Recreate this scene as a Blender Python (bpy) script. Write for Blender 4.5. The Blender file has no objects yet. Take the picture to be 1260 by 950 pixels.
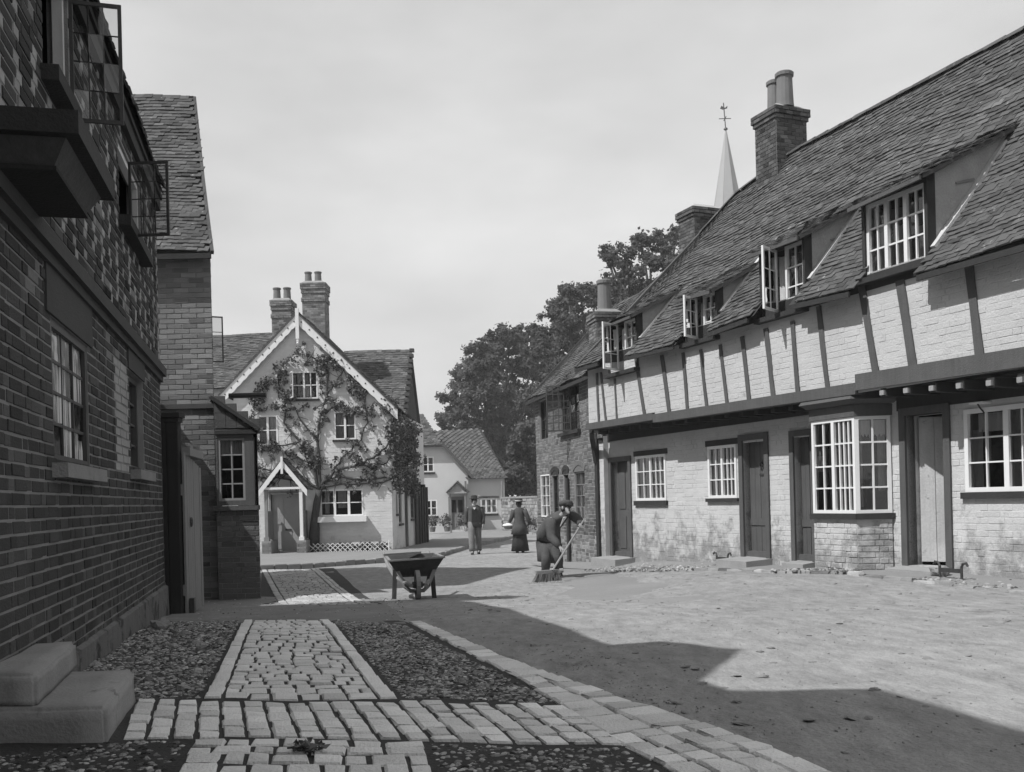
import bpy, bmesh, math, random
import numpy as np
from mathutils import Vector, Matrix
S = bpy.context.scene
C = S.collection
random.seed(7)
rng = np.random.default_rng(7)
rad = math.radians

# ---------------------------------------------------------------- camera
E = 1.9                      # eye height above the datum
ROLL = 0.025
FPX = 1200.0                 # focal length in photograph pixels (1260 wide)
VR = np.array([math.cos(ROLL), 0, -math.sin(ROLL)])
VU = np.array([math.sin(ROLL), 0, math.cos(ROLL)])
VF = np.array([0, 1.0, 0])
EYE = np.array([0, 0, E])
cam_d = bpy.data.cameras.new('camera')
cam_d.sensor_width = 36
cam_d.lens = 36 * FPX / 1260
cam_d.shift_y = (614 - 475) / 1260
cam_d.clip_end = 3000
cam_d.clip_start = 0.05
cam = bpy.data.objects.new('camera', cam_d)
cam.matrix_world = Matrix(((VR[0], VU[0], 0, 0), (0, 0, -1, 0), (VR[2], VU[2], 0, E), (0, 0, 0, 1)))
C.objects.link(cam)
S.camera = cam

# ---------------------------------------------------------------- sky and sun
LH = np.array([.865, .50]) / math.hypot(.865, .5)
EL = rad(52.5)
world = bpy.data.worlds.new('World')
S.world = world
world.use_nodes = True
wn, wl = world.node_tree.nodes, world.node_tree.links
bg = wn['Background']
sky = wn.new('ShaderNodeTexSky')
sky.sky_type = 'NISHITA'
sky.sun_disc = False
sky.sun_elevation = EL
sky.sun_rotation = math.atan2(-LH[0], -LH[1])
sky.air_density = 1.0
sky.dust_density = 2.0
bw = wn.new('ShaderNodeRGBToBW')
wl.new(sky.outputs[0], bw.inputs[0])
tc = wn.new('ShaderNodeTexCoord')
mp = wn.new('ShaderNodeMapping')
mp.inputs['Scale'].default_value = (1.0, 1.0, 2.6)
wl.new(tc.outputs['Generated'], mp.inputs[0])
nz = wn.new('ShaderNodeTexNoise')
nz.inputs['Scale'].default_value = 2.4
nz.inputs['Detail'].default_value = 5
nz.inputs['Roughness'].default_value = .5
wl.new(mp.outputs[0], nz.inputs['Vector'])
cr = wn.new('ShaderNodeValToRGB')
cr.color_ramp.elements[0].position = .32
cr.color_ramp.elements[1].position = .72
cr.color_ramp.elements[0].color = (5.2, 5.2, 5.2, 1)
cr.color_ramp.elements[1].color = (7.9, 7.9, 7.9, 1)
wl.new(nz.outputs[0], cr.inputs[0])
mx = wn.new('ShaderNodeMix')
mx.data_type = 'RGBA'
mx.inputs[0].default_value = .93
wl.new(bw.outputs[0], mx.inputs[6])
wl.new(cr.outputs[0], mx.inputs[7])
sz = wn.new('ShaderNodeSeparateXYZ'); wl.new(tc.outputs['Generated'], sz.inputs[0])
mr = wn.new('ShaderNodeMapRange'); mr.inputs[1].default_value = 0; mr.inputs[2].default_value = .45; mr.inputs[3].default_value = 1.14; mr.inputs[4].default_value = .97
wl.new(sz.outputs[2], mr.inputs[0])
vm = wn.new('ShaderNodeVectorMath'); vm.operation = 'SCALE'; wl.new(mx.outputs[2], vm.inputs[0]); wl.new(mr.outputs[0], vm.inputs['Scale'])
wl.new(vm.outputs[0], bg.inputs[0])
bg.inputs[1].default_value = .1

sun_d = bpy.data.lights.new('sun', 'SUN')
sun_d.energy = 4.8
sun_d.angle = rad(.6)
sun_d.color = (1, 1, 1)
sun = bpy.data.objects.new('sun', sun_d)
Ld = Vector((LH[0] * math.cos(EL), LH[1] * math.cos(EL), -math.sin(EL)))
sun.rotation_euler = Ld.to_track_quat('-Z', 'Y').to_euler()
sun.location = (-20, -15, 40)
C.objects.link(sun)
S.view_settings.view_transform = 'Standard'
S.view_settings.look = 'None'
S.view_settings.exposure = 0.12
S.view_settings.gamma = 1

# ---------------------------------------------------------------- surveying helpers
GY = [-40, 4, 8, 10, 12, 14, 16, 22, 29, 35, 55, 100, 2000]
GZ = [-.9, -.95, -1.03, -1.12, -1.27, -1.38, -1.43, -1.52, -1.62, -1.70, -1.80, -1.9, -2.0]
def G(X, Y):
    t = np.clip((X - 1) / 2.5, 0, 1); t = t * t * (3 - 2 * t)
    w = np.interp(Y, [10, 12.5, 22.5, 26], [0, 1, 1, 0])
    return E + np.interp(Y, GY, GZ) + .22 * t * w
def ray(px, py):
    return VR * (px - 630) / FPX + VF + VU * (614 - py) / FPX
def at(px, py, Y):
    return EYE + ray(px, py) * Y
def ag(px, py):
    d = ray(px, py); lo, hi = 2., 90.
    for i in range(50):
        m = (lo + hi) / 2; p = EYE + d * m
        if p[2] > G(p[0], p[1]): lo = m
        else: hi = m
    return EYE + d * lo
def proj(p):
    p = np.asarray(p, float).reshape(-1, 3) - EYE
    y = np.maximum(p[:, 1], .01)
    return np.stack([630 + FPX * (p @ VR) / y, 614 - FPX * (p @ VU) / y, np.where(p[:, 1] > .3, p[:, 1], 1e6)], 1)
def V3(*a): return np.array(a, float)
def unit(v):
    v = np.asarray(v, float); return v / (np.linalg.norm(v) + 1e-12)

class Fac:
    """a vertical plane: s runs along e (to the right seen from outside), z is height, d is out of the wall"""
    def __init__(self, o, e):
        self.o = np.array([o[0], o[1], 0.]); e = unit([e[0], e[1], 0]); self.e = e
        self.n = np.array([e[1], -e[0], 0.])
    def pt(self, s, z, d=0.):
        return self.o + self.e * s + self.n * d + np.array([0, 0, z])
    def px(self, x, y, d=0.):
        r = ray(x, y); o = self.o + self.n * d
        k = np.dot(o - EYE, self.n) / np.dot(r, self.n)
        p = EYE + r * k - o
        return float(np.dot(p, self.e)), float(p[2])
    def rect(self, x0, y0, x1, y1, d=0.):
        s0 = self.px(x0, (y0 + y1) / 2, d)[0]; s1 = self.px(x1, (y0 + y1) / 2, d)[0]
        zt = self.px((x0 + x1) / 2, y0, d)[1]; zb = self.px((x0 + x1) / 2, y1, d)[1]
        return (min(s0, s1), max(s0, s1), zb, zt)

# ---------------------------------------------------------------- object helpers
WL = {}
def link(name, me, mat=None, parent=None, kind=None):
    """one mesh object with its origin at the bottom centre of its own bounds"""
    n = len(me.vertices)
    co = np.empty(n * 3); me.vertices.foreach_get('co', co); co = co.reshape(-1, 3)
    if n:
        mn, mxx = co.min(0), co.max(0)
        c = np.array([(mn[0] + mxx[0]) / 2, (mn[1] + mxx[1]) / 2, mn[2]])
        me.vertices.foreach_set('co', (co - c).ravel())
    else: c = np.zeros(3)
    if mat is not None and not me.materials: me.materials.append(mat)
    o = bpy.data.objects.new(name, me); C.objects.link(o)
    o.location = c
    o.color = (.5, .5, .5, 1)
    WL[o.name] = Matrix.Translation(c)
    if parent is not None:
        o.parent = parent; o.matrix_parent_inverse = WL[parent.name].inverted()
    if kind: o['kind'] = kind
    return o
def thing(name, label, cat, loc, group=None):
    o = bpy.data.objects.new(name, None); C.objects.link(o)
    o.empty_display_size = .2
    o.location = loc; WL[o.name] = Matrix.Translation(Vector(loc))
    return tag(o, label, cat, group)
def tag(o, label, cat, group=None):
    o['label'] = label; o['category'] = cat
    if group: o['group'] = group
    return o

class MB:
    """collects geometry for one mesh"""
    def __init__(self): self.v = []; self.f = []; self.t = []; self.uvtone = False
    def add(self, vs, fs, tone=.5):
        b = len(self.v); self.v.extend([tuple(map(float, p)) for p in vs])
        self.f.extend([tuple(i + b for i in f) for f in fs]); self.t.extend([tone] * len(vs)); return self
    def hexa(self, p, tone=.5):     # 8 corners: bottom 4 ccw, top 4 ccw
        return self.add(p, [(3, 2, 1, 0), (4, 5, 6, 7), (0, 1, 5, 4), (1, 2, 6, 5), (2, 3, 7, 6), (3, 0, 4, 7)], tone)
    def box(self, o, a, b, c, tone=.5):  # corner o, edges a b c
        o, a, b, c = map(lambda q: np.asarray(q, float), (o, a, b, c))
        if np.dot(np.cross(a, b), c) < 0: a, b = b, a
        return self.hexa([o, o + a, o + a + b, o + b, o + c, o + a + c, o + a + b + c, o + b + c], tone)
    def fbox(self, F, s0, s1, z0, z1, d0, d1, tone=.5):
        return self.box(F.pt(s0, z0, d0), F.e * (s1 - s0), F.n * (d1 - d0), V3(0, 0, z1 - z0), tone)
    def beam(self, p, q, w, h, upv=(0, 0, 1)):   # bar centred on the line p-q
        p, q = np.asarray(p, float), np.asarray(q, float); a = q - p
        b = np.cross(a, upv); b = unit(b) * w; c = unit(np.cross(b, a)) * h
        return self.box(p - b / 2 - c / 2, a, b, c)
    def prism(self, poly, ext):      # planar polygon extruded
        poly = [np.asarray(p, float) for p in poly]; ext = np.asarray(ext, float); n = len(poly)
        nn = sum((np.cross(poly[i] - poly[0], poly[(i + 1) % n] - poly[0]) for i in range(n)), np.zeros(3))
        if np.dot(nn, ext) > 0: poly = poly[::-1]
        vs = poly + [p + ext for p in poly]
        fs = [tuple(range(n)), tuple(range(2 * n - 1, n - 1, -1))]
        for i in range(n):
            j = (i + 1) % n; fs.append((i, i + n, j + n, j))
        return self.add(vs, fs)
    def quad(self, a, b, c, d): return self.add([a, b, c, d], [(0, 1, 2, 3)])
    def tube(self, pts, rs, k=8, cap=True):
        pts = [np.asarray(p, float) for p in pts]
        if np.isscalar(rs): rs = [rs] * len(pts)
        vs = []; fs = []; ref = None
        for i, p in enumerate(pts):
            t = unit(pts[min(i + 1, len(pts) - 1)] - pts[max(i - 1, 0)])
            if ref is None: ref = V3(0, 0, 1) if abs(t[2]) < .9 else V3(1, 0, 0)
            a = np.cross(t, ref); a = unit(a) if np.linalg.norm(a) > 1e-6 else V3(1, 0, 0)
            b = np.cross(t, a); ref = unit(np.cross(a, t))
            for j in range(k):
                an = 2 * math.pi * j / k
                vs.append(p + (a * math.cos(an) + b * math.sin(an)) * rs[i])
        for i in range(len(pts) - 1):
            for j in range(k):
                j2 = (j + 1) % k
                fs.append((i * k + j, (i + 1) * k + j, (i + 1) * k + j2, i * k + j2))
        if cap:
            fs.append(tuple(range(k))); fs.append(tuple(reversed(range((len(pts) - 1) * k, len(pts) * k))))
        return self.add(vs, fs)
    def lathe(self, c, prof, k=16, ax=None, ex=1., ey=1., rot=0.):
        """prof = [(r,z)...] about the vertical through c, optional elliptic scale"""
        vs = []; fs = []; m = len(prof); c = np.asarray(c, float)
        for r_, z_ in prof:
            for j in range(k):
                an = 2 * math.pi * j / k; x, y = r_ * ex * math.cos(an), r_ * ey * math.sin(an)
                vs.append(c + V3(x * math.cos(rot) - y * math.sin(rot), x * math.sin(rot) + y * math.cos(rot), z_))
        for i in range(m - 1):
            for j in range(k):
                j2 = (j + 1) % k
                fs.append((i * k + j, i * k + j2, (i + 1) * k + j2, (i + 1) * k + j))
        fs.append(tuple(reversed(range(k)))); fs.append(tuple(range((m - 1) * k, m * k)))
        return self.add(vs, fs)
    def mesh(self, name, smooth=False):
        me = bpy.data.meshes.new(name); me.from_pydata(self.v, [], self.f); me.update()
        at_ = me.attributes.new('tone', 'FLOAT', 'POINT'); at_.data.foreach_set('value', np.array(self.t, dtype=np.float32))
        if smooth: me.polygons.foreach_set('use_smooth', [True] * len(me.polygons))
        return me
    def build(self, name, mat, parent=None, smooth=False, kind=None):
        return link(name, self.mesh(name, smooth), mat, parent, kind)

def np_mesh(name, verts, faces, tone=None, smooth=False):
    """faces: (N,4) or (N,3) array"""
    me = bpy.data.meshes.new(name)
    verts = np.asarray(verts, np.float32); faces = np.asarray(faces, np.int32); k = faces.shape[1]
    me.vertices.add(len(verts)); me.vertices.foreach_set('co', verts.ravel())
    me.loops.add(faces.size); me.loops.foreach_set('vertex_index', faces.ravel())
    me.polygons.add(len(faces))
    me.polygons.foreach_set('loop_start', np.arange(len(faces), dtype=np.int32) * k)
    me.polygons.foreach_set('loop_total', np.full(len(faces), k, np.int32))
    me.polygons.foreach_set('use_smooth', np.full(len(faces), bool(smooth)))
    me.update(calc_edges=True); me.validate()
    a = me.attributes.new('tone', 'FLOAT', 'POINT')
    a.data.foreach_set('value', np.asarray(tone if tone is not None else np.full(len(verts), .5), np.float32))
    return me

# unit pieces: x,z span -.5..+.5, y spans 0 (back) .. 1 (front)
def unit_block(seed, jit, ins, dome=0., mid=.9):
    r_ = np.random.default_rng(seed)
    def ring(y, sx, sz):
        p = np.array([[-sx, y, -sz], [sx, y, -sz], [sx, y, sz], [-sx, y, sz]], float)
        p[:, [0, 2]] += r_.uniform(-jit, jit, (4, 2)); p[:, 1] += r_.uniform(-jit, jit, 4) * (y > 0) * .8; return p
    v = np.vstack([ring(0, .5, .5), ring(mid, .5, .5), ring(1, .5 - ins[0], .5 - ins[1]), [[r_.uniform(-.08, .08), 1 + dome, r_.uniform(-.08, .08)]]])
    f = []
    for k in (0, 4):
        for j in range(4):
            j2 = (j + 1) % 4; f.append((k + j, k + j2, k + 4 + j2, k + 4 + j))
    for j in range(4): f.append((8 + j, 8 + (j + 1) % 4, 12, 12))
    # orientation: outward
    return v, [tuple(dict.fromkeys(q)) for q in f]
BRICKS = [unit_block(i, .02, (.012, .045)) for i in range(6)]
SETTS = [unit_block(20 + i, .045, (.07, .05), .06, .8) for i in range(8)]
def unit_tile(seed):
    r_ = np.random.default_rng(seed); j = lambda s: r_.uniform(-s, s)
    # x along the course, z up the slope, y out of the roof
    v = np.array([[-.5, .0, -.5], [.5, 0, -.5], [.5, 0, .5], [-.5, 0, .5],
                  [-.5, 1 + j(.3), -.5 + j(.06)], [0, 1.25 + j(.2), -.5 + j(.05)], [.5, 1 + j(.3), -.5 + j(.06)], [.5, .6, .5], [-.5, .6, .5]], float)
    f = [(0, 1, 6, 5, 4), (4, 5, 6, 7, 8), (1, 2, 7, 6), (3, 0, 4, 8)]
    return v, f
TILES = [unit_tile(40 + i) for i in range(6)]

def tri_faces(f):
    out = []
    for q in f:
        for i in range(1, len(q) - 1): out.append((q[0], q[i], q[i + 1]))
    return out
_um = {}
def pieces(name, stuff_name, parent, variants, Ms, Os, tones, mat, limit=300, smooth=False, bake=False):
    """Ms (N,3,3) columns are the scaled axes, Os (N,3) origins. The largest in the picture become parts, the rest one stuff part"""
    Ms = np.asarray(Ms, float); Os = np.asarray(Os, float); tones = np.asarray(tones, float); N = len(Os)
    if N == 0: return
    pr = proj(Os)
    vis = (pr[:, 0] > -5) & (pr[:, 0] < 1265) & (pr[:, 1] > -5) & (pr[:, 1] < 955)
    size = np.linalg.norm(Ms[:, :, 0], axis=1) / pr[:, 2] * vis
    order = np.argsort(-size)
    k = int(min(limit, (size > 0).sum()))
    key = (id(variants), mat.name)
    if key not in _um:
        ml = []
        for i, (v, f) in enumerate(variants):
            me = bpy.data.meshes.new(name); me.from_pydata([tuple(p) for p in v], [], f); me.update()
            a = me.attributes.new('tone', 'FLOAT', 'POINT'); a.data.foreach_set('value', np.full(len(v), .5, np.float32))
            if smooth: me.polygons.foreach_set('use_smooth', [True] * len(me.polygons))
            me.materials.append(mat); ml.append(me)
        _um[key] = ml
    ml = _um[key]
    pinv = WL[parent.name].inverted() if parent is not None else Matrix()
    for i in order[:k]:
        m = Ms[i]
        if bake:                        # skewed pieces need their own mesh: an object transform cannot hold shear
            v, f = variants[int(i) % len(variants)]; me = bpy.data.meshes.new(name); me.from_pydata([tuple(q) for q in np.asarray(v) @ m.T], [], f); me.update()
            me.attributes.new('tone', 'FLOAT', 'POINT').data.foreach_set('value', np.full(len(v), .5, np.float32)); me.materials.append(mat)
            o = bpy.data.objects.new(name, me); C.objects.link(o); m = np.eye(3)
        else: o = bpy.data.objects.new(name, ml[int(i) % len(ml)]); C.objects.link(o)
        o.matrix_basis = Matrix(((m[0, 0], m[0, 1], m[0, 2], Os[i, 0]), (m[1, 0], m[1, 1], m[1, 2], Os[i, 1]), (m[2, 0], m[2, 1], m[2, 2], Os[i, 2]), (0, 0, 0, 1)))
        if parent is not None: o.parent = parent; o.matrix_parent_inverse = pinv
        t = float(tones[i]); o.color = (t, t, t, 1)
    rest = order[k:]
    if len(rest):
        vs, fs, ts = [], [], []; b = 0
        for vi in range(len(variants)):
            idx = rest[rest % len(variants) == vi]
            if not len(idx): continue
            v, f = variants[vi]; v = np.asarray(v); tf = np.array(tri_faces(f))
            P = np.einsum('nij,vj->nvi', Ms[idx], v) + Os[idx][:, None, :]
            vs.append(P.reshape(-1, 3)); n = len(v)
            fs.append((tf[None] + (np.arange(len(idx)) * n)[:, None, None] + b).reshape(-1, 3))
            ts.append(np.repeat(tones[idx], n)); b += len(idx) * n
        me = np_mesh(stuff_name, np.vstack(vs), np.vstack(fs), np.concatenate(ts), smooth)
        return link(stuff_name, me, mat, parent, 'stuff')

# ---------------------------------------------------------------- materials (a black-and-white plate: everything is grey)
def M(name, v, rough=.9, var=.2, ns=5., bump=.25, bs=70., tone=0., spots=None, mid=None, spec=.2, streak=0., worn=None, trans=0.):
    m = bpy.data.materials.new(name); m.use_nodes = True
    n, l = m.node_tree.nodes, m.node_tree.links; b = n['Principled BSDF']
    b.inputs['Roughness'].default_value = rough; b.inputs['Specular IOR Level'].default_value = spec
    g = n.new('ShaderNodeNewGeometry')
    def noise(sc, det=4, rgh=.6, vec=None):
        t = n.new('ShaderNodeTexNoise'); t.inputs['Scale'].default_value = sc; t.inputs['Detail'].default_value = det
        t.inputs['Roughness'].default_value = rgh; l.new(vec or g.outputs['Position'], t.inputs['Vector']); return t.outputs[0]
    def stretch(sc):
        q = n.new('ShaderNodeMapping'); q.inputs['Scale'].default_value = (sc[0], sc[1], 1); q.inputs['Rotation'].default_value = (0, 0, .2); l.new(g.outputs['Position'], q.inputs[0]); return q.outputs[0]
    def math_(op, a, b_=None, clamp=False):
        q = n.new('ShaderNodeMath'); q.operation = op; q.use_clamp = clamp
        for i, x in enumerate((a, b_)):
            if x is None: continue
            if isinstance(x, (int, float)): q.inputs[i].default_value = x
            else: l.new(x, q.inputs[i])
        return q.outputs[0]
    def smooth(x, a, b_):
        q = n.new('ShaderNodeMapRange'); q.interpolation_type = 'SMOOTHSTEP'; l.new(x, q.inputs[0])
        q.inputs[1].default_value = a; q.inputs[2].default_value = b_; return q.outputs[0]
    def lerp(fac, a, b_):
        q = n.new('ShaderNodeMix'); q.data_type = 'FLOAT'; 
        for i, x in ((0, fac), (2, a), (3, b_)):
            if isinstance(x, (int, float)): q.inputs[i].default_value = x
            else: l.new(x, q.inputs[i])
        return q.outputs[0]
    big = noise(ns); fine = noise(bs, 3)
    k = math_('ADD', 1 - var, math_('MULTIPLY', big, 2 * var))
    k = math_('MULTIPLY', k, math_('ADD', 1 - var * .6, math_('MULTIPLY', fine, 1.2 * var)))
    val = math_('MULTIPLY', k, v)
    if mid: val = math_('MULTIPLY', val, math_('ADD', 1 - mid[1], math_('MULTIPLY', noise(mid[0], 7, .78, stretch(mid[2])), 2 * mid[1])))
    if tone:
        a = n.new('ShaderNodeAttribute'); a.attribute_name = 'tone'
        oi = n.new('ShaderNodeObjectInfo')
        sp = n.new('ShaderNodeSeparateColor'); l.new(oi.outputs['Color'], sp.inputs[0])
        T = math_('SUBTRACT', math_('ADD', a.outputs['Fac'], sp.outputs[0]), 1.0)
        val = math_('MULTIPLY', val, math_('MAXIMUM', math_('ADD', 1., math_('MULTIPLY', T, 2 * tone)), .1))
    if streak:
        mp_ = n.new('ShaderNodeMapping'); mp_.inputs['Scale'].default_value = (1, 1, .07); l.new(g.outputs['Position'], mp_.inputs[0])
        st = noise(22., 4, .6, mp_.outputs[0])
        val = math_('MULTIPLY', val, math_('ADD', 1 - streak, math_('MULTIPLY', st, 2 * streak)))
    if spots:                           # (other value, noise scale, lo, hi)
        f_ = smooth(noise(spots[1], 5, .65, stretch(mid[2]) if mid else None), spots[2], spots[3]); val = lerp(f_, val, math_('MULTIPLY', fine, 2 * spots[0]))
    if worn:                            # (other value, z of half wear, spread, scale): bare patches, more of them low down
        sx = n.new('ShaderNodeSeparateXYZ'); l.new(g.outputs['Position'], sx.inputs[0])
        h = math_('MULTIPLY', math_('SUBTRACT', worn[1], sx.outputs[2]), 1 / worn[2])
        q = math_('ADD', noise(worn[3], 6, .7), math_('MULTIPLY', h, .25))
        f_ = math_('MULTIPLY', smooth(q, .47, .72), .85); val = lerp(f_, val, math_('MULTIPLY', math_('ADD', .4, fine), 1.1 * worn[0]))
    cc = n.new('ShaderNodeCombineColor')
    for i in range(3): l.new(val, cc.inputs[i])
    l.new(cc.outputs[0], b.inputs['Base Color'])
    if trans:
        tr_ = n.new('ShaderNodeBsdfTranslucent'); l.new(cc.outputs[0], tr_.inputs[0]); ms_ = n.new('ShaderNodeMixShader'); ms_.inputs[0].default_value = trans
        l.new(b.outputs[0], ms_.inputs[1]); l.new(tr_.outputs[0], ms_.inputs[2]); l.new(ms_.outputs[0], n['Material Output'].inputs[0])
    if bump:
        bp = n.new('ShaderNodeBump'); bp.inputs['Strength'].default_value = bump; bp.inputs['Distance'].default_value = .02
        l.new(math_('ADD', fine, math_('MULTIPLY', big, .6)), bp.inputs['Height']); l.new(bp.outputs[0], b.inputs['Normal'])
    return m

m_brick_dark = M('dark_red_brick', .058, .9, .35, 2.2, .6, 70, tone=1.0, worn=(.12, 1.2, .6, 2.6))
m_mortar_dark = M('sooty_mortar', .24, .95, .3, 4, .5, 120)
m_brick_mid = M('weathered_brick', .19, .9, .3, 2, .5, 90, tone=.55)
m_mortar_mid = M('lime_mortar', .25, .95, .25, 4, .4, 120)
m_brick_old = M('old_cottage_brick', .14, .9, .3, 1.5, .5, 90, tone=.6)
m_mortar_old = M('pale_lime_mortar', .34, .95, .25, 4, .4, 120)
m_white = M('whitewash', .475, .9, .16, 1.3, .35, 45, tone=.07, worn=(.19, 1.5, 1.1, 3.6))
m_white_up = M('whitewash_upper', .455, .9, .16, 1.4, .4, 40, tone=.06, spots=(.27, 4.5, .62, .80))
m_white_far = M('far_whitewash', .52, .9, .10, 1.2, .4, 40, spots=(.38, 2.2, .66, .8))
m_white_gable = M('gable_whitewash', .57, .9, .12, 1.2, .4, 40, worn=(.32, .55, 1.3, 3.5), tone=.08)
m_plaster = M('rough_plaster', .36, .95, .3, 3, .7, 40, spots=(.4, 7, .6, .75))
m_render_dark = M('smooth_render', .07, .9, .2, 3, .3, 60)
m_timber = M('painted_timber', .085, .8, .25, 3, .3, 60, streak=.25)
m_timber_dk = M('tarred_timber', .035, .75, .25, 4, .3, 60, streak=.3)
m_joist = M('sunlit_joist_end', .27, .9, .3, 6, .4, 60)  # pale colour stands in for sun catching the joist ends
m_tile = M('clay_roof_tile', .079, .9, .42, 1.1, .5, 70, tone=.5, spots=(.33, 9, .62, .74))
m_tile_far = M('mossy_roof_tile', .085, .9, .35, .9, .5, 50, tone=.55, spots=(.2, 3, .6, .75))
m_roofbed = M('roof_bed', .04, .95, .2, 3, .2, 40)
m_paint = M('white_paint', .68, .45, .06, 8, .1, 80, spec=.4)
m_paint_dk = M('dark_paint', .05, .5, .2, 5, .15, 60, spec=.4)
m_paint_grey = M('grey_paint', .20, .55, .2, 5, .15, 60, spec=.35, streak=.2)
m_door = M('door_paint', .085, .55, .25, 4, .2, 50, spec=.35, streak=.3)
m_door_pale = M('scuffed_door', .42, .8, .3, 3, .3, 40, streak=.2, spots=(.15, 6, .6, .75))
m_iron = M('iron', .035, .5, .3, 20, .2, 80, spec=.5)
m_stone = M('worn_stone', .24, .9, .3, 4, .5, 60, spots=(.1, 6, .6, .8), tone=.3)
m_step = M('step_stone', .27, .9, .3, 3, .3, 60, spots=(.12, 3, .6, .75))
m_sett = M('granite_sett', .69, .8, .22, 6, .6, 80, tone=.3, spec=.35)
m_sett_far = M('toned_down_path_sett', .36, .85, .3, 3, .6, 80, tone=.4)  # same setts darkened in colour, to hold down the sunlit strip
m_brick_stack = M('sooty_stack_brick', .085, .9, .3, 2, .5, 90, tone=.7)
m_pebble = M('cobble', .20, .85, .3, 9, .4, 90, tone=1.1, spec=.35)
m_earth = M('sett_joint_earth', .05, .95, .3, 5, .6, 50)
m_road = M('road_dust', .245, .95, .25, .55, .9, 42, mid=(4.5, .8, (1.5, .6)), spots=(.12, 2.1, .60, .78))
m_ground = M('ground_earth', .2, .95, .3, .5, .6, 20)
m_dirt = M('trodden_dirt', .19, .95, .3, 1.5, .7, 28, spots=(.26, 3, .55, .75))
m_foot = M('footway_gravel', .21, .95, .2, 1.5, .6, 40)
m_rubble = M('rubble', .23, .9, .35, 6, .5, 60, tone=.7)
m_leaf = M('tree_leaf', .112, .75, .25, .4, 0, 20, tone=.45, spec=.2, trans=.4)
m_leaf_v = M('climber_leaf', .11, .7, .3, 3, 0, 20, tone=.5, spec=.3)
m_bark = M('bark', .06, .95, .3, 8, .7, 50)
m_cloth_dk = M('dark_cloth', .032, .95, .3, 12, .6, 60, mid=(10, .3, (1, 1)))
m_cloth_mid = M('worn_jacket_cloth', .075, .95, .35, 9, .6, 60, mid=(9, .3, (1, 1)))
m_cloth_lt = M('corduroy_trouser_cloth', .17, .95, .3, 12, .6, 70, mid=(9, .3, (1, 1)))
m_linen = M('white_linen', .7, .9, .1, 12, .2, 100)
m_skin = M('skin', .30, .6, .1, 20, .1, 100)
m_hair = M('hair', .05, .8, .2, 30, .2, 150)
m_bristle = M('birch_bristle', .20, .95, .35, 30, .6, 150)
m_handle = M('broom_handle_wood', .24, .7, .2, 10, .2, 60)
m_barrow = M('barrow_boards', .065, .85, .3, 5, .4, 60, streak=.3)
m_barrow_rim = M('barrow_worn_edge', .22, .85, .3, 6, .4, 60)
m_pot = M('chimney_pot_clay', .16, .85, .25, 3, .3, 50)
m_lead = M('lead_sheet', .2, .7, .25, 3, .3, 40, spec=.4)
m_spire = M('spire_lead', .29, .7, .12, .6, .15, 8, spec=.4)
m_curtain = M('curtain', .45, .9, .25, 10, .3, 60)
m_lace = M('lace_curtain', .8, .9, .08, 14, .2, 80)
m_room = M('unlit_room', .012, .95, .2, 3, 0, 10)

def glass_mat(name, gloss):
    m = bpy.data.materials.new(name); m.use_nodes = True
    n, l = m.node_tree.nodes, m.node_tree.links
    n.remove(n['Principled BSDF'])
    t = n.new('ShaderNodeBsdfTransparent'); t.inputs[0].default_value = (.72, .72, .72, 1)
    g = n.new('ShaderNodeBsdfGlossy'); g.inputs['Roughness'].default_value = .04; g.inputs[0].default_value = (.9, .9, .9, 1)
    fr = n.new('ShaderNodeFresnel'); fr.inputs[0].default_value = 1.5
    ge = n.new('ShaderNodeNewGeometry'); nz_ = n.new('ShaderNodeTexNoise'); nz_.inputs['Scale'].default_value = 3.5
    l.new(ge.outputs['Position'], nz_.inputs['Vector'])
    bp = n.new('ShaderNodeBump'); bp.inputs['Strength'].default_value = .25; bp.inputs['Distance'].default_value = .02
    l.new(nz_.outputs[0], bp.inputs['Height']); l.new(bp.outputs[0], g.inputs['Normal'])
    ad = n.new('ShaderNodeMath'); ad.operation = 'MULTIPLY'; ad.inputs[1].default_value = gloss; ad.use_clamp = True; l.new(fr.outputs[0], ad.inputs[0])
    mx_ = n.new('ShaderNodeMixShader'); l.new(ad.outputs[0], mx_.inputs[0]); l.new(t.outputs[0], mx_.inputs[1]); l.new(g.outputs[0], mx_.inputs[2])
    l.new(mx_.outputs[0], n['Material Output'].inputs[0])
    return m
m_glass = glass_mat('window_glass', 2.0)
for _L in (BRICKS, SETTS, TILES):
    for _i, (_v, _f) in enumerate(_L): _L[_i] = (_v, [tuple(reversed(q)) for q in _f])

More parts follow.
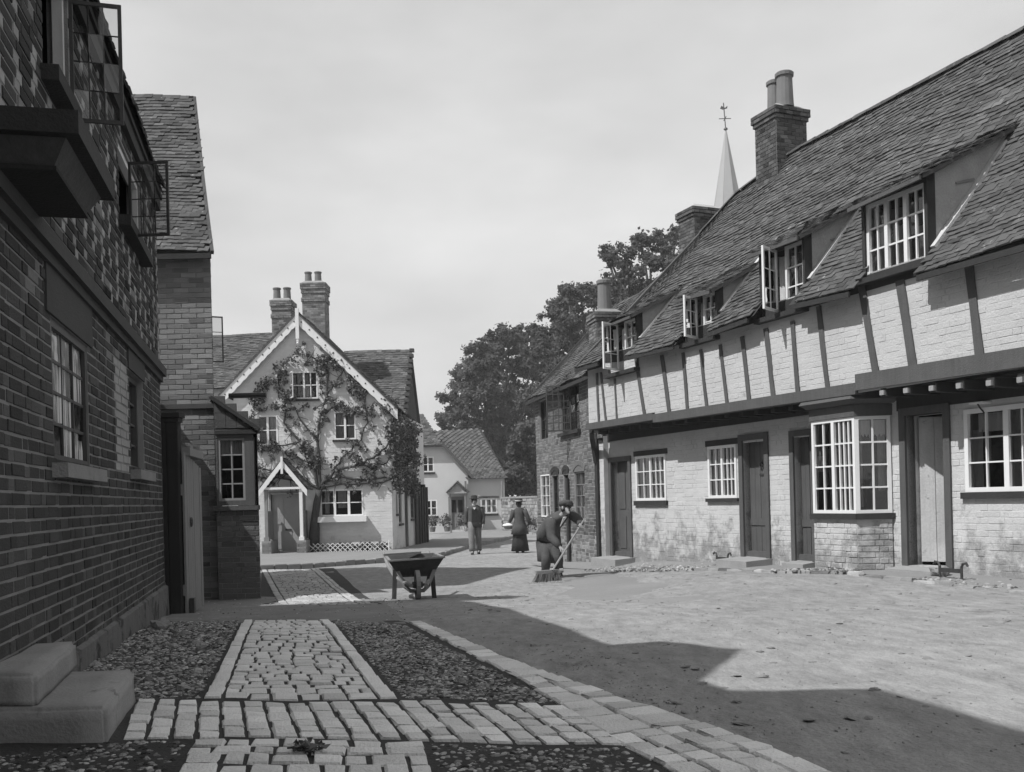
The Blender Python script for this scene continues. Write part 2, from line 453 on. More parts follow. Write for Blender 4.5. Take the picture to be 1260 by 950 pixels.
# ---------------------------------------------------------------- building helpers
def wall_sheet(F, s0, s1, z0, ztop, openings=(), mat=None, name='wall', parent=None, d=0., depth=.22, extra=()):
    """masonry face with real openings and reveals; ztop is a number or a piecewise-linear list [(s,z)...]"""
    zt = ztop if not np.isscalar(ztop) else [(s0, ztop), (s1, ztop)]
    f = lambda s: float(np.interp(s, [p[0] for p in zt], [p[1] for p in zt]))
    ss = sorted(set([s0, s1] + [p[0] for p in zt if s0 < p[0] < s1] + [x for o in openings for x in o[:2] if s0 < x < s1]))
    zmin_top = min(f(s0), f(s1)) if np.isscalar(ztop) else min(p[1] for p in zt)
    mb = MB()
    for a, b in zip(ss[:-1], ss[1:]):
        if b - a < 1e-5: continue
        m = (a + b) / 2
        zs = sorted(set([z0] + [z for o in openings if o[0] - 1e-6 < m < o[1] + 1e-6 for z in o[2:4] if z > z0]))
        zs = [z for z in zs if z < min(f(a), f(b)) - 1e-4] + [None]
        for i in range(len(zs) - 1):
            lo = zs[i]; hi = zs[i + 1]
            zc = (lo + (hi if hi is not None else f(m))) / 2
            if any(o[0] < m < o[1] and o[2] < zc < o[3] for o in openings): continue
            h0, h1 = (hi, hi) if hi is not None else (f(a), f(b))
            mb.quad(F.pt(a, lo, d), F.pt(b, lo, d), F.pt(b, h1, d), F.pt(a, h0, d))
    for o in openings:
        a, b, lo, hi = o[:4]; q = d - depth
        mb.quad(F.pt(a, lo, q), F.pt(a, lo, d), F.pt(a, hi, d), F.pt(a, hi, q))
        mb.quad(F.pt(b, lo, d), F.pt(b, lo, q), F.pt(b, hi, q), F.pt(b, hi, d))
        mb.quad(F.pt(a, lo, d), F.pt(a, lo, q), F.pt(b, lo, q), F.pt(b, lo, d))
        mb.quad(F.pt(a, hi, q), F.pt(a, hi, d), F.pt(b, hi, d), F.pt(b, hi, q))
    return mb.build(name, mat, parent)

def brickwork(F, s0, s1, z0, ztop, openings, mat, parent, d=0., ch=.075, L=.225, joint=.010, proud=.008, limit=0, tonef=None, jit=.004, name='brick', bond='flemish', skip=None):
    zt = ztop if not np.isscalar(ztop) else [(s0, ztop), (s1, ztop)]
    zx, zy = [p[0] for p in zt], [p[1] for p in zt]
    Ms, Os, T = [], [], []
    row = 0; z = z0; zmax = max(zy)
    while z < zmax:
        zc = z + ch / 2
        s = s0 - (0 if row % 2 == 0 else (L * .25 if bond == 'flemish' else L * .5)); k = row
        cuts = [(o[0] - .005, o[1] + .005) for o in openings if o[2] < zc < o[3]]
        while s < s1:
            ln = L if (bond != 'flemish' or k % 2 == 0) else L * .5
            hd = (bond == 'flemish' and k % 2 == 1)
            k += 1
            a, b = max(s, s0), min(s + ln, s1); s += ln
            seg = [(a, b)]
            for c0, c1 in cuts:
                ns_ = []
                for a_, b_ in seg:
                    if c1 <= a_ or c0 >= b_: ns_.append((a_, b_)); continue
                    if c0 > a_: ns_.append((a_, c0))
                    if c1 < b_: ns_.append((c1, b_))
                seg = ns_
            for a_, b_ in seg:
                if b_ - a_ < .035: continue
                c = (a_ + b_) / 2
                if np.interp(c, zx, zy) < z + ch * .8: continue
                if skip is not None and skip(c, zc): continue
                w = b_ - a_ - joint; h = ch - joint
                pr_ = proud + random.uniform(-jit, jit)
                Ms.append(np.stack([-F.e * w, F.n * (pr_ + .02), V3(0, 0, h)], 1))
                Os.append(F.pt(c, zc + random.uniform(-.002, .002), d - .02))
                t = random.gauss(.5, .16)
                if tonef: t = tonef(c, zc, hd, t)
                T.append(min(max(t, 0), 3))
        z += ch; row += 1
    return pieces(name, 'brickwork', parent, BRICKS, Ms, Os, T, mat, limit)

def tile_roof(R, s0, s1, slope_len, parent, mat, limit=0, tw=.165, gauge=.1, skip=None, lift=.018, jit=.006, t0=0., t1=1., name='tile', ridge=True, edgef=None):
    """R(s,t) -> point (t 0 eave .. 1 ridge); tiles laid in courses over it"""
    n = int(slope_len / gauge) + 1
    Ms, Os, T = [], [], []
    for k in range(n):
        t = t0 + (t1 - t0) * (k + .5) / n
        s = s0 + (tw / 2 if k % 2 else 0)
        a0, a1 = (s0, s1) if edgef is None else edgef(t)
        while s < s1 + tw * .5:
            if a0 + tw * .3 <= s <= a1 - tw * .3 and not (skip and skip(s, t)):
                p = R(s, t); ex = unit(R(s + .05, t) - R(s - .05, t)); up = R(s, t + .01) - R(s, t - .01); uz = unit(up)
                nn = unit(np.cross(ex, uz))
                if nn[2] < 0: nn = -nn
                ex = np.cross(uz, -nn)
                a = random.uniform(-.02, .02)
                uz2 = unit(uz - nn * .07 + ex * a)
                Ms.append(np.stack([unit(np.cross(nn, uz2)) * (tw - .002), nn * .016, uz2 * (gauge * 1.55)], 1))
                q = p + nn * (lift + random.uniform(-jit, jit) + .006 * math.sin(s * 3.1 + k)) + uz * (gauge * .25 + random.uniform(-.008, .008))
                Os.append(q); T.append(min(max(random.gauss(.5, .2), 0), 1.3))
            s += tw
    return pieces(name, 'tiling', parent, TILES, Ms, Os, T, mat, limit)

def roof_bed(R, s0, s1, parent, mat, ns=12, nt=4, edgef=None, name='roof', skip=None):
    mb = MB()
    for i in range(ns):
        for j in range(nt):
            c = []
            for a, b in ((i, j), (i + 1, j), (i + 1, j + 1), (i, j + 1)):
                t = b / nt; e0, e1 = (s0, s1) if edgef is None else edgef(t)
                c.append(R(e0 + (e1 - e0) * a / ns, t))
            if skip and skip((i + .5) / ns * (s1 - s0) + s0, (j + .5) / nt): continue
            mb.quad(*c)
    return mb.build(name, mat, parent)

def grid_window(F, rc, parent, lights, rows, d=-.06, fw=.05, bar=.018, mat=None, sill=None, curtain=None, pane_objs=True, mull=.05, back=True, name='window', skip_panes=(), depth=.06, lm=.1, glass=None, cd=-.05):
    """rc = (s0,s1,z0,z1); lights = list of column counts per light"""
    s0, s1, z0, z1 = rc; mat = mat or m_paint
    fr = MB()
    fr.fbox(F, s0, s0 + fw, z0, z1, d, d + depth); fr.fbox(F, s1 - fw, s1, z0, z1, d, d + depth)
    fr.fbox(F, s0 + fw, s1 - fw, z0, z0 + fw, d, d + depth); fr.fbox(F, s0 + fw, s1 - fw, z1 - fw, z1, d, d + depth)
    n = len(lights); wl_ = (s1 - s0 - 2 * fw - mull * (n - 1)) / n
    for i in range(1, n):
        x = s0 + fw + i * wl_ + (i - 1) * mull
        fr.fbox(F, x, x + mull, z0 + fw, z1 - fw, d, d + depth)
    w = fr.build(name, mat, parent)
    bars = MB(); H = z1 - z0 - 2 * fw; pm = MB(); any_ = False
    for i, nc in enumerate(lights):
        x = s0 + fw + i * (wl_ + mull); pw = wl_ / nc
        for c in range(1, nc):
            bars.fbox(F, x + c * pw - bar / 2, x + c * pw + bar / 2, z0 + fw, z1 - fw, d + .012, d + depth - .014); any_ = True
        for r_ in range(1, rows):
            zz = z0 + fw + H * r_ / rows
            bars.fbox(F, x, x + wl_, zz - bar / 2, zz + bar / 2, d + .014, d + depth - .016); any_ = True
        for c in range(nc):
            for r_ in range(rows):
                if (i, c, r_) in skip_panes: continue
                tl = random.uniform(-.006, .006)
                a = F.pt(x + c * pw, z0 + fw + H * r_ / rows, d + .02 + tl); b = F.pt(x + (c + 1) * pw, z0 + fw + H * r_ / rows, d + .02 - tl)
                u_ = V3(0, 0, H / rows) + F.n * random.uniform(-.005, .005)
                if pane_objs: MB().quad(a, b, b + u_, a + u_).build('pane', glass or m_glass, w)
                else: pm.quad(a, b, b + u_, a + u_)
    if any_: bars.build('glazing_bars', mat, w)
    if not pane_objs and pm.v: pm.build('glazing', m_glass, w, kind='stuff')
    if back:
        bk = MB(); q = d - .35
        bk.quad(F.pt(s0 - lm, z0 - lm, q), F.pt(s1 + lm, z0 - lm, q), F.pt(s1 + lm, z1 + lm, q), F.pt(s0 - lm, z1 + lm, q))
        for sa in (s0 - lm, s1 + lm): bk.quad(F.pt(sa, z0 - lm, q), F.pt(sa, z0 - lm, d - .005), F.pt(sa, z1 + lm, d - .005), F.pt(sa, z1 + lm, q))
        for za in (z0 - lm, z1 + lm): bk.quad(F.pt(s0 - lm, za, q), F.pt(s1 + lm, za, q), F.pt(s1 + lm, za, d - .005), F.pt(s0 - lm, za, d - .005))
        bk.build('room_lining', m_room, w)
    if sill:
        pj, h, sm = sill
        mb = MB(); mb.fbox(F, s0 - .05, s1 + .05, z0 - h, z0 - .002, d, pj); mb.build('sill', sm, w)
    if curtain:
        for (a, b, c0, c1, cm) in curtain:      # fractions of the window, gathered cloth
            hang_cloth(F, s0 + (s1 - s0) * a, s0 + (s1 - s0) * b, z0 + (z1 - z0) * c0, z0 + (z1 - z0) * c1, d + cd, cm, w)
    return w
def hang_cloth(F, s0, s1, z0, z1, d, mat, parent, folds=None, taper=0., name='curtain', scallop=0.):
    n = max(8, int((s1 - s0) / .02)); mb = MB(); vs = []
    folds = folds or max(2, (s1 - s0) / .07)
    for i in range(n + 1):
        f = i / n; s = s0 + (s1 - s0) * f
        for z, k in ((z0 + scallop * abs(math.sin(f * 3 * math.pi)), 1), ((z0 + z1) / 2, 1 - taper), (z1, .7)):
            vs.append(F.pt(s0 + (s - s0) * (1 if k != 1 - taper else 1 - taper * .4), z, d + .018 * math.sin(f * folds * 6.28) * k))
    mb.add(vs, [(3 * i + j, 3 * i + 3 + j, 3 * i + 4 + j, 3 * i + 1 + j) for i in range(n) for j in (0, 1)])
    return mb.build(name, mat, parent, smooth=True)

def leaf_sash(o, u, h, w, cols, rows, mat, parent, fw=.035, bar=.012, th=.03, name='casement', pane_objs=True):
    """a hinged casement: o = lower hinge corner, u = unit horizontal direction away from the hinge"""
    F = Fac((o[0], o[1]), (u[0], u[1])); z0 = o[2]
    fr = MB()
    fr.fbox(F, 0, fw, z0, z0 + h, 0, th); fr.fbox(F, w - fw, w, z0, z0 + h, 0, th)
    fr.fbox(F, fw, w - fw, z0, z0 + fw, 0, th); fr.fbox(F, fw, w - fw, z0 + h - fw, z0 + h, 0, th)
    c_ = fr.build(name, mat, parent)
    bars = MB(); W, H = w - 2 * fw, h - 2 * fw
    for c in range(1, cols): bars.fbox(F, fw + W * c / cols - bar / 2, fw + W * c / cols + bar / 2, z0 + fw, z0 + h - fw, .006, th - .006)
    for r_ in range(1, rows): bars.fbox(F, fw, w - fw, z0 + fw + H * r_ / rows - bar / 2, z0 + fw + H * r_ / rows + bar / 2, .008, th - .008)
    if c_.parent and c_.parent.parent:      # already two deep: keep bars and glass one level
        pass
    return c_, bars, F, (fw, W, z0 + fw, H)
def casement(o, u, h, w, cols, rows, mat, parent, bmat=None, pane_objs=True, name='casement', **k):
    c_, bars, F, (a, W, z, H) = leaf_sash(o, u, h, w, cols, rows, mat, parent, name=name, **k)
    if cols * rows > 1: bars.build('glazing_bars', bmat or mat, c_)
    pm = MB()
    for c in range(cols):
        for r_ in range(rows):
            t = random.uniform(-.004, .004)
            q = [F.pt(a + W * c / cols, z + H * r_ / rows, .014 + t), F.pt(a + W * (c + 1) / cols, z + H * r_ / rows, .014 - t), F.pt(a + W * (c + 1) / cols, z + H * (r_ + 1) / rows, .014 - t), F.pt(a + W * c / cols, z + H * (r_ + 1) / rows, .014 + t)]
            if pane_objs: MB().quad(*q).build('pane', m_glass, c_)
            else: pm.quad(*q)
    if not pane_objs: pm.build('glazing', m_glass, c_, kind='stuff')
    return c_

def plank_door(F, rc, parent, mat, d=-.12, n=4, panels=False, name='door', handle=True):
    s0, s1, z0, z1 = rc; w = (s1 - s0)
    mb = MB(); mb.fbox(F, s0, s1, z0, z1, d - .02, d)
    dr = mb.build(name, mat, parent)
    if panels:
        for (a, b, c, e_) in panels:
            q = MB(); q.fbox(F, s0 + w * a, s0 + w * b, z0 + (z1 - z0) * c, z0 + (z1 - z0) * e_, d - .001, d + .014); q.build('door_panel', mat, dr)
    else:
        for i in range(n):
            q = MB(); q.fbox(F, s0 + w * i / n + .004, s0 + w * (i + 1) / n - .004, z0 + .005, z1 - .005, d - .001, d + .014 + random.uniform(-.003, .003)); q.build('plank', mat, dr)
        q = MB(); q.fbox(F, s0 + .01, s1 - .01, z0 + (z1 - z0) * .27, z0 + (z1 - z0) * .27 + .11, d + .012, d + .03); q.build('ledge', mat, dr)
    if handle:
        q = MB(); q.tube([F.pt(s1 - .09, z0 + (z1 - z0) * .5, d), F.pt(s1 - .09, z0 + (z1 - z0) * .5, d + .07)], .018); q.build('handle', m_iron, dr)
    return dr
def door_frame(F, rc, parent, mat, fw=.09, d0=-.12, d1=.03, name='door_frame', thresh=True):
    s0, s1, z0, z1 = rc; mb = MB()
    mb.fbox(F, s0 - fw, s0, z0, z1, d0, d1); mb.fbox(F, s1, s1 + fw, z0, z1, d0, d1); mb.fbox(F, s0 - fw, s1 + fw, z1, z1 + fw, d0, d1)
    return mb.build(name, mat, parent)

def pot(c, r, h, parent, mat=None, k=14):
    mb = MB(); mb.lathe(c, [(r * 1.0, 0), (r * .96, h * .1), (r * .9, h * .5), (r * .86, h * .86), (r * 1.02, h * .88), (r * 1.04, h * .97), (r * .9, h), (r * .7, h), (r * .68, h * .8)], k)
    return mb.build('chimney_pot', mat or m_pot, parent, smooth=False)

def stack(cx, cy, z0, z1, w, dp, parent, mat, mort, ang=0., cap=.18, band=True, ch=.075, name='chimney'):
    """brick stack with oversailing courses; returns the part"""
    e = np.array([math.cos(ang), math.sin(ang)])
    F0 = [Fac((cx - e[0] * w / 2 + e[1] * dp / 2, cy - e[1] * w / 2 - e[0] * dp / 2), e)]
    ex = V3(e[0], e[1], 0); ny = V3(-e[1], e[0], 0)
    core = MB(); o = V3(cx, cy, z0) - ex * (w / 2) - ny * (dp / 2)
    core.box(o, ex * w, ny * dp, V3(0, 0, z1 - z0 + .002)); c = core.build(name, mort, parent)
    corners = [o, o + ex * w, o + ex * w + ny * dp, o + ny * dp]
    Ms, Os, T = [], [], []
    n = max(1, int(round((z1 - z0) / ch))); hh = (z1 - z0) / n
    for k in range(n):
        z = z0 + (k + .5) * hh; top = (z1 - z) / max(z1 - z0, .01)
        zz = z1 - z; out = 0.
        if zz < cap: out = .055
        elif zz < cap + hh * 1.1: out = .028
        elif band and cap + .28 < zz < cap + .28 + hh * 1.3: out = .03
        for q in range(4):
            a, b = corners[q], corners[(q + 1) % 4]; L_ = np.linalg.norm(b - a); u_ = (b - a) / L_; nn = np.cross(u_, V3(0, 0, 1))
            m = max(2, int(round((L_ + 2 * out) / .17))); st = (L_ + 2 * out) / m; off = (st * .5 if k % 2 else 0)
            x = -out - off
            while x < L_ + out - .02:
                x0, x1 = max(x, -out), min(x + st, L_ + out); x += st
                if x1 - x0 < .03: continue
                Ms.append(np.stack([-u_ * (x1 - x0 - .008), nn * (out + .032), V3(0, 0, hh - .009)], 1))
                p = a + u_ * ((x0 + x1) / 2) - nn * .02; p[2] = z; Os.append(p); T.append(random.gauss(.5, .2))
    pieces('brick', 'brickwork', c, BRICKS, Ms, Os, T, mat, 0)
    top = MB(); o2 = o + V3(0, 0, z1 - z0) - ex * .03 - ny * .03
    top.hexa([o2, o2 + ex * (w + .06), o2 + ex * (w + .06) + ny * (dp + .06), o2 + ny * (dp + .06),
              o2 + ex * .12 + ny * .12 + V3(0, 0, .09), o2 + ex * (w - .06) + ny * .12 + V3(0, 0, .09), o2 + ex * (w - .06) + ny * (dp - .06) + V3(0, 0, .09), o2 + ex * .12 + ny * (dp - .06) + V3(0, 0, .09)])
    top.build('flaunching', mort, c)
    return c
# ================================================================= GROUND
def nz2(x, y, s, seed=0):
    return (math.sin(x * s * 1.7 + seed) * math.cos(y * s * 1.3 - seed * 2) + .6 * math.sin(x * s * 3.1 - y * s * 2.3 + seed) + .4 * math.cos(x * s * 5.3 + y * s * 4.7 + seed * 3)) / 2
def GG(x, y): return float(G(x, y)) + .012 * nz2(x, y, 1.1, 1) + .006 * nz2(x, y, 3.3, 2)
def sheet(name, xs, ys, zf, mat, kind='structure', parent=None):
    X, Y = np.meshgrid(xs, ys); Z = np.vectorize(zf)(X, Y)
    v = np.stack([X, Y, Z], -1).reshape(-1, 3); nx, ny = len(xs), len(ys)
    i = np.arange(nx - 1)[None] + (np.arange(ny - 1) * nx)[:, None]; i = i.ravel()
    f = np.stack([i, i + 1, i + 1 + nx, i + nx], 1)
    return link(name, np_mesh(name, v, f, smooth=True), mat, parent, kind)
gx = np.concatenate([[-200, -120, -60, -30], np.arange(-18, 19, 3), [30, 60, 120, 200]])
gy = np.concatenate([[-150, -100, -40], np.arange(-12, 72, 3), [80, 100, 150, 210]])
sheet('ground', gx, gy, lambda x, y: float(G(x, y)) - .06, m_ground)
sheet('road', np.arange(-9, 9.01, .3), np.concatenate([np.arange(-4, 20, .3), np.arange(20, 75, 1.)]), GG, m_road)

def gp(x, y, h=0.): return V3(x, y, GG(x, y) + h)
def gpx(px, py, h=0.):
    q = ag(px, py); return gp(q[0], q[1], h)
def patch(name, quad_, h, mat, kind='structure', n=14, m=10):
    """ground-hugging patch between four ground points (a b along the near side, c d along the far side)"""
    a, b, c, d = [np.asarray(p, float)[:2] for p in quad_]; mb = MB(); P = {}
    for i in range(n + 1):
        for j in range(m + 1):
            u_, v_ = i / n, j / m; q = (a * (1 - u_) + b * u_) * (1 - v_) + (d * (1 - u_) + c * u_) * v_; P[i, j] = gp(q[0], q[1], h)
    for i in range(n):
        for j in range(m): mb.quad(P[i, j], P[i + 1, j], P[i + 1, j + 1], P[i, j + 1])
    return mb.build(name, mat, None, True, kind)
bed = patch('footpath', [V3(-4.0, 2.2, 0), V3(1.1, 2.2, 0), V3(-1.0, 8.6, 0), V3(-3.9, 9.2, 0)], .006, m_earth, n=30, m=40)
SM, SO, ST = [], [], []
def lay(a, b, c, d, ncol, rowlen, h=.014, gap=.009, stag=True, tone=.5, jit=.12):
    """setts over a ground quad a-b (near) d-c (far): ncol columns across, stones rowlen long"""
    a, b, c, d = [np.asarray(p, float)[:2] for p in (a, b, c, d)]
    Lr = (np.linalg.norm(d - a) + np.linalg.norm(c - b)) / 2
    for i in range(ncol):
        u0, u1 = i / ncol, (i + 1) / ncol; v = -random.random() * rowlen / Lr * .9 if stag else 0.
        while v < 1:
            dv = rowlen / Lr * random.uniform(.75, 1.25); v0, v1 = max(v, 0), min(v + dv, 1); v += dv
            if (v1 - v0) * Lr < .05: continue
            P = lambda u_, w: (a * (1 - u_) + b * u_) * (1 - w) + (d * (1 - u_) + c * u_) * w
            um, vm = (u0 + u1) / 2, (v0 + v1) / 2
            ex = P(u1, vm) - P(u0, vm); ey = P(um, v1) - P(um, v0); q = P(um, vm)
            lx, ly = np.linalg.norm(ex), np.linalg.norm(ey); ex, ey = ex / lx, ey / ly
            r_ = random.gauss(0, .04); ex = np.array([ex[0] - ex[1] * r_, ex[1] + ex[0] * r_])
            g = gap * random.uniform(.5, 1.7)
            hh = h + random.uniform(-.003, .003); t = random.gauss(0, .012)
            SM.append(np.stack([V3(ex[0], ex[1], t) * (lx - g), V3(t * .5, t * .5, 1) * (hh + .03), -V3(ey[0], ey[1], random.gauss(0, .012)) * (ly - g)], 1))
            SO.append(gp(q[0], q[1], -.03)); ST.append(min(max(random.gauss(tone, jit), 0), 1.2))
def lay_rows(a, b, c, d, rowd, wid, h=.014, gap=.010, tone=.5, jit=.12, wob=.25):
    """setts in courses across a ground quad: rows of depth rowd, stones about wid wide, joints broken from row to row"""
    a, b, c, d = [np.asarray(p, float)[:2] for p in (a, b, c, d)]
    P = lambda u_, w: (a * (1 - u_) + b * u_) * (1 - w) + (d * (1 - u_) + c * u_) * w
    Lr = (np.linalg.norm(d - a) + np.linalg.norm(c - b)) / 2; n = max(1, int(round(Lr / rowd))); vs_ = [0.]
    for i in range(n): vs_.append(vs_[-1] + random.uniform(.75, 1.25))
    vs_ = [x / vs_[-1] for x in vs_]
    for i in range(n):
        v0, v1 = vs_[i], vs_[i + 1]; W = np.linalg.norm(P(1, v0) - P(0, v0)); u = 0.
        while u < 1 - 1e-6:
            du = wid / W * random.uniform(.7, 1.35); 
            if 1 - (u + du) < .45 * wid / W: du = 1 - u
            um, vm = u + du / 2, (v0 + v1) / 2 + random.gauss(0, .1) * (v1 - v0) * wob * 2
            ex = P(u + du, vm) - P(u, vm); ey = P(um, v1) - P(um, v0); q = P(um, min(max(vm, 0), 1))
            lx, ly = np.linalg.norm(ex), np.linalg.norm(ey); ex, ey = ex / lx, ey / ly; r_ = random.gauss(0, .05); ex = np.array([ex[0] - ex[1] * r_, ex[1] + ex[0] * r_])
            hh = h + random.uniform(-.004, .004); t = random.gauss(0, .02); ly2 = ly * random.uniform(.82, 1.04)
            SM.append(np.stack([V3(ex[0], ex[1], t) * (lx - gap * random.uniform(.5, 1.8)), V3(t * .5, t * .5, 1) * (hh + .03), -V3(ey[0], ey[1], random.gauss(0, .02)) * (ly2 - gap * .8)], 1))
            SO.append(gp(q[0], q[1], -.03)); ST.append(min(max(random.gauss(tone, jit), 0), 1.2)); u += du
pA = lambda x, y: gpx(x, y)
# long footpath ahead with a border of larger stones either side
La0, La1 = ag(250, 862), ag(300, 765); Ra0, Ra1 = ag(490, 862), ag(405, 765)
def mixp(p, q, t): return p * (1 - t) + q * t
lay(La0, mixp(La0, Ra0, .095), mixp(La1, Ra1, .115), La1, 1, .27, .018, tone=.62)
lay(mixp(La0, Ra0, .905), Ra0, Ra1, mixp(La1, Ra1, .885), 1, .27, .018, tone=.62)
lay_rows(mixp(La0, Ra0, .10), mixp(La0, Ra0, .90), mixp(La1, Ra1, .88), mixp(La1, Ra1, .12), .135, .115)
# crossing band of stones
B0, B1, B2, B3 = ag(148, 912), ag(775, 917), ag(690, 869), ag(168, 864)
lay(B0, B1, B2, B3, 19, .15, .016, gap=.016, tone=.55, jit=.16)
# the path carries on towards the viewer
Na, Nb = ag(238, 914), ag(522, 916); dn = unit((Na - La1)[:2] * V3(1, 1, 0)[:2])
N0 = V3(-.98, 2.35, 0); N1 = V3(-.12, 2.35, 0)
lay_rows(N0, N1, Nb, Na, .13, .12)
# rows of stones along the road edge
ki = [ag(501, 768), ag(636, 838), ag(741, 904), V3(.62, 3.0, 0), V3(.95, 2.3, 0)]
wd = [.12, .20, .46, .48, .48]
for i in range(4):
    a, d = ki[i][:2], ki[i + 1][:2]; 
    t = unit(d - a); nrm = np.array([-t[1], t[0]]); 
    if nrm[0] < 0: nrm = -nrm
    nc = 1 if i == 0 else (2 if i == 1 else 4)
    lay(d, d + nrm * wd[i + 1], a + nrm * wd[i], a, nc, .14, .019, gap=.012, tone=.35, jit=.2)
pieces('sett', 'setts', bed, SETTS, SM, SO, ST, m_sett, 300, bake=True)
SM, SO, ST = [], [], []
# further stretch of path beyond the crossing
f0, f1, f2, f3 = ag(345, 744), ag(458, 745), ag(392, 700), ag(322, 702)
fbed = patch('far_footpath', [f0 + V3(-.25, -.1, 0), f1 + V3(.15, -.1, 0), f2 + V3(.3, .3, 0), f3], .006, m_earth, n=12, m=24)
lay(mixp(f0, f1, 0), mixp(f0, f1, .09), mixp(f3, f2, .09), f3, 1, .3, .016, tone=.6)
lay_rows(mixp(f0, f1, .1), mixp(f0, f1, .86), mixp(f3, f2, .86), mixp(f3, f2, .1), .16, .13)
lay(mixp(f0, f1, .87), f1, f2, mixp(f3, f2, .87), 2, .28, .016, tone=.6)
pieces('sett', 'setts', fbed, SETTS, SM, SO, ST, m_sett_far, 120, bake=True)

# rounded cobbles set in the strips beside the path
def unit_pebble(seed):
    r_ = np.random.default_rng(seed); v = []
    for z, r0 in ((-.3, .9), (.25, 1.), (.75, .62)):
        for j in range(7):
            a = j * 2 * math.pi / 7; q = r0 * r_.uniform(.6, 1.2) * .5; v.append((q * math.cos(a), z * r_.uniform(.85, 1.15), q * math.sin(a)))
    v.append((0, 1, 0)); f = []
    for k in (0, 7):
        for j in range(7): f.append((k + j, k + 7 + j, k + 7 + (j + 1) % 7, k + (j + 1) % 7))
    for j in range(7): f.append((14 + j, 21, 14 + (j + 1) % 7))
    return np.array(v), f
PEB = [unit_pebble(70 + i) for i in range(6)]
def scatter(name, poly, n, r0, r1, mat, h=0., flat=.45, tonem=.5, tones=.2, seed=1, zf=None, dense=None):
    rr = np.random.default_rng(seed); P = np.array([q[:2] for q in poly]); mn, mx_ = P.min(0), P.max(0)
    Ms, Os, T = [], [], []; cnt = 0; tries = 0
    while cnt < n and tries < n * 12:
        tries += 1; x, y = rr.uniform(mn, mx_)
        ins = False; j = len(P) - 1
        for i in range(len(P)):
            if (P[i, 1] > y) != (P[j, 1] > y) and x < (P[j, 0] - P[i, 0]) * (y - P[i, 1]) / (P[j, 1] - P[i, 1]) + P[i, 0]: ins = not ins
            j = i
        if not ins: continue
        if dense is not None and rr.random() > dense(x, y): continue
        cnt += 1; r_ = r0 + (r1 - r0) * rr.random() ** 1.7; an = rr.uniform(0, 6.28); el = rr.uniform(1, 1.5)
        ex = V3(math.cos(an), math.sin(an), rr.normal(0, .15)) * r_ * 2 * el; ez = V3(-math.sin(an), math.cos(an), rr.normal(0, .15)) * r_ * 2
        Ms.append(np.stack([ex, V3(rr.normal(0, .1), rr.normal(0, .1), 1) * r_ * 2 * flat, -ez], 1))
        Os.append(V3(x, y, (zf(x, y) if zf else GG(x, y)) + h)); T.append(min(max(rr.normal(tonem, tones), 0), 1.4))
    return pieces(name, name, None, PEB, Ms, Os, T, mat, 0, False)
patchy = lambda x, y: .55 + .45 * math.sin(x * 3.1 + y * 2.2)
wl0 = lambda Y: V3(-1.27 - .24 * Y, Y, 0)
scatter('cobbles', [B3 + V3(0, .02, 0), La0 + V3(-.03, .02, 0), La1 + V3(-.03, 0, 0), wl0(9.3), wl0(5.0)], 11000, .006, .019, m_pebble, .0, .38, .55, .33, 3)
scatter('cobbles', [Ra0 + V3(.03, .02, 0), B2 + V3(.0, .02, 0), ag(634, 842), ag(500, 772), Ra1 + V3(.03, 0, 0)], 12500, .005, .017, m_pebble, .0, .38, .5, .33, 4)
scatter('cobbles', [V3(-.1, 2.3, 0), V3(.85, 2.3, 0), V3(.58, 3.0, 0), B1 + V3(-.05, -.02, 0), Nb + V3(.03, -.02, 0)], 3400, .005, .017, m_pebble, .0, .38, .6, .33, 5)
scatter('cobbles', [V3(-2.6, 2.3, 0), N0, Na + V3(-.03, -.02, 0), B0 + V3(0, -.02, 0), wl0(3.7)], 4000, .005, .018, m_pebble, .0, .38, .4, .33, 6)
scatter('loose_stones', [ag(240, 765), ag(500, 765), ag(500, 736), ag(250, 736)], 900, .004, .014, m_pebble, 0, .5, .6, .3, 7)
scatter('road_grit', [V3(-1, 7.5, 0), V3(1, 2.6, 0), V3(4.2, 3, 0), V3(6.2, 9, 0), V3(1.2, 20, 0), V3(-1, 20, 0)], 3500, .0025, .007, m_road, 0, .5, .5, .2, 8)
scatter('gutter_litter', [ag(640, 800), ag(900, 915), ag(960, 905), ag(700, 790)], 260, .002, .007, m_stone, 0, .5, .5, .3, 9)
patch('dirt_crossing', [ag(200, 767), ag(500, 769), ag(470, 738), ag(235, 733)], .007, m_dirt, n=20, m=12)

scatter('road_clods', [V3(-.6, 8.5, 0), V3(1, 3.2, 0), V3(3.6, 3.4, 0), V3(5.2, 9.5, 0), V3(1.6, 18, 0), V3(-.6, 17, 0)], 420, .008, .032, m_dirt, 0, .16, .5, .2, 12)
scatter('flint_stones', [B3 + V3(0, .05, 0), La0 + V3(-.06, .05, 0), La1 + V3(-.06, 0, 0), wl0(9.2), wl0(5.2)], 130, .02, .04, m_rubble, 0, .45, .5, .3, 13)
scatter('flint_stones', [Ra0 + V3(.06, .05, 0), B2 + V3(-.06, .04, 0), ag(630, 842), ag(500, 774), Ra1 + V3(.06, 0, 0)], 110, .014, .03, m_rubble, 0, .45, .5, .3, 14)
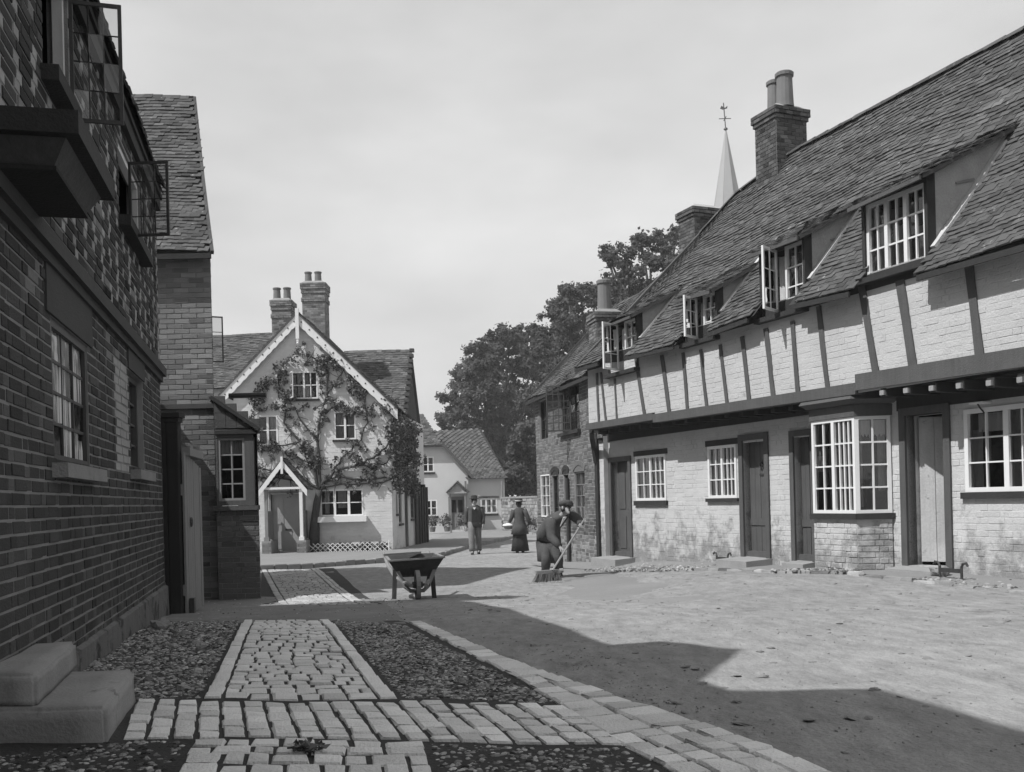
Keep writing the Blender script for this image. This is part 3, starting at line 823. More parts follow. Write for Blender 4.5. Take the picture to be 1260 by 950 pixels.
# boulder by the wall foot
def boulder(name, c, r_, label, mat, seed, sq=(1, .8, .8)):
    bm = bmesh.new(); bmesh.ops.create_icosphere(bm, subdivisions=2, radius=1); rr = random.Random(seed)
    for v in bm.verts:
        k = .8 + .35 * nz2(v.co.x + v.co.z, v.co.y, 1.6, seed) + rr.uniform(-.05, .05); v.co = Vector((v.co.x * sq[0], v.co.y * sq[1], max(v.co.z, -.5) * sq[2])) * (r_ * k)
    me = bpy.data.meshes.new(name); bm.to_mesh(me); bm.free()
    for v in me.vertices: v.co += Vector(c) + Vector((0, 0, r_ * .4))
    me.attributes.new('tone', 'FLOAT', 'POINT').data.foreach_set('value', np.full(len(me.vertices), .5, np.float32))
    return tag(link(name, me, mat), label, 'stone')
q = ag(191, 775); boulder('boulder', gp(q[0] + .05, q[1]), .1, 'small rounded boulder at the foot of the dark brick wall beside the gate', m_stone, 3)

# raised footway before the white gabled cottage, edged with kerb stones
kp = [V3(-9.5, 21.4, 0), ag(300, 703), ag(380, 699), ag(470, 692.5), ag(545, 684), ag(580, 673), ag(618, 666), V3(.2, 46, 0)]
bk_ = [V3(-12, 31.9, 0), V3(-9, 31.9, 0), V3(-7, 31.9, 0), V3(-3.9, 31.9, 0), V3(-3.6, 38, 0), V3(-3.2, 50, 0), V3(-2, 54.6, 0), V3(0.3, 56, 0)]
mb = MB()
def rs(pts, n):
    P = np.array([p[:2] for p in pts]); L_ = np.concatenate([[0], np.cumsum(np.linalg.norm(np.diff(P, axis=0), axis=1))]); t = np.linspace(0, L_[-1], n); return np.stack([np.interp(t, L_, P[:, 0]), np.interp(t, L_, P[:, 1])], 1)
def rsk(pts, n):
    P = np.array([p[:2] for p in pts]); t = np.linspace(0, len(P) - 1, n); k = np.arange(len(P)); return np.stack([np.interp(t, k, P[:, 0]), np.interp(t, k, P[:, 1])], 1)
A_, B_ = rsk(kp, 43), rsk(bk_, 43)
for i in range(42):
    for j in range(6):
        c = []
        for (ii, jj) in ((i, j), (i + 1, j), (i + 1, j + 1), (i, j + 1)):
            p = A_[ii] * (1 - jj / 6) + B_[ii] * jj / 6; c.append(gp(p[0], p[1], .10))
        mb.quad(*c)
foot = mb.build('footway', m_foot, None, True, 'structure')
KM, KO, KT = [], [], []
kk = rs(kp, 90)
for i in range(89):
    a, b = kk[i], kk[i + 1]; m = (a + b) / 2; e = (b - a); L_ = np.linalg.norm(e); e /= L_
    KM.append(np.stack([-V3(e[0], e[1], 0) * (L_ - .02), V3(0, 0, 1) * (.27 + random.uniform(-.012, .012)), V3(e[1], -e[0], 0) * .16], 1)); KO.append(gp(m[0], m[1], -.15)); KT.append(random.gauss(.35, .15))
pieces('kerb_stone', 'kerb_stones', foot, BRICKS, KM, KO, KT, m_stone, 300)
# ================================================================= TIMBER-FRAMED ROW (right)
ROW = Fac((1.70, 20.87), (.385, -.923))
OV = .50                                             # overhang of the upper floor
sLo = ROW.px(736, 610)[0]; sL = ROW.px(724, 495, OV)[0]; sN = 15.6                  # far end, near end (well outside the frame)
row = thing('cottage_row', 'long timber framed cottage row with jettied whitewashed upper floor and tiled dormer roof', 'cottages', ROW.pt(7, E - 1.1, 0))
zg = lambda s: float(G(*ROW.pt(s, 0)[:2]))
ZB = E - 1.75
jp = [(727, 530), (860, 511), (1056, 487), (1060, 480), (1246, 462)]
jz = [ROW.px(x, y, OV) for x, y in jp]
jz_f = lambda s: float(np.interp(s, [a for a, b in jz], [b for a, b in jz]))
# openings in the ground floor, from far to near
O = {}
O['door1'] = ROW.rect(754, 568, 775, 674); O['win1'] = ROW.rect(783, 560, 820, 616); O['win2'] = ROW.rect(872, 548, 907, 613)
O['door2'] = ROW.rect(916, 541, 943, 684); O['door3'] = ROW.rect(979, 536, 1000, 690); O['door4'] = ROW.rect(1117, 509, 1164, 697); O['win4'] = ROW.rect(1188, 500, 1262, 605)
for k in ('door1', 'door2', 'door3', 'door4'):
    a, b, lo, hi = O[k]; g_ = zg((a + b) / 2); O[k] = (a, b, min(max(lo, g_ + .08), g_ + .17), hi)
bay = ROW.rect(1000, 515, 1096, 633, .2)
sb0 = ROW.px(1000, 570, .0)[0]; sb1 = ROW.px(1072, 570, 0.)[0]
b0s = ROW.px(1000, 575, .42)[0] - .06; b1s = ROW.px(1053, 575, .42)[0] ; zb0 = bay[2]; zb1 = bay[3]
bend = ROW.px(1098, 575, 0.)[0]
O['bayhole'] = (b0s + .08, bend - .1, zb0 + .05, zb1)
ops = list(O.values())
low = wall_sheet(ROW, sLo, sN, ZB, E + 1.5, ops, m_white, 'ground_floor_wall', row)
ndoor = lambda s, z, hd, t: t
brickwork(ROW, sLo, sN, ZB + .3, E + 1.28, ops, m_white, low, ch=.078, proud=.003, joint=.008, jit=.003, limit=300)
# timber posts dividing the ground floor
def post(x, y0, y1, w, d=.03, name='post', mat=None, dd=0.):
    s, _ = ROW.px(x, (y0 + y1) / 2, dd); z0 = ROW.px(x, y1, dd)[1]; z1 = ROW.px(x, y0, dd)[1]
    mb = MB(); mb.fbox(ROW, s - w / 2, s + w / 2, z0, z1, dd - .05, dd + d); return mb.build(name, mat or m_timber, row)
# windows
grid_window(ROW, O['win1'], row, [2, 3], 3, d=-.04, sill=(.05, .09, m_timber_dk), curtain=[(.1, .45, .05, .95, m_curtain), (.8, .98, .05, .5, m_lace)])
grid_window(ROW, O['win2'], row, [2, 3], 3, d=-.04, sill=(.05, .06, m_timber_dk), curtain=[(.05, .22, .05, .95, m_curtain), (.6, .9, .05, .5, m_lace)])
a, b, lo, hi = O['win4']
grid_window(ROW, (a, b + .35, lo, hi), row, [2, 3], 3, d=-.04, fw=.055, mull=.07, sill=(.05, .08, m_timber_dk), curtain=[(.03, .16, .05, .75, m_curtain), (.45, .62, .05, .95, m_curtain), (.1, .4, .72, .94, m_lace), (.6, .95, .05, .28, m_lace)])
for k, (hdx0, hdx1, ym) in dict(win1=(781, 821, 558), win2=(870, 909, 545)).items():
    a, b, lo, hi = O[k]; mb = MB(); mb.fbox(ROW, a - .06, b + .06, hi + .002, hi + .10, -.05, .02); mb.build('lintel', m_timber_dk, row)
# doors
for k, sc in (('door1', .10), ('door2', .10), ('door3', .09), ('door4', .10)):
    a, b, lo, hi = O[k]
    door_frame(ROW, (a, b, lo - .04, hi), row, m_timber, fw=sc, d0=-.14, d1=.035)
    if k != 'door4':
        plank_door(ROW, (a, b, lo, hi), row, m_door, d=-.13, n=4) if k != 'door1' else plank_door(ROW, (a, b, lo, hi), row, m_door, d=-.13, panels=[(.12, .46, .08, .42), (.54, .88, .08, .42), (.12, .46, .5, .93), (.54, .88, .5, .93)])
    else:
        # door standing ajar, dark passage behind
        F4 = Fac(ROW.pt(a + .05, 0, -.16)[:2], unit(ROW.e * .80 - ROW.n * .60)[:2])
        w4 = (b - a) * .90
        mb = MB(); mb.fbox(F4, 0, w4, lo + .04, hi - .02, -.03, 0); dr = mb.build('door', m_door_pale, row)
        for i in range(3):
            q = MB(); q.fbox(F4, w4 * i / 3 + .004, w4 * (i + 1) / 3 - .004, lo + .045, hi - .03, -.045, -.029); q.build('plank', m_door_pale, dr)
            q = MB(); q.fbox(F4, w4 * i / 3 + .004, w4 * (i + 1) / 3 - .004, lo + .045, hi - .03, -.002, .012); q.build('plank', m_door_pale, dr)
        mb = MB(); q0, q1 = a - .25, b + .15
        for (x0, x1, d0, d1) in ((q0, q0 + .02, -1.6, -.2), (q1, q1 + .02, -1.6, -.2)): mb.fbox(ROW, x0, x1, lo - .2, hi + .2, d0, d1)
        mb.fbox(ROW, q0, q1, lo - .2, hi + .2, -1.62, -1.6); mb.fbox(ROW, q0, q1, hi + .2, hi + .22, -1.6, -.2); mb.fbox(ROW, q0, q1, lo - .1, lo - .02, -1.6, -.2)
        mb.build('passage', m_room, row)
a, b, lo, hi = O['door2']
mb = MB(); zk = lo + (hi - lo) * .78; c_ = (a + b) / 2 + .05
mb.tube([ROW.pt(c_, zk + .05, -.10), ROW.pt(c_ + .045, zk, -.09), ROW.pt(c_, zk - .05, -.09), ROW.pt(c_ - .045, zk, -.09), ROW.pt(c_, zk + .05, -.10)], .014, 6); mb.fbox(ROW, c_ - .06, c_ + .06, zk - .16, zk - .13, -.115, -.10); mb.build('door_knocker', m_iron, row)
# threshold slabs
for k, w_, pj in (('door1', .16, .45), ('door2', .12, .5), ('door3', .05, .25), ('door4', .1, .32)):
    a, b, lo, hi = O[k]; mb = MB(); g_ = zg(a)
    p = [ROW.pt(a - w_, g_ - .08, pj), ROW.pt(b + w_, g_ - .08, pj), ROW.pt(b + w_, g_ - .08, -.05), ROW.pt(a - w_, g_ - .08, -.05)]
    mb.hexa(p + [x + V3(0, 0, lo - .0 - g_ + .08 - (.03 if i < 2 else 0)) for i, x in enumerate(p)]); mb.build('doorstep', m_step, row)
    if k in ('door2', 'door3', 'door1'):
        mb = MB(); mb.fbox(ROW, a, b, lo + .002, lo + .09, -.125, -.03); mb.build('threshold', m_timber, row)
# bay shop window: front lights and canted near light over a brick apron
BD = .42
p0 = ROW.pt(b0s, 0, .04); p1 = ROW.pt(b0s + .06, 0, BD); p2 = ROW.pt(b1s, 0, BD); p3 = ROW.pt(bend, 0, .02)
bayp = [p0, p1, p2, p3]
FB = Fac(p1[:2], (p2 - p1)[:2]); LB = np.linalg.norm((p2 - p1)[:2]); FS = Fac(p2[:2], (p3 - p2)[:2]); LS = np.linalg.norm((p3 - p2)[:2]); FA = Fac(p0[:2], (p1 - p0)[:2]); LA = np.linalg.norm((p1 - p0)[:2])
zlo = zb0 + .02; zhi = zb1
grid_window(FB, (.0, LB, zlo, zhi), row, [2, 4], 4, d=-.05, fw=.045, mull=.055, bar=.02, back=False, curtain=[(.02, .16, .45, .62, m_lace), (.3, .5, .05, .95, m_curtain), (.62, .8, .05, .95, m_curtain), (.4, .98, .78, .97, m_lace)])
grid_window(FS, (.0, LS, zlo, zhi), row, [2], 4, d=-.05, fw=.045, bar=.022, back=False)
w_ = grid_window(FA, (.0, LA, zlo, zhi), row, [1], 4, d=-.05, fw=.045, bar=.02, back=False)
hang_cloth(FS, .06, LS * .26, zlo + .08, zhi - .06, -.12, m_curtain, row); hang_cloth(FS, LS * .70, LS * .95, zlo + .3, zhi - .06, -.13, m_curtain, row, taper=.3)
hang_cloth(FS, .08, LS * .48, zhi - .30, zhi - .05, -.09, m_lace, row, name='lace_valance', scallop=.07); hang_cloth(FS, LS * .55, LS * .93, zhi - .30, zhi - .05, -.09, m_lace, row, name='lace_valance', scallop=.07)
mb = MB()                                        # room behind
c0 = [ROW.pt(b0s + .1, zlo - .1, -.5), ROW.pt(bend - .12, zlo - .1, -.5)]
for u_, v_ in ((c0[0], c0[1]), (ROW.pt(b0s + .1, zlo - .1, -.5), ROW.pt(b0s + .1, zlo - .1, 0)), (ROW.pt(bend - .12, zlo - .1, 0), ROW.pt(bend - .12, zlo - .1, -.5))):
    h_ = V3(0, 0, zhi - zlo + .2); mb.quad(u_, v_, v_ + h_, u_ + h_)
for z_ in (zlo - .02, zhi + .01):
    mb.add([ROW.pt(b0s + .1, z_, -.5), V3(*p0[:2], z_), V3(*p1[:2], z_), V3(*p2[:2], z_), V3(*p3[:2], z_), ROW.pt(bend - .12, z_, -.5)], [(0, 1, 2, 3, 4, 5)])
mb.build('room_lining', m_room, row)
def bayslab(z0, z1, out, name, mat, out2=None):
    out2 = out if out2 is None else out2
    cx = sum(bayp) / 4
    def exp(o_): return [ROW.pt(b0s - o_, 0, -.02), ROW.pt(b0s - o_ * .6 + .06, 0, BD + o_), ROW.pt(b1s + o_ * .6, 0, BD + o_), ROW.pt(bend + o_ * 1.2, 0, -.02)]
    a_, b_ = exp(out), exp(out2); mb = MB()
    vs = [p + V3(0, 0, z0) for p in a_] + [p + V3(0, 0, z1) for p in b_]
    mb.add(vs, [(3, 2, 1, 0), (4, 5, 6, 7), (0, 1, 5, 4), (1, 2, 6, 5), (2, 3, 7, 6), (3, 0, 4, 7)]); return mb.build(name, mat, row)
bayslab(zb0 - .06, zlo - .003, .05, 'bay_sill', m_timber_dk)
bayslab(zhi + .003, zhi + .16, .03, 'bay_fascia', m_timber); bayslab(zhi + .163, zhi + .22, .06, 'bay_cornice', m_timber, .13); bayslab(zhi + .223, zhi + .36, .15, 'bay_roof', m_timber, .06)
# brick apron under the bay
gb = zg(b1s) - .1
for F_, L_ in ((FB, LB), (FS, LS), (FA, LA)):
    ap = wall_sheet(F_, 0, L_, gb, zb0 - .055, (), m_white, 'bay_apron', row)
    brickwork(F_, 0, L_, gb, zb0 - .06, (), m_white, ap, ch=.078, proud=.007, joint=.012, jit=.005)
# bressummer, joists, soffit
mb = MB(); ms = MB()
pts = [(sL - .05, jz_f(sL)), (jz[2][0], jz[2][1])]
def bre(s0, z0, s1, z1, h):
    a = [ROW.pt(s0, z0, OV - .12), ROW.pt(s1, z1, OV - .12), ROW.pt(s1, z1, OV + .05), ROW.pt(s0, z0, OV + .05)]
    mb = MB(); mb.hexa(a + [p + V3(0, 0, h) for p in a]); mb.build('bressummer', m_timber, row)
sm_ = ROW.px(806, 519, OV)[0]
bre(sL - .05, jz[0][1] + .02, sm_, jz_f(sm_) + .03, .13); bre(sm_ + .003, jz_f(sm_) - .02, jz[2][0], jz[2][1] + .02, .15); bre(jz[2][0] + .003, jz[3][1] + .0, sN, jz_f(sN) + .02, .21)
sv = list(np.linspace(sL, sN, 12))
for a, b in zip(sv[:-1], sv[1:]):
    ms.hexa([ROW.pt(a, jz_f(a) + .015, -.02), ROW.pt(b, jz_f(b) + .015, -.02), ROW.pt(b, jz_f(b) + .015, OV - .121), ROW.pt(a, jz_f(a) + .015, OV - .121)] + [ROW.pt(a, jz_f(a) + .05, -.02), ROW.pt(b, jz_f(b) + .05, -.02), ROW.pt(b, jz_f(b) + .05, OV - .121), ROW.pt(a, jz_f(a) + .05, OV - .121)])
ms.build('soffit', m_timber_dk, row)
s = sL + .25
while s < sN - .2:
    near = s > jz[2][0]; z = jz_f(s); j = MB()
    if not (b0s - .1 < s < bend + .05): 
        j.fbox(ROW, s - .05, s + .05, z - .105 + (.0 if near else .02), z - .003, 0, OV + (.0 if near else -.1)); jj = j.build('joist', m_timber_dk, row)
        if near: j = MB(); j.fbox(ROW, s - .035, s + .035, z - .09, z - .03, OV + .002, OV + .035); j.build('joist_end', m_joist, jj)  # sunlit end and shaded body are put into the two colours
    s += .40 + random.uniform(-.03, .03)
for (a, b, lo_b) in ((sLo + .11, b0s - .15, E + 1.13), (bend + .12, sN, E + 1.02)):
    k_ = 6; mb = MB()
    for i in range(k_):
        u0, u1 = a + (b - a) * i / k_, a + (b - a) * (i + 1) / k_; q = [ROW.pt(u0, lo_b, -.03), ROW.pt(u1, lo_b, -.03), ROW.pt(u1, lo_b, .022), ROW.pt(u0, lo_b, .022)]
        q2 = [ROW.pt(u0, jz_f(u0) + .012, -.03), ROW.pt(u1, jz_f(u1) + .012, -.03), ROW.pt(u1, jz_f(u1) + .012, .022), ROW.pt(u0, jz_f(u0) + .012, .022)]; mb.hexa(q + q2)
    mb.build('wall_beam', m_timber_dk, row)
# corner post and curved bracket at the far end
mb = MB(); mb.fbox(ROW, sLo - .02, sLo + .10, zg(sLo) - .05, jz_f(sL) - .0, -.05, .06); mb.build('corner_post', m_timber_dk, row)
mb = MB(); mb.tube([ROW.pt(sLo + .04, jz_f(sL) - .62, .05), ROW.pt(sLo + .08, jz_f(sL) - .3, .12), ROW.pt((sL + sLo) / 2, jz_f(sL) - .1, .28), ROW.pt(sL - .0, jz_f(sL) - .01, .44)], [.06, .06, .055, .05], 6); mb.build('bracket', m_timber_dk, row)
# ------------------------------------------------ upper floor
ZE = E + 2.66
up = wall_sheet(ROW, sL, jz[2][0], E + 1.42, ZE + .12, (), m_white_up, 'upper_wall', row, d=OV)
wall_sheet(ROW, jz[2][0], sN, E + 1.27, ZE + .12, (), m_white_up, 'upper_wall', row, d=OV)
# returns at the far end
mb = MB(); mb.quad(ROW.pt(sL, E + 1.3, OV), ROW.pt(sL, ZE + .1, OV), ROW.pt(sL, ZE + .1, -5), ROW.pt(sL, E + 1.3, -5)); 
mb.quad(ROW.pt(sLo, E - 2, 0), ROW.pt(sLo, E + 1.6, 0), ROW.pt(sLo, E + 1.6, -5), ROW.pt(sLo, E - 2, -5)); mb.quad(ROW.pt(sN, E - 2, OV), ROW.pt(sN, ZE + .1, OV), ROW.pt(sN, ZE + .1, -5.6), ROW.pt(sN, E - 2, -5.6))
mb.build('end_wall', m_white_up, row)
brickwork(ROW, sL + .02, sN, E + 1.32, ZE + .08, (), m_white_up, up, d=OV, ch=.078, proud=.0026, joint=.007, jit=.0028, bond='flemish', skip=lambda s, z: z < jz_f(s) + .16)
studs = [(738, 735, 525, 459), (747, 740, 524, 458), (760, 757, 521, 466), (795, 783, 517, 440), (825, 815, 513, 437), (847, 841, 510, 434), (871, 863, 505, 430), (896, 887, 501, 424), (923, 914, 497, 414), (953, 943, 492, 404), (983, 976, 487, 395), (1020, 1008, 481, 377), (1080, 1061, 466, 352), (1125, 1108, 455, 345), (1207, 1192, 442, 316)]
for i, (xb, xt, yb, yt) in enumerate(studs):
    a = ROW.px(xb, yb, OV); b = ROW.px(xt, yt, OV); w = .034 if i < 3 or 5 <= i < 8 else (.044 if i < 12 else .062)
    w *= random.uniform(.9, 1.15)
    p = [ROW.pt(a[0] - w, a[1], OV - .02), ROW.pt(a[0] + w, a[1], OV - .02), ROW.pt(a[0] + w, a[1], OV + .022), ROW.pt(a[0] - w, a[1], OV + .022)]
    q = [ROW.pt(b[0] - w, b[1], OV - .02), ROW.pt(b[0] + w, b[1], OV - .02), ROW.pt(b[0] + w, b[1], OV + .022), ROW.pt(b[0] - w, b[1], OV + .022)]
    m_ = [(x + y) / 2 + ROW.e * random.uniform(-.02, .02) for x, y in zip(p, q)]
    mb = MB(); mb.hexa(p + m_); mb.hexa(m_ + q); mb.build('stud', m_timber, row)
s = ROW.px(1300, 400, OV)[0]
while s < sN: mb = MB(); mb.fbox(ROW, s - .07, s + .07, jz_f(s) + .1, ZE, OV - .02, OV + .022); mb.build('stud', m_timber, row); s += .8
# wall plate under the eaves
mb = MB(); mb.fbox(ROW, sL, sN, ZE - .10, ZE + .1, OV - .05, OV + .012); mb.build('wall_plate', m_timber_dk, row)
# ------------------------------------------------ roof
ZR = lambda s: E + np.interp(s, [sL, 2.2, 4, 20], [5.62, 6.08, 6.33, 6.42])
EV, RB = OV + .24, OV - 2.9
def ROOF(s, t):
    z0 = ZE - .10 + .05 * math.sin(s * 1.1)
    z1 = float(ZR(s)); z = z0 + (z1 - z0) * t + .05 * math.sin(s * .9 + 1) * math.sin(math.pi * t) + .03 * math.sin(s * 2.3 + t * 4) * t * (1 - t) * 3 - .10 * math.sin(math.pi * t)
    return ROW.pt(s, z, EV + (RB - EV) * t)
dorm = []                                            # (s0,s1,z_sill,z_head)
for (x0, y0, x1, y1) in ((751, 396, 784, 455), (846, 364, 882, 416), (939, 304, 990, 383), (1066, 238, 1140, 330)):
    s0 = ROW.px(x0, (y0 + y1) / 2, OV)[0]; s1 = ROW.px(x1, (y0 + y1) / 2, OV)[0]
    zt = ROW.px((x0 + x1) / 2, y0, OV)[1]; zb = ROW.px((x0 + x1) / 2, y1, OV)[1]
    dorm.append((s0, s1, zb, zt))
m_fillet = M('mortar_fillet_lime', .5, .95, .3, 6, .6, 50)
PD = math.tan(rad(27))
def droof(D, dd): return D[3] + .10 + PD * (OV - dd)
def in_dormer(s, t, mar=.0):
    p = ROOF(s, t); dd = EV + (RB - EV) * t
    for D in dorm:
        if D[0] - .02 - mar < s < D[1] + .02 + mar and p[2] < droof(D, dd) and dd < OV + .3: return True
    return False
rb = roof_bed(ROOF, sL - .08, sN, row, m_roofbed, 110, 30, skip=lambda s, t: in_dormer(s, t, -.02))
tile_roof(ROOF, sL - .08, sN, 4.75, rb, m_tile, 300, gauge=.088, skip=lambda s, t: in_dormer(s, t, .02))
# rear slope, closes the silhouette
mb = MB(); sv = np.linspace(sL - .08, sN, 40)
for a, b in zip(sv[:-1], sv[1:]): mb.quad(ROOF(a, 1), ROOF(b, 1), ROW.pt(b, ZE, RB - 3), ROW.pt(a, ZE, RB - 3))
mb.add([ROW.pt(sL - .06, ZE - .2, OV + .1), ROW.pt(sL - .06, float(ZR(sL)) - .03, RB), ROW.pt(sL - .06, ZE - .2, RB - 3)], [(0, 1, 2)])
mb.build('rear_roof', m_tile_far, row)
# ridge tiles
s = sL - .05; nseg = 0
while s < sN:
    a, b = ROOF(s, 1), ROOF(s + .33, 1); mb = MB(); n_ = 7; vs = []
    for p in (a, b):
        for j in range(n_):
            an = math.pi * j / (n_ - 1); vs.append(p + ROW.n * math.cos(an) * .13 + V3(0, 0, math.sin(an) * .09 - .03 + random.uniform(-.008, .008)))
    mb.add(vs, [(j, j + 1, n_ + j + 1, n_ + j) for j in range(n_ - 1)], random.uniform(.2, .8)); mb.build('ridge_tile', m_tile, row, True); s += .335
# tile verge upstand at the far end
mb = MB(); mb.beam(ROOF(sL - .06, .0) + V3(0, 0, .03), ROOF(sL - .06, 1.) + V3(0, 0, .05), .09, .05); mb.build('verge', m_tile, row)
# eaves board
gaps = [sL - .08] + [x for D in dorm for x in (D[0] - .07, D[1] + .07)] + [sN]
for a, b in zip(gaps[0::2], gaps[1::2]):
    if b - a > .1: mb = MB(); mb.beam(ROOF(a, .0) + V3(0, 0, -.035), ROOF(b, .0) + V3(0, 0, -.035), .03, .07); mb.build('eaves_board', m_timber_dk, row)
for di, D in enumerate(dorm):
    s0, s1, zb, zt = D
    # meeting line of dormer roof and main roof
    def meet(s):
        for k in range(200):
            t = k / 200; p = ROOF(s, t); dd = EV + (RB - EV) * t
            if dd < OV and p[2] >= droof(D, dd): return dd
        return RB
    dm = min(meet(s0), meet(s1)) - .12
    front = MB(); front.fbox(ROW, s0 - .05, s0 - .001, zb - .02, zt + .05, OV - .1, OV + .03); front.fbox(ROW, s1 + .001, s1 + .05, zb - .02, zt + .05, OV - .1, OV + .03); front.fbox(ROW, s0 - .05, s1 + .05, zt + .003, zt + .10, OV - .1, OV + .025)
    do = front.build('dormer', m_timber_dk, row)
    # cheeks
    for sc, sg in ((s0 - .03, -1), (s1 + .03, 1)):
        poly = [ROW.pt(sc, zt + .06, OV - .02)]; n_ = 10; low = []
        for k in range(n_ + 1):
            dd = OV - .02 + (dm + .1 - OV) * k / n_; t = (dd - EV) / (RB - EV); low.append(ROW.pt(sc, ROOF(sc, t)[2] - .03, dd))
        poly += [ROW.pt(sc, droof(D, dm + .1) - .03, dm + .1)] + low[::-1]
        mb = MB(); mb.prism(poly, ROW.e * (-.03 * sg)); mb.build('cheek', m_plaster, do)
        if sg > 0:
            mb = MB(); q0 = ROW.pt(sc, zt - .25, OV - .12) + ROW.e * .006; 
            mb.beam(ROW.pt(sc + .004, zt + .02, OV - .45), ROW.pt(sc + .004, zt - .02 + .12, OV - .75) , .02, .03); mb.build('lead_flashing', m_lead, do)
            mb = MB()
            for k in range(n_ - 2): mb.beam(low[k] + V3(0, 0, .085) + ROW.e * .045, low[k + 1] + V3(0, 0, .085) + ROW.e * .045, .08, .06)
            mb.build('mortar_fillet', m_fillet, do)
    # dormer roof
    DR = lambda s, t: ROW.pt(s, droof(D, OV + .20 + (dm - OV - .20) * t) + .03 * math.sin(s * 3 + di) * (1 - t), OV + .20 + (dm - OV - .20) * t)
    L_ = (OV + .2 - dm) / math.cos(rad(27))
    q = roof_bed(DR, s0 - .10, s1 + .12, row, m_timber_dk, 6, 3, name='dormer_roof'); 
    me = q.data
    tile_roof(lambda s, t: DR(s, t), s0 - .10, s1 + .12, L_, q, m_tile, 0, t1=.98, lift=.004)
    mb = MB(); mb.beam(DR(s0 - .1, 0) + V3(0, 0, -.03), DR(s1 + .12, 0) + V3(0, 0, -.03), .03, .05); mb.beam(DR(s1 + .115, 0.02) + V3(0, 0, -.028), DR(s1 + .115, .93) + V3(0, 0, -.028), .025, .05); mb.build('bargeboard', m_timber, q)
    # sill
    mb = MB(); mb.fbox(ROW, s0 - .10, s1 + .08, zb - .10, zb - .03, OV - .1, OV + .12); mb.build('dormer_sill', m_timber_dk, do)
    # room
    mb = MB(); q_ = OV - .5
    mb.quad(ROW.pt(s0, zb, q_), ROW.pt(s1, zb, q_), ROW.pt(s1, zt, q_), ROW.pt(s0, zt, q_)); mb.quad(ROW.pt(s0 - .02, zb, q_), ROW.pt(s0 - .02, zb, OV), ROW.pt(s0 - .02, zt, OV), ROW.pt(s0 - .02, zt, q_)); mb.quad(ROW.pt(s1 + .0, zb, q_), ROW.pt(s1 + .0, zb, OV), ROW.pt(s1 + .0, zt, OV), ROW.pt(s1 + .0, zt, q_)); mb.quad(ROW.pt(s0, zt, q_), ROW.pt(s1, zt, q_), ROW.pt(s1, zt, OV - .1), ROW.pt(s0, zt, OV - .1)); mb.quad(ROW.pt(s0, zb - .03, q_), ROW.pt(s1, zb - .03, q_), ROW.pt(s1, zb - .03, OV - .1), ROW.pt(s0, zb - .03, OV - .1))
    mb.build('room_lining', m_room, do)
    w = s1 - s0; rc_ = (s0, s1, zb, zt)
    if di == 3:
        grid_window(ROW, rc_, row, [2, 2, 2], 3, d=OV - .06, fw=.045, mull=.055, bar=.02, back=False, curtain=[(.03, .3, .05, .6, m_curtain), (.36, .62, .05, .6, m_curtain), (.7, .97, .05, .5, m_curtain)])
    else:
        # left leaf thrown open, right leaf closed
        k = (.30, .34, .36)[di]; cl = (.42, .40, .38)[di]
        grid_window(ROW, (s1 - w * (1 - .55), s1, zb, zt), row, [2], 3 if di else 3, d=OV - .06, fw=.04, bar=.018, back=False)
        casement(ROW.pt(s0 + w * (.36, .40, .40)[di], zb, OV + .02), unit(ROW.n * .90 + ROW.e * .44), zt - zb - .02, w * .48, 2, 3, m_paint, row)
        hang_cloth(ROW, s0 + w * .22, s0 + w * .5, zb + .03, zt - .08, OV - .14, m_lace if di == 0 else m_curtain, do, taper=.3)
# ------------------------------------------------ chimneys
def on_ridge(px_, dd=RB):
    s = ROW.px(px_, 300, dd)[0]; return s, ROW.pt(s, 0, dd)
s, p = on_ridge(964, RB - .02); ang = math.atan2(ROW.e[1], ROW.e[0])
z1 = (606 - 133) / 1200 * p[1] + E - .12
ch = stack(p[0], p[1], float(ZR(s)) - .8, z1, .62, .70, row, m_brick_stack, m_mortar_old, ang, cap=.17, band=False)
for (dx, r_, h_) in ((-.13, .15, .62), (.17, .17, .66)):
    c = p + ROW.e * dx + V3(0, 0, 0) + ROW.n * (.02); pot(V3(c[0], c[1], z1 + .05), r_, h_, ch)
s, p = on_ridge(861, RB - .75)
z1 = (608 - 260) / 1200 * p[1] + E
ch2 = stack(p[0], p[1], E + 3.5, z1, .62, .7, row, m_brick_stack, m_mortar_old, ang, cap=.15, band=False)

# ------------------------------------------------ narrow footway and kerb along the row
mb = MB(); fs_ = np.linspace(ROW.px(690, 690)[0], sN, 60); rf = []
for i in range(len(fs_) - 1):
    for j in range(3):
        c = []
        for (s_, d_) in ((fs_[i], j), (fs_[i + 1], j), (fs_[i + 1], j + 1), (fs_[i], j + 1)):
            p = ROW.pt(s_, 0, -.1 + .85 * d_ / 3); c.append(gp(p[0], p[1], .055 - .01 * d_))
        mb.quad(*c)
rfoot = mb.build('side_footway', m_foot, None, True, 'structure')
KM, KO, KT = [], [], []; s = ROW.px(780, 690)[0]
while s < sN:
    L_ = random.uniform(.18, .42); p = ROW.pt(s + L_ / 2, 0, .78 + random.uniform(-.03, .03)); e = unit(ROW.e + ROW.n * random.uniform(-.08, .08))
    KM.append(np.stack([-e * (L_ - .02), V3(random.gauss(0, .02), 0, 1) * (.135 + random.uniform(-.015, .015)), -np.cross(e, V3(0, 0, 1)) * random.uniform(.07, .11)], 1)); KO.append(gp(p[0], p[1], -.10)); KT.append(random.gauss(.6, .2)); s += L_
pieces('kerb_stone', 'kerb_stones', rfoot, SETTS, KM, KO, KT, m_rubble, 300)
def strip(s0, s1, d0, d1): return [ROW.pt(s0, 0, d0), ROW.pt(s1, 0, d0), ROW.pt(s1, 0, d1), ROW.pt(s0, 0, d1)]
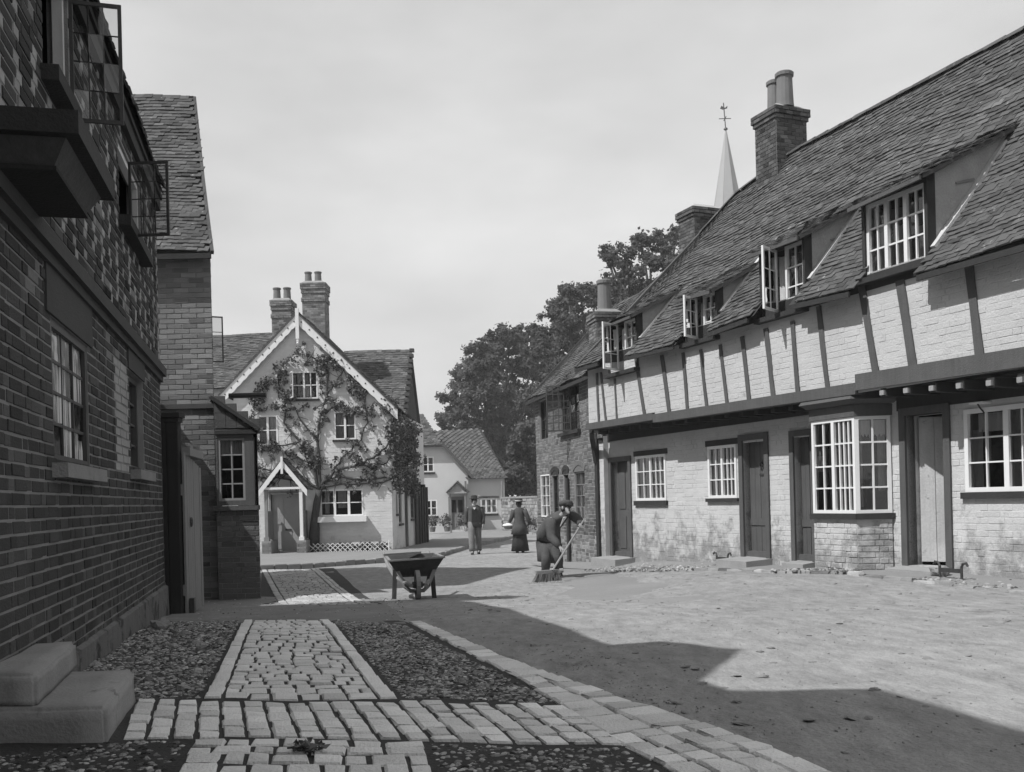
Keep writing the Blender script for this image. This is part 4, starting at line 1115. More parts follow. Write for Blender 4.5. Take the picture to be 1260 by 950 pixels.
scatter('rubble', strip(ROW.px(770, 690)[0], ROW.px(906, 690)[0], .05, 1.0), 1100, .006, .03, m_rubble, .02, .5, .5, .3, 21)
scatter('rubble', strip(ROW.px(1172, 700)[0], ROW.px(1300, 700)[0], .05, .8), 300, .006, .03, m_rubble, .02, .5, .5, .3, 22)
scatter('rubble', strip(ROW.px(1004, 700)[0], ROW.px(1110, 700)[0], .5, .85), 120, .01, .04, m_rubble, .04, .5, .5, .3, 23)
# boot scrapers beside two doors
def scraper(px_, py_, label):
    q = ag(px_, py_); b = gp(q[0], q[1], .05); o = thing('boot_scraper', label, 'boot scraper', b, 'boot scrapers by the cottage doors')
    e = ROW.e
    for sg in (-1, 1):
        mb = MB(); mb.tube([b + e * .16 * sg, b + e * .16 * sg + V3(0, 0, .13), b + e * .18 * sg + V3(0, 0, .17), b + e * .23 * sg + V3(0, 0, .18), b + e * .25 * sg + V3(0, 0, .145)], .016, 6); mb.build('upright', m_iron, o)
    mb = MB(); mb.box(b - e * .155 + V3(0, 0, .06) - ROW.n * .006, e * .31, ROW.n * .012, V3(0, 0, .05)); mb.build('blade', m_iron, o)
scraper(889, 697, 'iron boot scraper on the step left of the broad framed door')
scraper(1170, 716, 'iron boot scraper by the open pale door near the right edge')
q = ag(1157, 713)
boulder('step_stone', gp(q[0], q[1], .03), .13, 'rough lump of stone beside the foot of the open pale door', m_stone, 9, (1.2, .8, .8))
# wall lamp bracket above the near window
b = ROW.pt(ROW.px(1213, 560)[0], ROW.px(1213, 497)[1], .0); o = thing('wall_bracket', 'small white shelf bracket with ornaments above the window at the right edge', 'bracket', b)
mb = MB(); mb.box(b + V3(0, 0, 0) - ROW.e * .1, ROW.e * .2, ROW.n * .14, V3(0, 0, .02)); mb.build('shelf', m_paint, o)
mb = MB(); mb.tube([b + ROW.n * .01 + V3(0, 0, -.1), b + ROW.n * .07 + V3(0, 0, -.05), b + ROW.n * .11], .01, 6); mb.build('strut', m_iron, o)
# ================================================================= BRICK COTTAGE beyond the row
_p1 = ROW.pt(sLo, 0, .02)
BC = Fac(_p1[:2], (.211, -.977)); _s0 = BC.px(661, 600)[0]
BC = Fac(BC.pt(_s0, 0)[:2], (.211, -.977)); bL = -_s0
bc = thing('brick_cottage', 'weathered brick cottage with leaded casements and tall chimney pot at the row end', 'cottage', BC.pt(bL / 2, E - 1.5))
bo = {k: BC.rect(*v) for k, v in dict(w_u1=(664, 492, 674, 541), w_u2=(690, 474, 713, 531), w_l0=(666, 584, 677, 636), w_l1=(680, 584, 688, 646), w_l2=(694, 583, 700, 640), w_l3=(707, 580, 720, 640)).items()}
zeb = E + 2.66
bw = wall_sheet(BC, 0, bL + .45, E - 2, [(0, zeb + .1), (bL + .45, zeb + .1)], list(bo.values()) + [(bL - .02, bL + .5, E - 2.1, E + 1.25)], m_mortar_old, 'wall', bc)
def tb(s, z, hd, t): return t + (.5 if z < E - .85 and random.random() < .5 else 0) - (.3 if E - .9 < z < E - .35 else 0) * random.random()
brickwork(BC, 0, bL + .45, E - 1.9, zeb + .05, list(bo.values()) + [(bL - .02, bL + .5, E - 2.1, E + 1.25)], m_brick_old, bw, ch=.076, proud=.006, limit=300, tonef=tb)
mb = MB(); mb.quad(BC.pt(0, E - 2, 0), BC.pt(0, zeb + .1, 0), BC.pt(0, zeb + .1, -4.4), BC.pt(0, E - 2, -4.4)); mb.add([BC.pt(0, zeb + .1, .0), BC.pt(0, E + 5.0, -2.1), BC.pt(0, zeb + .1, -4.4)], [(0, 1, 2)]); mb.build('end_wall', m_brick_old, bc)
def casew(k, cols, rows, mat=m_timber_dk, gl=True, **kw): return grid_window(BC, bo[k], bc, [cols], rows, d=-.1, fw=.04, bar=.012, mat=mat, pane_objs=False, **kw)
casew('w_u1', 2, 4, curtain=[(.3, .7, .02, .35, m_lace)]); casew('w_u2', 3, 5)
a, b, lo, hi = bo['w_u2']
casement(BC.pt(BC.px(704, 500)[0], lo, .03), unit(BC.n * .70 - BC.e * .45), hi - lo, .60, 4, 6, m_iron, bc, fw=.035, bar=.02, th=.02, pane_objs=False)
mb = MB(); mb.fbox(BC, a - .05, b + .1, lo - .08, lo - .004, -.1, .09); mb.build('sill', m_timber_dk, bc)
grid_window(BC, bo['w_l0'], bc, [2], 4, d=-.05, fw=.03, bar=.012, mat=m_paint, pane_objs=False, curtain=[(.05, .95, .05, .95, m_lace)], back=True)
casew('w_l1', 1, 3); casew('w_l2', 1, 3)
a, b, lo, hi = bo['w_l3']; grid_window(BC, bo['w_l3'], bc, [2], 4, d=-.08, fw=.04, bar=.014, mat=m_paint_grey, pane_objs=False)
def arch(F, s0, s1, z, h, mat, parent, d=.012, t=.11, name='arch', n=7):
    for i in range(n):
        mb = MB(); c = []
        for (u_, e_) in ((i, 0), (i + 1, 0), (i + 1, 1), (i, 1)):
            x = s0 - .05 + (s1 - s0 + .1) * u_ / n; y = z + h * (1 - (2 * u_ / n - 1) ** 2) + t * e_; c.append(F.pt(x + (u_ / n - .5) * .06 * e_ * 2, y, -.02))
        c = [p * .94 + sum(c) / 4 * .06 for p in c]; mb.prism(c, F.n * (d + .03)); mb.build('brick', mat, parent)
for k in ('w_l1', 'w_l2', 'w_l3'):
    a, b, lo, hi = bo[k]; arch(BC, a, b, hi - .0, .10 if k != 'w_l3' else .14, m_timber_dk if k != 'w_l3' else m_brick_old, bw)
    mb = MB(); pts = [BC.pt(a, hi - .001, -.06)] + [BC.pt(a + (b - a) * j / 8, hi + (.10 if k != 'w_l3' else .14) * (1 - (2 * j / 8 - 1) ** 2), -.06) for j in range(9)] + [BC.pt(b, hi - .001, -.06)]
    mb.prism(pts, BC.n * .07); mb.build('tympanum', m_timber_dk if k != 'w_l3' else m_brick_old, bc)
# dark tarred band and drain pipe
mb = MB(); s_ = BC.px(701, 600)[0]; mb.tube([BC.pt(s_, E - 1.5, .06), BC.pt(s_, E + .45, .06)], .045, 8); mb.build('drain_pipe', m_iron, bc)
zrb = E + 4.95
def ROOFB(s, t): return BC.pt(s, zeb - .1 + (zrb - zeb + .1) * t - .08 * math.sin(math.pi * t) + .03 * math.sin(s * 2), .22 - 2.3 * t)
r_ = roof_bed(ROOFB, -.15, bL + .5, bc, m_roofbed, 20, 8)
tile_roof(ROOFB, -.15, bL + .5, 3.4, r_, m_tile_far, 60)
mb = MB(); mb.quad(ROOFB(-.15, 1), ROOFB(bL, 1), BC.pt(bL, zeb - .1, -4.6), BC.pt(-.15, zeb - .1, -4.6)); mb.build('rear_roof', m_tile_far, bc)
mb = MB(); mb.beam(ROOFB(-.15, 0) + V3(0, 0, -.04), ROOFB(bL + .4, 0) + V3(0, 0, -.04), .04, .08); mb.build('eaves_board', m_timber_dk, bc)
mb = MB(); mb.beam(ROOFB(-.17, 0) + V3(0, 0, .02), ROOFB(-.17, 1) + V3(0, 0, .02), .06, .06); mb.build('verge', m_tile_far, bc)
pc = at(744, 385, 24.2); c_ = stack(pc[0], pc[1], E + 3.6, pc[2] - .03, .62, .62, bc, m_brick_old, m_mortar_dark, math.atan2(-.977, .211), cap=.12, band=False)
pot(V3(pc[0], pc[1], pc[2] + .03), .185, .78, c_)
# stone buttress at its foot
q = gp(*BC.pt(.05, 0, .0)[:2]); 

# ================================================================= WHITE GABLED COTTAGE
YW = 32.0
WF = Fac((0, YW), (1, 0))
wx = lambda x, y: WF.px(x, y)
wc = thing('gabled_cottage', 'white gabled cottage with scalloped bargeboards, rustic porch and a climber over its front', 'cottage', V3(-6.5, YW, E - 1.68))
ap, _z = wx(367, 382); zap = _z; xr, zr = wx(489, 503); xl, zl = wx(279, 487)
zap -= .12; sl = (zap - zr) / (xr - ap); xl = ap - (zap - zl) / sl
WL_, WR_ = wx(290, 600)[0], wx(482, 600)[0]
zt = [(WL_, zap - sl * (ap - WL_) - .1), (ap, zap - .1), (WR_, zap - sl * (WR_ - ap) - .1)]
wo = {k: WF.rect(*v) for k, v in dict(top=(357, 457, 391, 491), ul=(317, 511, 342, 548), ur=(411, 506, 438, 541), low=(394, 602, 447, 635), door=(334, 607, 374, 680)).items()}
gw = wall_sheet(WF, WL_, WR_, E - 2.2, zt, list(wo.values()), m_white_gable, 'gable_wall', wc)
brickwork(WF, WL_, WR_, E - 1.95, zt, list(wo.values()), m_white_gable, gw, ch=.082, proud=.003, joint=.008, jit=.002, bond='stretcher')
grid_window(WF, wo['top'], wc, [1, 2], 2, d=-.05, fw=.05, mull=.06, bar=.03, pane_objs=False, sill=(.08, .07, m_timber_dk), curtain=[(.45, .65, .1, .9, m_curtain)])
a, b, lo, hi = wo['top']; casement(WF.pt(a + .02, lo + .03, .02), unit(V3(.45, -.89, 0)), hi - lo - .05, .34, 1, 2, m_paint, wc, pane_objs=False, bar=.025)
grid_window(WF, wo['ul'], wc, [1, 1], 2, d=-.05, fw=.055, mull=.07, bar=.03, pane_objs=False, sill=(.08, .07, m_timber_dk), curtain=[(.6, .95, .1, .95, m_curtain)])
grid_window(WF, wo['ur'], wc, [1, 1], 2, d=-.05, fw=.055, mull=.07, bar=.03, pane_objs=False, sill=(.08, .07, m_timber_dk), curtain=[(.08, .4, .1, .95, m_curtain), (.6, .95, .1, .95, m_curtain)])
grid_window(WF, wo['low'], wc, [1, 1, 1], 2, d=-.05, fw=.05, mull=.08, bar=.03, pane_objs=False, curtain=[(.4, .6, .3, .95, m_curtain), (.1, .2, .1, .95, m_curtain)])
a, b, lo, hi = wo['low']; mb = MB(); mb.fbox(WF, a - .06, b + .12, lo - .19, lo - .01, .004, .26); tag(mb.build('flower_box', m_paint), 'long white window box under the triple ground floor window of the white gabled cottage', 'window box')
# main roof of the gable wing (ridge runs back), barge boards
DW = 6.6
for sg in (-1, 1):
    xe = xr + .02 if sg > 0 else xl - .02; zee = zap - sl * abs(xe - ap)
    Rw = lambda s, t, xe=xe, zee=zee: V3(xe + (ap - xe) * t, YW - .17 + s, zee + (zap - zee) * t + .02 + .02 * math.sin(s * 2 + t * 3))
    nm = roof_bed(Rw, 0, DW, wc, m_roofbed, 8, 6); tile_roof(Rw, 0, DW, math.hypot(xe - ap, zee - zap), nm, m_tile_far, 0, tw=.18, gauge=.11)
    # bargeboard with a scalloped lower edge
    n_ = 64; mb = MB(); up_, lw = [], []
    for i in range(n_ + 1):
        f = i / n_; x = ap + (xe - ap) * f; z = zap - sl * abs(x - ap) - .005
        up_.append(V3(x, YW - .19, z)); lw.append(V3(x, YW - .19, z - .30 - .035 * abs(math.sin(f * 13 * math.pi)) - (.03 if f > .02 else 0)))
    for i in range(n_): mb.prism([up_[i], up_[i + 1], lw[i + 1], lw[i]], V3(0, .045, 0))
    br = mb.build('bargeboard', m_paint, wc)
    for i in range(1, 13):
        f = (i - .5) / 12.5; x = ap + (xe - ap) * f; z = zap - sl * abs(x - ap) - .17
        mb = MB(); mb.lathe(V3(0, 0, 0), [(.028, 0), (.022, .012)], 8); 
        mb.v = [(x + v[0], YW - .191 - v[2], z + v[1]) for v in mb.v]; mb.build('boss', m_timber, br)
    mb = MB(); mb.beam(V3(ap, YW - .18, zap + .01), V3(xe, YW - .18, zee + .01), .08, .045); mb.build('verge', m_tile_far, wc)
    mb = MB(); mb.quad(V3(ap, YW - .13, zap - .07), V3(xe, YW - .13, zee - .07), V3(xe, YW + .02, zee - .07), V3(ap, YW + .02, zap - .07)); mb.build('soffit', m_paint, wc)
mb = MB(); mb.box(V3(ap - .055, YW - .25, zap - .85), V3(.11, 0, 0), V3(0, .09, 0), V3(0, 0, 1.0)); mb.box(V3(ap - .035, YW - .24, zap - .95), V3(.07, 0, 0), V3(0, .07, 0), V3(0, 0, .1)); mb.lathe(V3(ap, YW - .205, zap - 1.02), [(.02, -.02), (.05, .03), (.03, .07)], 10); mb.build('finial', m_paint, wc)
# side wall towards the lane
SW = Fac((WR_, YW), (.06, 1.0)); lw_ = 7.2
so = [SW.rect(x0, y0, x1, y1) for (x0, y0, x1, y1) in ((487.2, 608, 489.5, 632), (490.5, 602, 494.5, 644), (499, 602, 502.5, 676), (505, 600, 510, 638))]
so = [(max(.05, a), min(b, lw_ - .1), lo, hi) for a, b, lo, hi in so]
zs = E + 3.05
sw = wall_sheet(SW, 0, lw_, E - 2.2, zs, so, m_white_gable, 'side_wall', wc)
for a, b, lo, hi in (so[0], so[1], so[3]): grid_window(SW, (a, b, lo, hi), wc, [2], 4, d=-.1, fw=.05, bar=.02, mat=m_paint_grey, pane_objs=False, sill=(.06, .08, m_timber))
plank_door(SW, so[2], wc, m_paint_grey, d=-.1, n=3)
# dark timber lean-to buttress and downpipe at the far corner
for i in range(5):
    mb = MB(); s_ = 4.6 + i * .42; mb.fbox(SW, s_, s_ + .34, E - 1.75, E + .55 + .1 * (i % 2), .0, .10 + .03 * i); mb.build('boarding', m_timber_dk, wc)
mb = MB(); mb.tube([SW.pt(4.35, E - 1.7, .09), SW.pt(4.35, E + 2.9, .09)], .06, 8); mb.build('downpipe', m_iron, wc)
# cross wing: long range behind, ridge along x
def ROOFX(x0, x1, ye, yr, ze, zr_, tag_='cross'):
    Rx = lambda s, t: V3(x0 + s, ye + (yr - ye) * t, ze + (zr_ - ze) * t - .06 * math.sin(math.pi * t) + .03 * math.sin(s * 1.3))
    L_ = math.hypot(yr - ye, zr_ - ze); n_ = roof_bed(Rx, 0, x1 - x0, wc, m_roofbed, 8, 4); tile_roof(Rx, 0, x1 - x0, L_, n_, m_tile_far, 0, tw=.18, gauge=.12)
    mb = MB(); mb.quad(Rx(0, 1), Rx(x1 - x0, 1), V3(x1, 2 * yr - ye, ze), V3(x0, 2 * yr - ye, ze)); mb.build('rear_roof', m_tile_far, wc)
    return Rx
pr_ = at(503, 432, 37.2); pe_ = at(512, 508, 34.3)
zR1, zE1 = pr_[2], pe_[2]
ROOFX(ap + .5, pr_[0] + .12, 34.3, 37.2, zE1, zR1)
gx1 = pr_[0] + .02
mb = MB(); mb.add([V3(gx1, 34.4, zE1 - .05), V3(gx1, 40.0, zE1 - .05), V3(gx1, 37.2, zR1 - .05)], [(0, 1, 2)]); mb.quad(V3(gx1, 34.4, E - 2), V3(gx1, 40, E - 2), V3(gx1, 40, zE1 - .05), V3(gx1, 34.4, zE1 - .05)); mb.build('wing_gable', m_brick_dark, wc)
mb = MB()
for k in range(12):
    f = k / 11; p = V3(gx1 + .08, 34.3 + 2.9 * f, zE1 + (zR1 - zE1) * f + .02); mb.box(p - V3(.06, .14, .06), V3(.16, 0, 0), V3(0, .28, .0), V3(0, 0, .12))
mb.build('verge', m_tile_far, wc)
ROOFX(-14.5, ap - .2, 33.6, 36.6, at(270, 478, 33.6)[2], at(270, 413, 36.6)[2])
mb = MB(); mb.box(V3(-14.5, 33.9, E - 2), V3(14.5 + WL_ + .05, 0, 0), V3(0, .2, 0), V3(0, 0, at(270, 478, 33.6)[2] - E + 2.05)); mb.build('rear_wall', m_white_gable, wc)
# chimneys
for (x0, x1, yt, yb, yd, w, pots) in ((334, 363, 370, 470, 36.5, .80, (341, 353.5)), (370.5, 405, 349, 430, 35.2, .90, (379.5, 391.5))):
    c = at((x0 + x1) / 2, yt, yd); cs = stack(c[0], c[1], E + 4.3, c[2] - .05, w - .1, .75, wc, m_brick_mid, m_mortar_mid, 0, cap=.26)
    for p in pots:
        q = at(p, yt, yd); pot(V3(q[0], q[1], c[2] + .02), .15 if x0 < 350 else .135, .46 if x0 < 350 else .40, cs)
# porch
a, b, lo, hi = wo['door']; PD_ = .95; yp = YW - PD_
pa = at(346, 567, yp); pl = at(318, 606, yp); pr2 = at(378, 603, yp)
zpe = (pl[2] + pr2[2]) / 2; hw = (pr2[0] - pl[0]) / 2; cxp = (pl[0] + pr2[0]) / 2; zpa = pa[2]
for sg in (-1, 1):
    xe = cxp + sg * hw
    Rp = lambda s, t, xe=xe: V3(xe + (cxp - xe) * t, yp + s, zpe + (zpa - zpe) * t + .04)
    nm = roof_bed(Rp, 0, PD_ - .005, wc, m_roofbed, 3, 3, name='porch_roof'); tile_roof(Rp, 0, PD_ - .05, math.hypot(hw, zpa - zpe), nm, m_tile_far, 0, tw=.17, gauge=.11)
    n_ = 24; mb = MB(); U, L2 = [], []
    for i in range(n_ + 1):
        f = i / n_; x = cxp + (xe - cxp) * f; z = zpa + (zpe - zpa) * f; U.append(V3(x, yp - .05, z + .03)); L2.append(V3(x, yp - .05, z - .17 - .02 * abs(math.sin(f * 8 * math.pi))))
    for i in range(n_): mb.prism([U[i], U[i + 1], L2[i + 1], L2[i]], V3(0, .04, 0))
    mb.build('porch_bargeboard', m_paint, wc)
    xp = cxp + sg * (hw - .22)
    mb = MB(); mb.box(V3(xp - .05, yp + .03, E - 1.15), V3(.10, 0, 0), V3(0, .1, 0), V3(0, 0, zpe - E + 1.15 + .1)); mb.box(V3(xp - .08, yp + .0, E - 1.15), V3(.16, 0, 0), V3(0, .16, 0), V3(0, 0, .12)); mb.build('porch_post', m_paint_grey if sg < 0 else m_paint, wc)
    gz = GG(xp, yp) + .08
    core = MB(); core.box(V3(xp - .15, yp - .02, gz - .1), V3(.30, 0, 0), V3(0, PD_ - .02, 0), V3(0, 0, E - 1.15 - gz + .1)); pb = core.build('porch_plinth', m_mortar_mid, wc)
    brickwork(Fac((xp - .15, yp - .021), (1, 0)), 0, .30, gz, E - 1.16, (), m_brick_mid, pb, proud=.01)
    mb = MB(); mb.box(V3(xp - .03, yp + .14, E - 1.1), V3(.05, 0, 0), V3(0, PD_ - .2, 0), V3(0, 0, .9)); mb.build('porch_side', m_paint_grey, wc)
mb = MB(); mb.box(V3(cxp - hw + .1, yp - .01, zpe + .06), V3(2 * hw - .2, 0, 0), V3(0, .06, 0), V3(0, 0, .07)); mb.build('porch_tie', m_paint, wc)
mb = MB(); mb.box(V3(cxp - .035, yp - .09, zpa - .42), V3(.07, 0, 0), V3(0, .06, 0), V3(0, 0, .55)); mb.build('porch_finial', m_paint, wc)
mb = MB(); mb.box(V3(cxp - hw + .1, yp - .1, E - 1.78), V3(2 * hw - .2, 0, 0), V3(0, PD_ + .08, 0), V3(0, 0, .14)); mb.build('porch_step', m_step, wc)
door_frame(WF, (a, b, lo, hi), wc, m_paint_grey, .07, -.12, .02)
m_cdoor = M('cottage_door_paint', .30, .6, .15, 4, .2, 50, spec=.35)
plank_door(WF, (a, b, lo, hi), wc, m_cdoor, d=-.1, panels=[(.1, .33, .06, .36), (.40, .60, .06, .36), (.67, .9, .06, .36), (.1, .36, .48, .94), (.64, .9, .48, .94)])
mb = MB(); mb.fbox(WF, (a + b) / 2 - .10, (a + b) / 2 + .10, lo + .72, lo + .78, -.1, -.07); mb.build('letter_plate', m_iron, wc)
# trellis edging in front of the flower bed
t0, t1 = WF.px(383, 676)[0], WF.px(481, 676)[0]
tr = thing('trellis_edging', 'low white criss-cross trellis edging along the foot of the white gabled cottage', 'trellis', V3((t0 + t1) / 2, YW - .5, GG((t0 + t1) / 2, YW - .5)))
x = t0; zt_ = GG((t0 + t1) / 2, YW - .5) + .08
while x < t1 - .2:
    for sg in (-1, 1):
        mb = MB(); mb.beam(V3(x if sg > 0 else x + .32, YW - .5 + .012 * sg, zt_), V3(x + .32 if sg > 0 else x, YW - .5 + .012 * sg, zt_ + .30), .022, .022, (0, 1, 0)); mb.build('slat', m_paint, tr)
    x += .16
for x in (t0, t1): mb = MB(); mb.box(V3(x - .02, YW - .53, zt_ - .1), V3(.04, 0, 0), V3(0, .04, 0), V3(0, 0, .45)); mb.build('post', m_paint, tr)

# ---------------------------------------------------------------- foliage helper
def leaves(name, C_, R_, n_per, size, mat, parent, seed, tonef=None, flat=.6, kind=None, squash=1., tilt=.9, fuzzy=False):
    """many small leaf faces spread through clumps: C_ centres (n,3), R_ radii (n,)"""
    rr = np.random.default_rng(seed); C_ = np.asarray(C_, float); R_ = np.asarray(R_, float); n = len(C_)
    idx = np.repeat(np.arange(n), n_per); N = len(idx)
    d = rr.normal(size=(N, 3)); d /= np.linalg.norm(d, axis=1)[:, None]; rad_ = np.abs(rr.normal(0, .62, N)) if fuzzy else rr.random(N) ** .45
    off = d * (R_[idx] * rad_)[:, None]; off[:, 2] *= flat
    P = C_[idx] + off
    nrm = d * .55 + rr.normal(size=(N, 3)) * .55 + np.array([0, 0, tilt * .6]); nrm /= np.linalg.norm(nrm, axis=1)[:, None]
    t = np.cross(nrm, rr.normal(size=(N, 3))); t /= np.linalg.norm(t, axis=1)[:, None]; b_ = np.cross(nrm, t)
    sz = size * rr.uniform(.55, 1.3, N)[:, None]
    t *= sz; b_ *= sz * .75
    c = nrm * sz * .22
    v = np.stack([P - t * .5, P - b_ * .5 - c, P + t * .5, P + b_ * .5 - c], 1).reshape(-1, 3)
    f = np.arange(N * 4).reshape(-1, 4)
    clump_t = rr.normal(.5, .16, n)
    tn = np.clip(clump_t[idx] + rr.normal(0, .14, N), 0, 1.2)
    return link(name, np_mesh(name, v, f, np.repeat(tn, 4)), mat, parent, kind)

# climber trained over the gable front (branches picked from the plate, standing proud of the wall)
cl = thing('climbing_plant', 'old climber with a thick trunk trained over the white gabled front beside the porch', 'climber', V3(WF.px(384, 676)[0], YW - .2, E - 1.66))
def wp(x, y, d=.06): s_, z_ = WF.px(x, y, d); return WF.pt(s_, z_, d)
mb = MB()
tk = [wp(386, 679, .2), wp(385, 660, .22), wp(387, 640, .2), wp(390, 618, .18), wp(393, 603, .15)]
mb.tube(tk, [.17, .15, .13, .12, .10], 9); mb.tube([wp(390, 680, .16), wp(391, 650, .15), wp(389, 625, .17)], [.09, .07, .06], 7)
mb.build('trunk', m_bark, cl, True)
BR = [[(393, 603), (400, 592), (420, 588), (450, 590), (480, 588), (502, 580), (520, 570)], [(393, 603), (405, 597), (440, 596), (470, 594), (495, 586)],
      [(393, 603), (410, 580), (440, 572), (465, 560), (484, 540), (488, 515), (478, 495)], [(393, 603), (385, 570), (370, 545), (350, 520), (352, 490), (340, 470), (345, 455)],
      [(393, 603), (394, 570), (390, 540), (395, 510), (402, 485), (405, 460), (395, 445), (372, 436)], [(393, 603), (375, 590), (345, 580), (320, 578), (312, 572)], [(380, 598), (350, 588), (330, 590), (312, 586)],
      [(385, 570), (360, 560), (340, 553), (320, 555), (312, 530), (314, 495), (322, 480)], [(390, 540), (375, 525), (362, 500), (350, 480)], [(410, 580), (425, 560), (440, 545), (452, 520), (448, 490), (435, 470), (428, 460)],
      [(440, 572), (455, 575), (475, 570), (492, 550), (492, 530)], [(402, 485), (415, 470), (420, 455), (405, 437)], [(395, 510), (410, 500), (430, 505), (445, 505)], [(340, 470), (325, 470), (318, 490)], [(370, 545), (345, 548), (322, 545)]]
bw_ = MB(); rb_ = random.Random(5)
cps, crs = [], []
for bi, b in enumerate(BR):
    P = [wp(x, y, .055 + .015 * (bi % 3)) for x, y in b]; fine = []
    for i in range(len(P) - 1):
        for k in range(4):
            f = k / 4; q = P[i] * (1 - f) + P[i + 1] * f; fine.append(q + V3(rb_.gauss(0, .025), rb_.gauss(0, .01), rb_.gauss(0, .025)))
    fine.append(P[-1]); r0 = .055 if bi < 6 else .034
    bw_.tube(fine, [r0 * (1 - .75 * i / len(fine)) for i in range(len(fine))], 6)
    for i, q in enumerate(fine):
        if i < 3: continue
        for _ in range(3):
            e = q + V3(rb_.gauss(0, .16), -.02 - abs(rb_.gauss(0, .02)), rb_.gauss(0, .16))
            bw_.tube([q, (q + e) / 2 + V3(rb_.gauss(0, .03), -.02, 0), e], [.012, .009, .005], 4, False)
            if rb_.random() < (.34 if e[2] < E + 3 else .6): cps.append(e); crs.append(rb_.uniform(.06, .16))
for (x, y, r_) in ((350, 447, .3), (368, 440, .3), (400, 440, .3), (408, 455, .3), (432, 468, .25), (440, 482, .25), (330, 465, .3), (320, 485, .25), (452, 500, .25), (470, 505, .3), (480, 498, .25), (385, 560, .25), (372, 548, .25), (440, 560, .25), (336, 500, .2), (318, 495, .22)):
    for _ in range(5): p = wp(x + rb_.gauss(0, 5), y + rb_.gauss(0, 5), .14); cps.append(p); crs.append(r_ * rb_.uniform(.4, .8))
bw_.build('branches', m_bark, cl, True)
leaves('foliage', cps, crs, 15, .10, m_leaf_v, cl, 11, flat=1., tilt=.2)
# thick growth turning the corner
ct, cr_ = [], []
for _ in range(110):
    s_ = rb_.uniform(-.2, 4.4); z_ = E + rb_.uniform(.5, 3.0) - .12 * abs(s_ - 1.2); p = SW.pt(s_, z_, rb_.uniform(.03, .2)); ct.append(p); cr_.append(rb_.uniform(.16, .34))
leaves('foliage', ct, cr_, 45, .12, m_leaf_v, cl, 12, flat=1., tilt=.3)
# border plants along the wall foot
for i, (x0, x1, lb) in enumerate(((388, 440, 'low leafy border plants behind the trellis left of centre'), (442, 480, 'low leafy border plants behind the trellis at the cottage corner'))):
    cs = [WF.pt(WF.px(rb_.uniform(x0, x1), 670)[0], GG(-5, 31.5) + rb_.uniform(.12, .34), rb_.uniform(.1, .45)) for _ in range(40)]
    tag(leaves('border_plants', cs, [rb_.uniform(.08, .17) for _ in cs], 22, .09, m_leaf_v, None, 20 + i, kind='stuff'), lb, 'plants')

# ================================================================= FAR COTTAGE (half-hipped wing and long range)
YF = 55.0
FF = Fac((0, YF), (1, 0)); fx = lambda x, y, d=0.: FF.px(x, y, d)
fc = thing('far_cottage', 'small white far cottage with half hipped wing, tiled porch and steep mossy roof', 'cottage', V3(-3.2, YF, E - 1.8))
xa, za = fx(500, 548); xb, zb = fx(545, 548); xc, zc = fx(576, 584)
fo = {k: FF.rect(*v) for k, v in dict(u=(519, 562, 534, 581), l=(523, 615, 538, 635), door=(554, 613, 571, 652)).items()}
zt = [(xa, za), (xb, za), (xc, zc)]
w_ = wall_sheet(FF, xa, xc, E - 2.4, zt, list(fo.values()), m_white_far, 'wing_wall', fc)
for k in ('u', 'l'): grid_window(FF, fo[k], fc, [1, 1], 2, d=-.06, fw=.07, mull=.08, bar=.04, pane_objs=False, sill=(.08, .12, m_timber_dk), curtain=[(.55, .95, .1, .95, m_curtain)])
plank_door(FF, fo['door'], fc, m_paint_grey, d=-.12, panels=[(.1, .42, .08, .4), (.58, .9, .08, .4)]); a, b, lo, hi = fo['door']
for x in (.1, .58): mb = MB(); mb.fbox(FF, a + (b - a) * x, a + (b - a) * (x + .32), lo + (hi - lo) * .55, hi - .1, -.1, -.09); mb.build('door_pane', m_room, fc)
door_frame(FF, fo['door'], fc, m_paint_grey, .09, -.12, .03)
# roofs
yhp = at(517, 514, 58)
def plane_roof(pts, n, m, parent, tiles=True):
    a, b, c, d = [np.asarray(p, float) for p in pts]   # a b eave, c d ridge (c above b)
    L_ = np.linalg.norm(b - a); R = lambda s, t: (a + (b - a) * s / L_) * (1 - t) + (d + (c - d) * s / L_) * t
    q = roof_bed(R, 0, L_, parent, m_roofbed, n, m); tile_roof(R, 0, L_, np.linalg.norm(d - a), q, m_tile_far, 0, tw=.2, gauge=.14); return q
zap2 = at(520, 512, 57)[2]
xm = (xa + xb) / 2 - .6
plane_roof([V3(xa - .2, YF - .3, za - .05), V3(xb + .05, YF - .3, za - .05), V3(xm + .35, YF + 1.9, zap2 + .05), V3(xm - .35, YF + 1.9, zap2 + .05)], 4, 3, fc)
plane_roof([V3(xc + .25, YF - .25, zc - .18), V3(xc + .25, YF + 7, zc - .18), V3(xm, YF + 8, zap2 + .05), V3(xb + .05, YF - .3, za - .02)], 4, 4, fc)
mb = MB(); mb.beam(V3(xb + .0, YF - .34, za + .0), V3(xc + .3, YF - .3, zc - .2), .06, .16); mb.build('bargeboard', m_timber, fc)
mb = MB(); mb.beam(V3(xa, YF - .32, za - .1), V3(xb + .1, YF - .32, za - .1), .06, .10); mb.build('eaves_board', m_timber_dk, fc)
RFt = Fac((xc, YF + .25), (1, .10)); x0, x1 = 0, RFt.px(621, 600)[0]
fo2 = [RFt.rect(591, 613, 612, 632)]
zee = RFt.px(600, 588)[1]
wall_sheet(RFt, -.1, x1, E - 2.4, zee + .05, fo2, m_white_far, 'range_wall', fc)
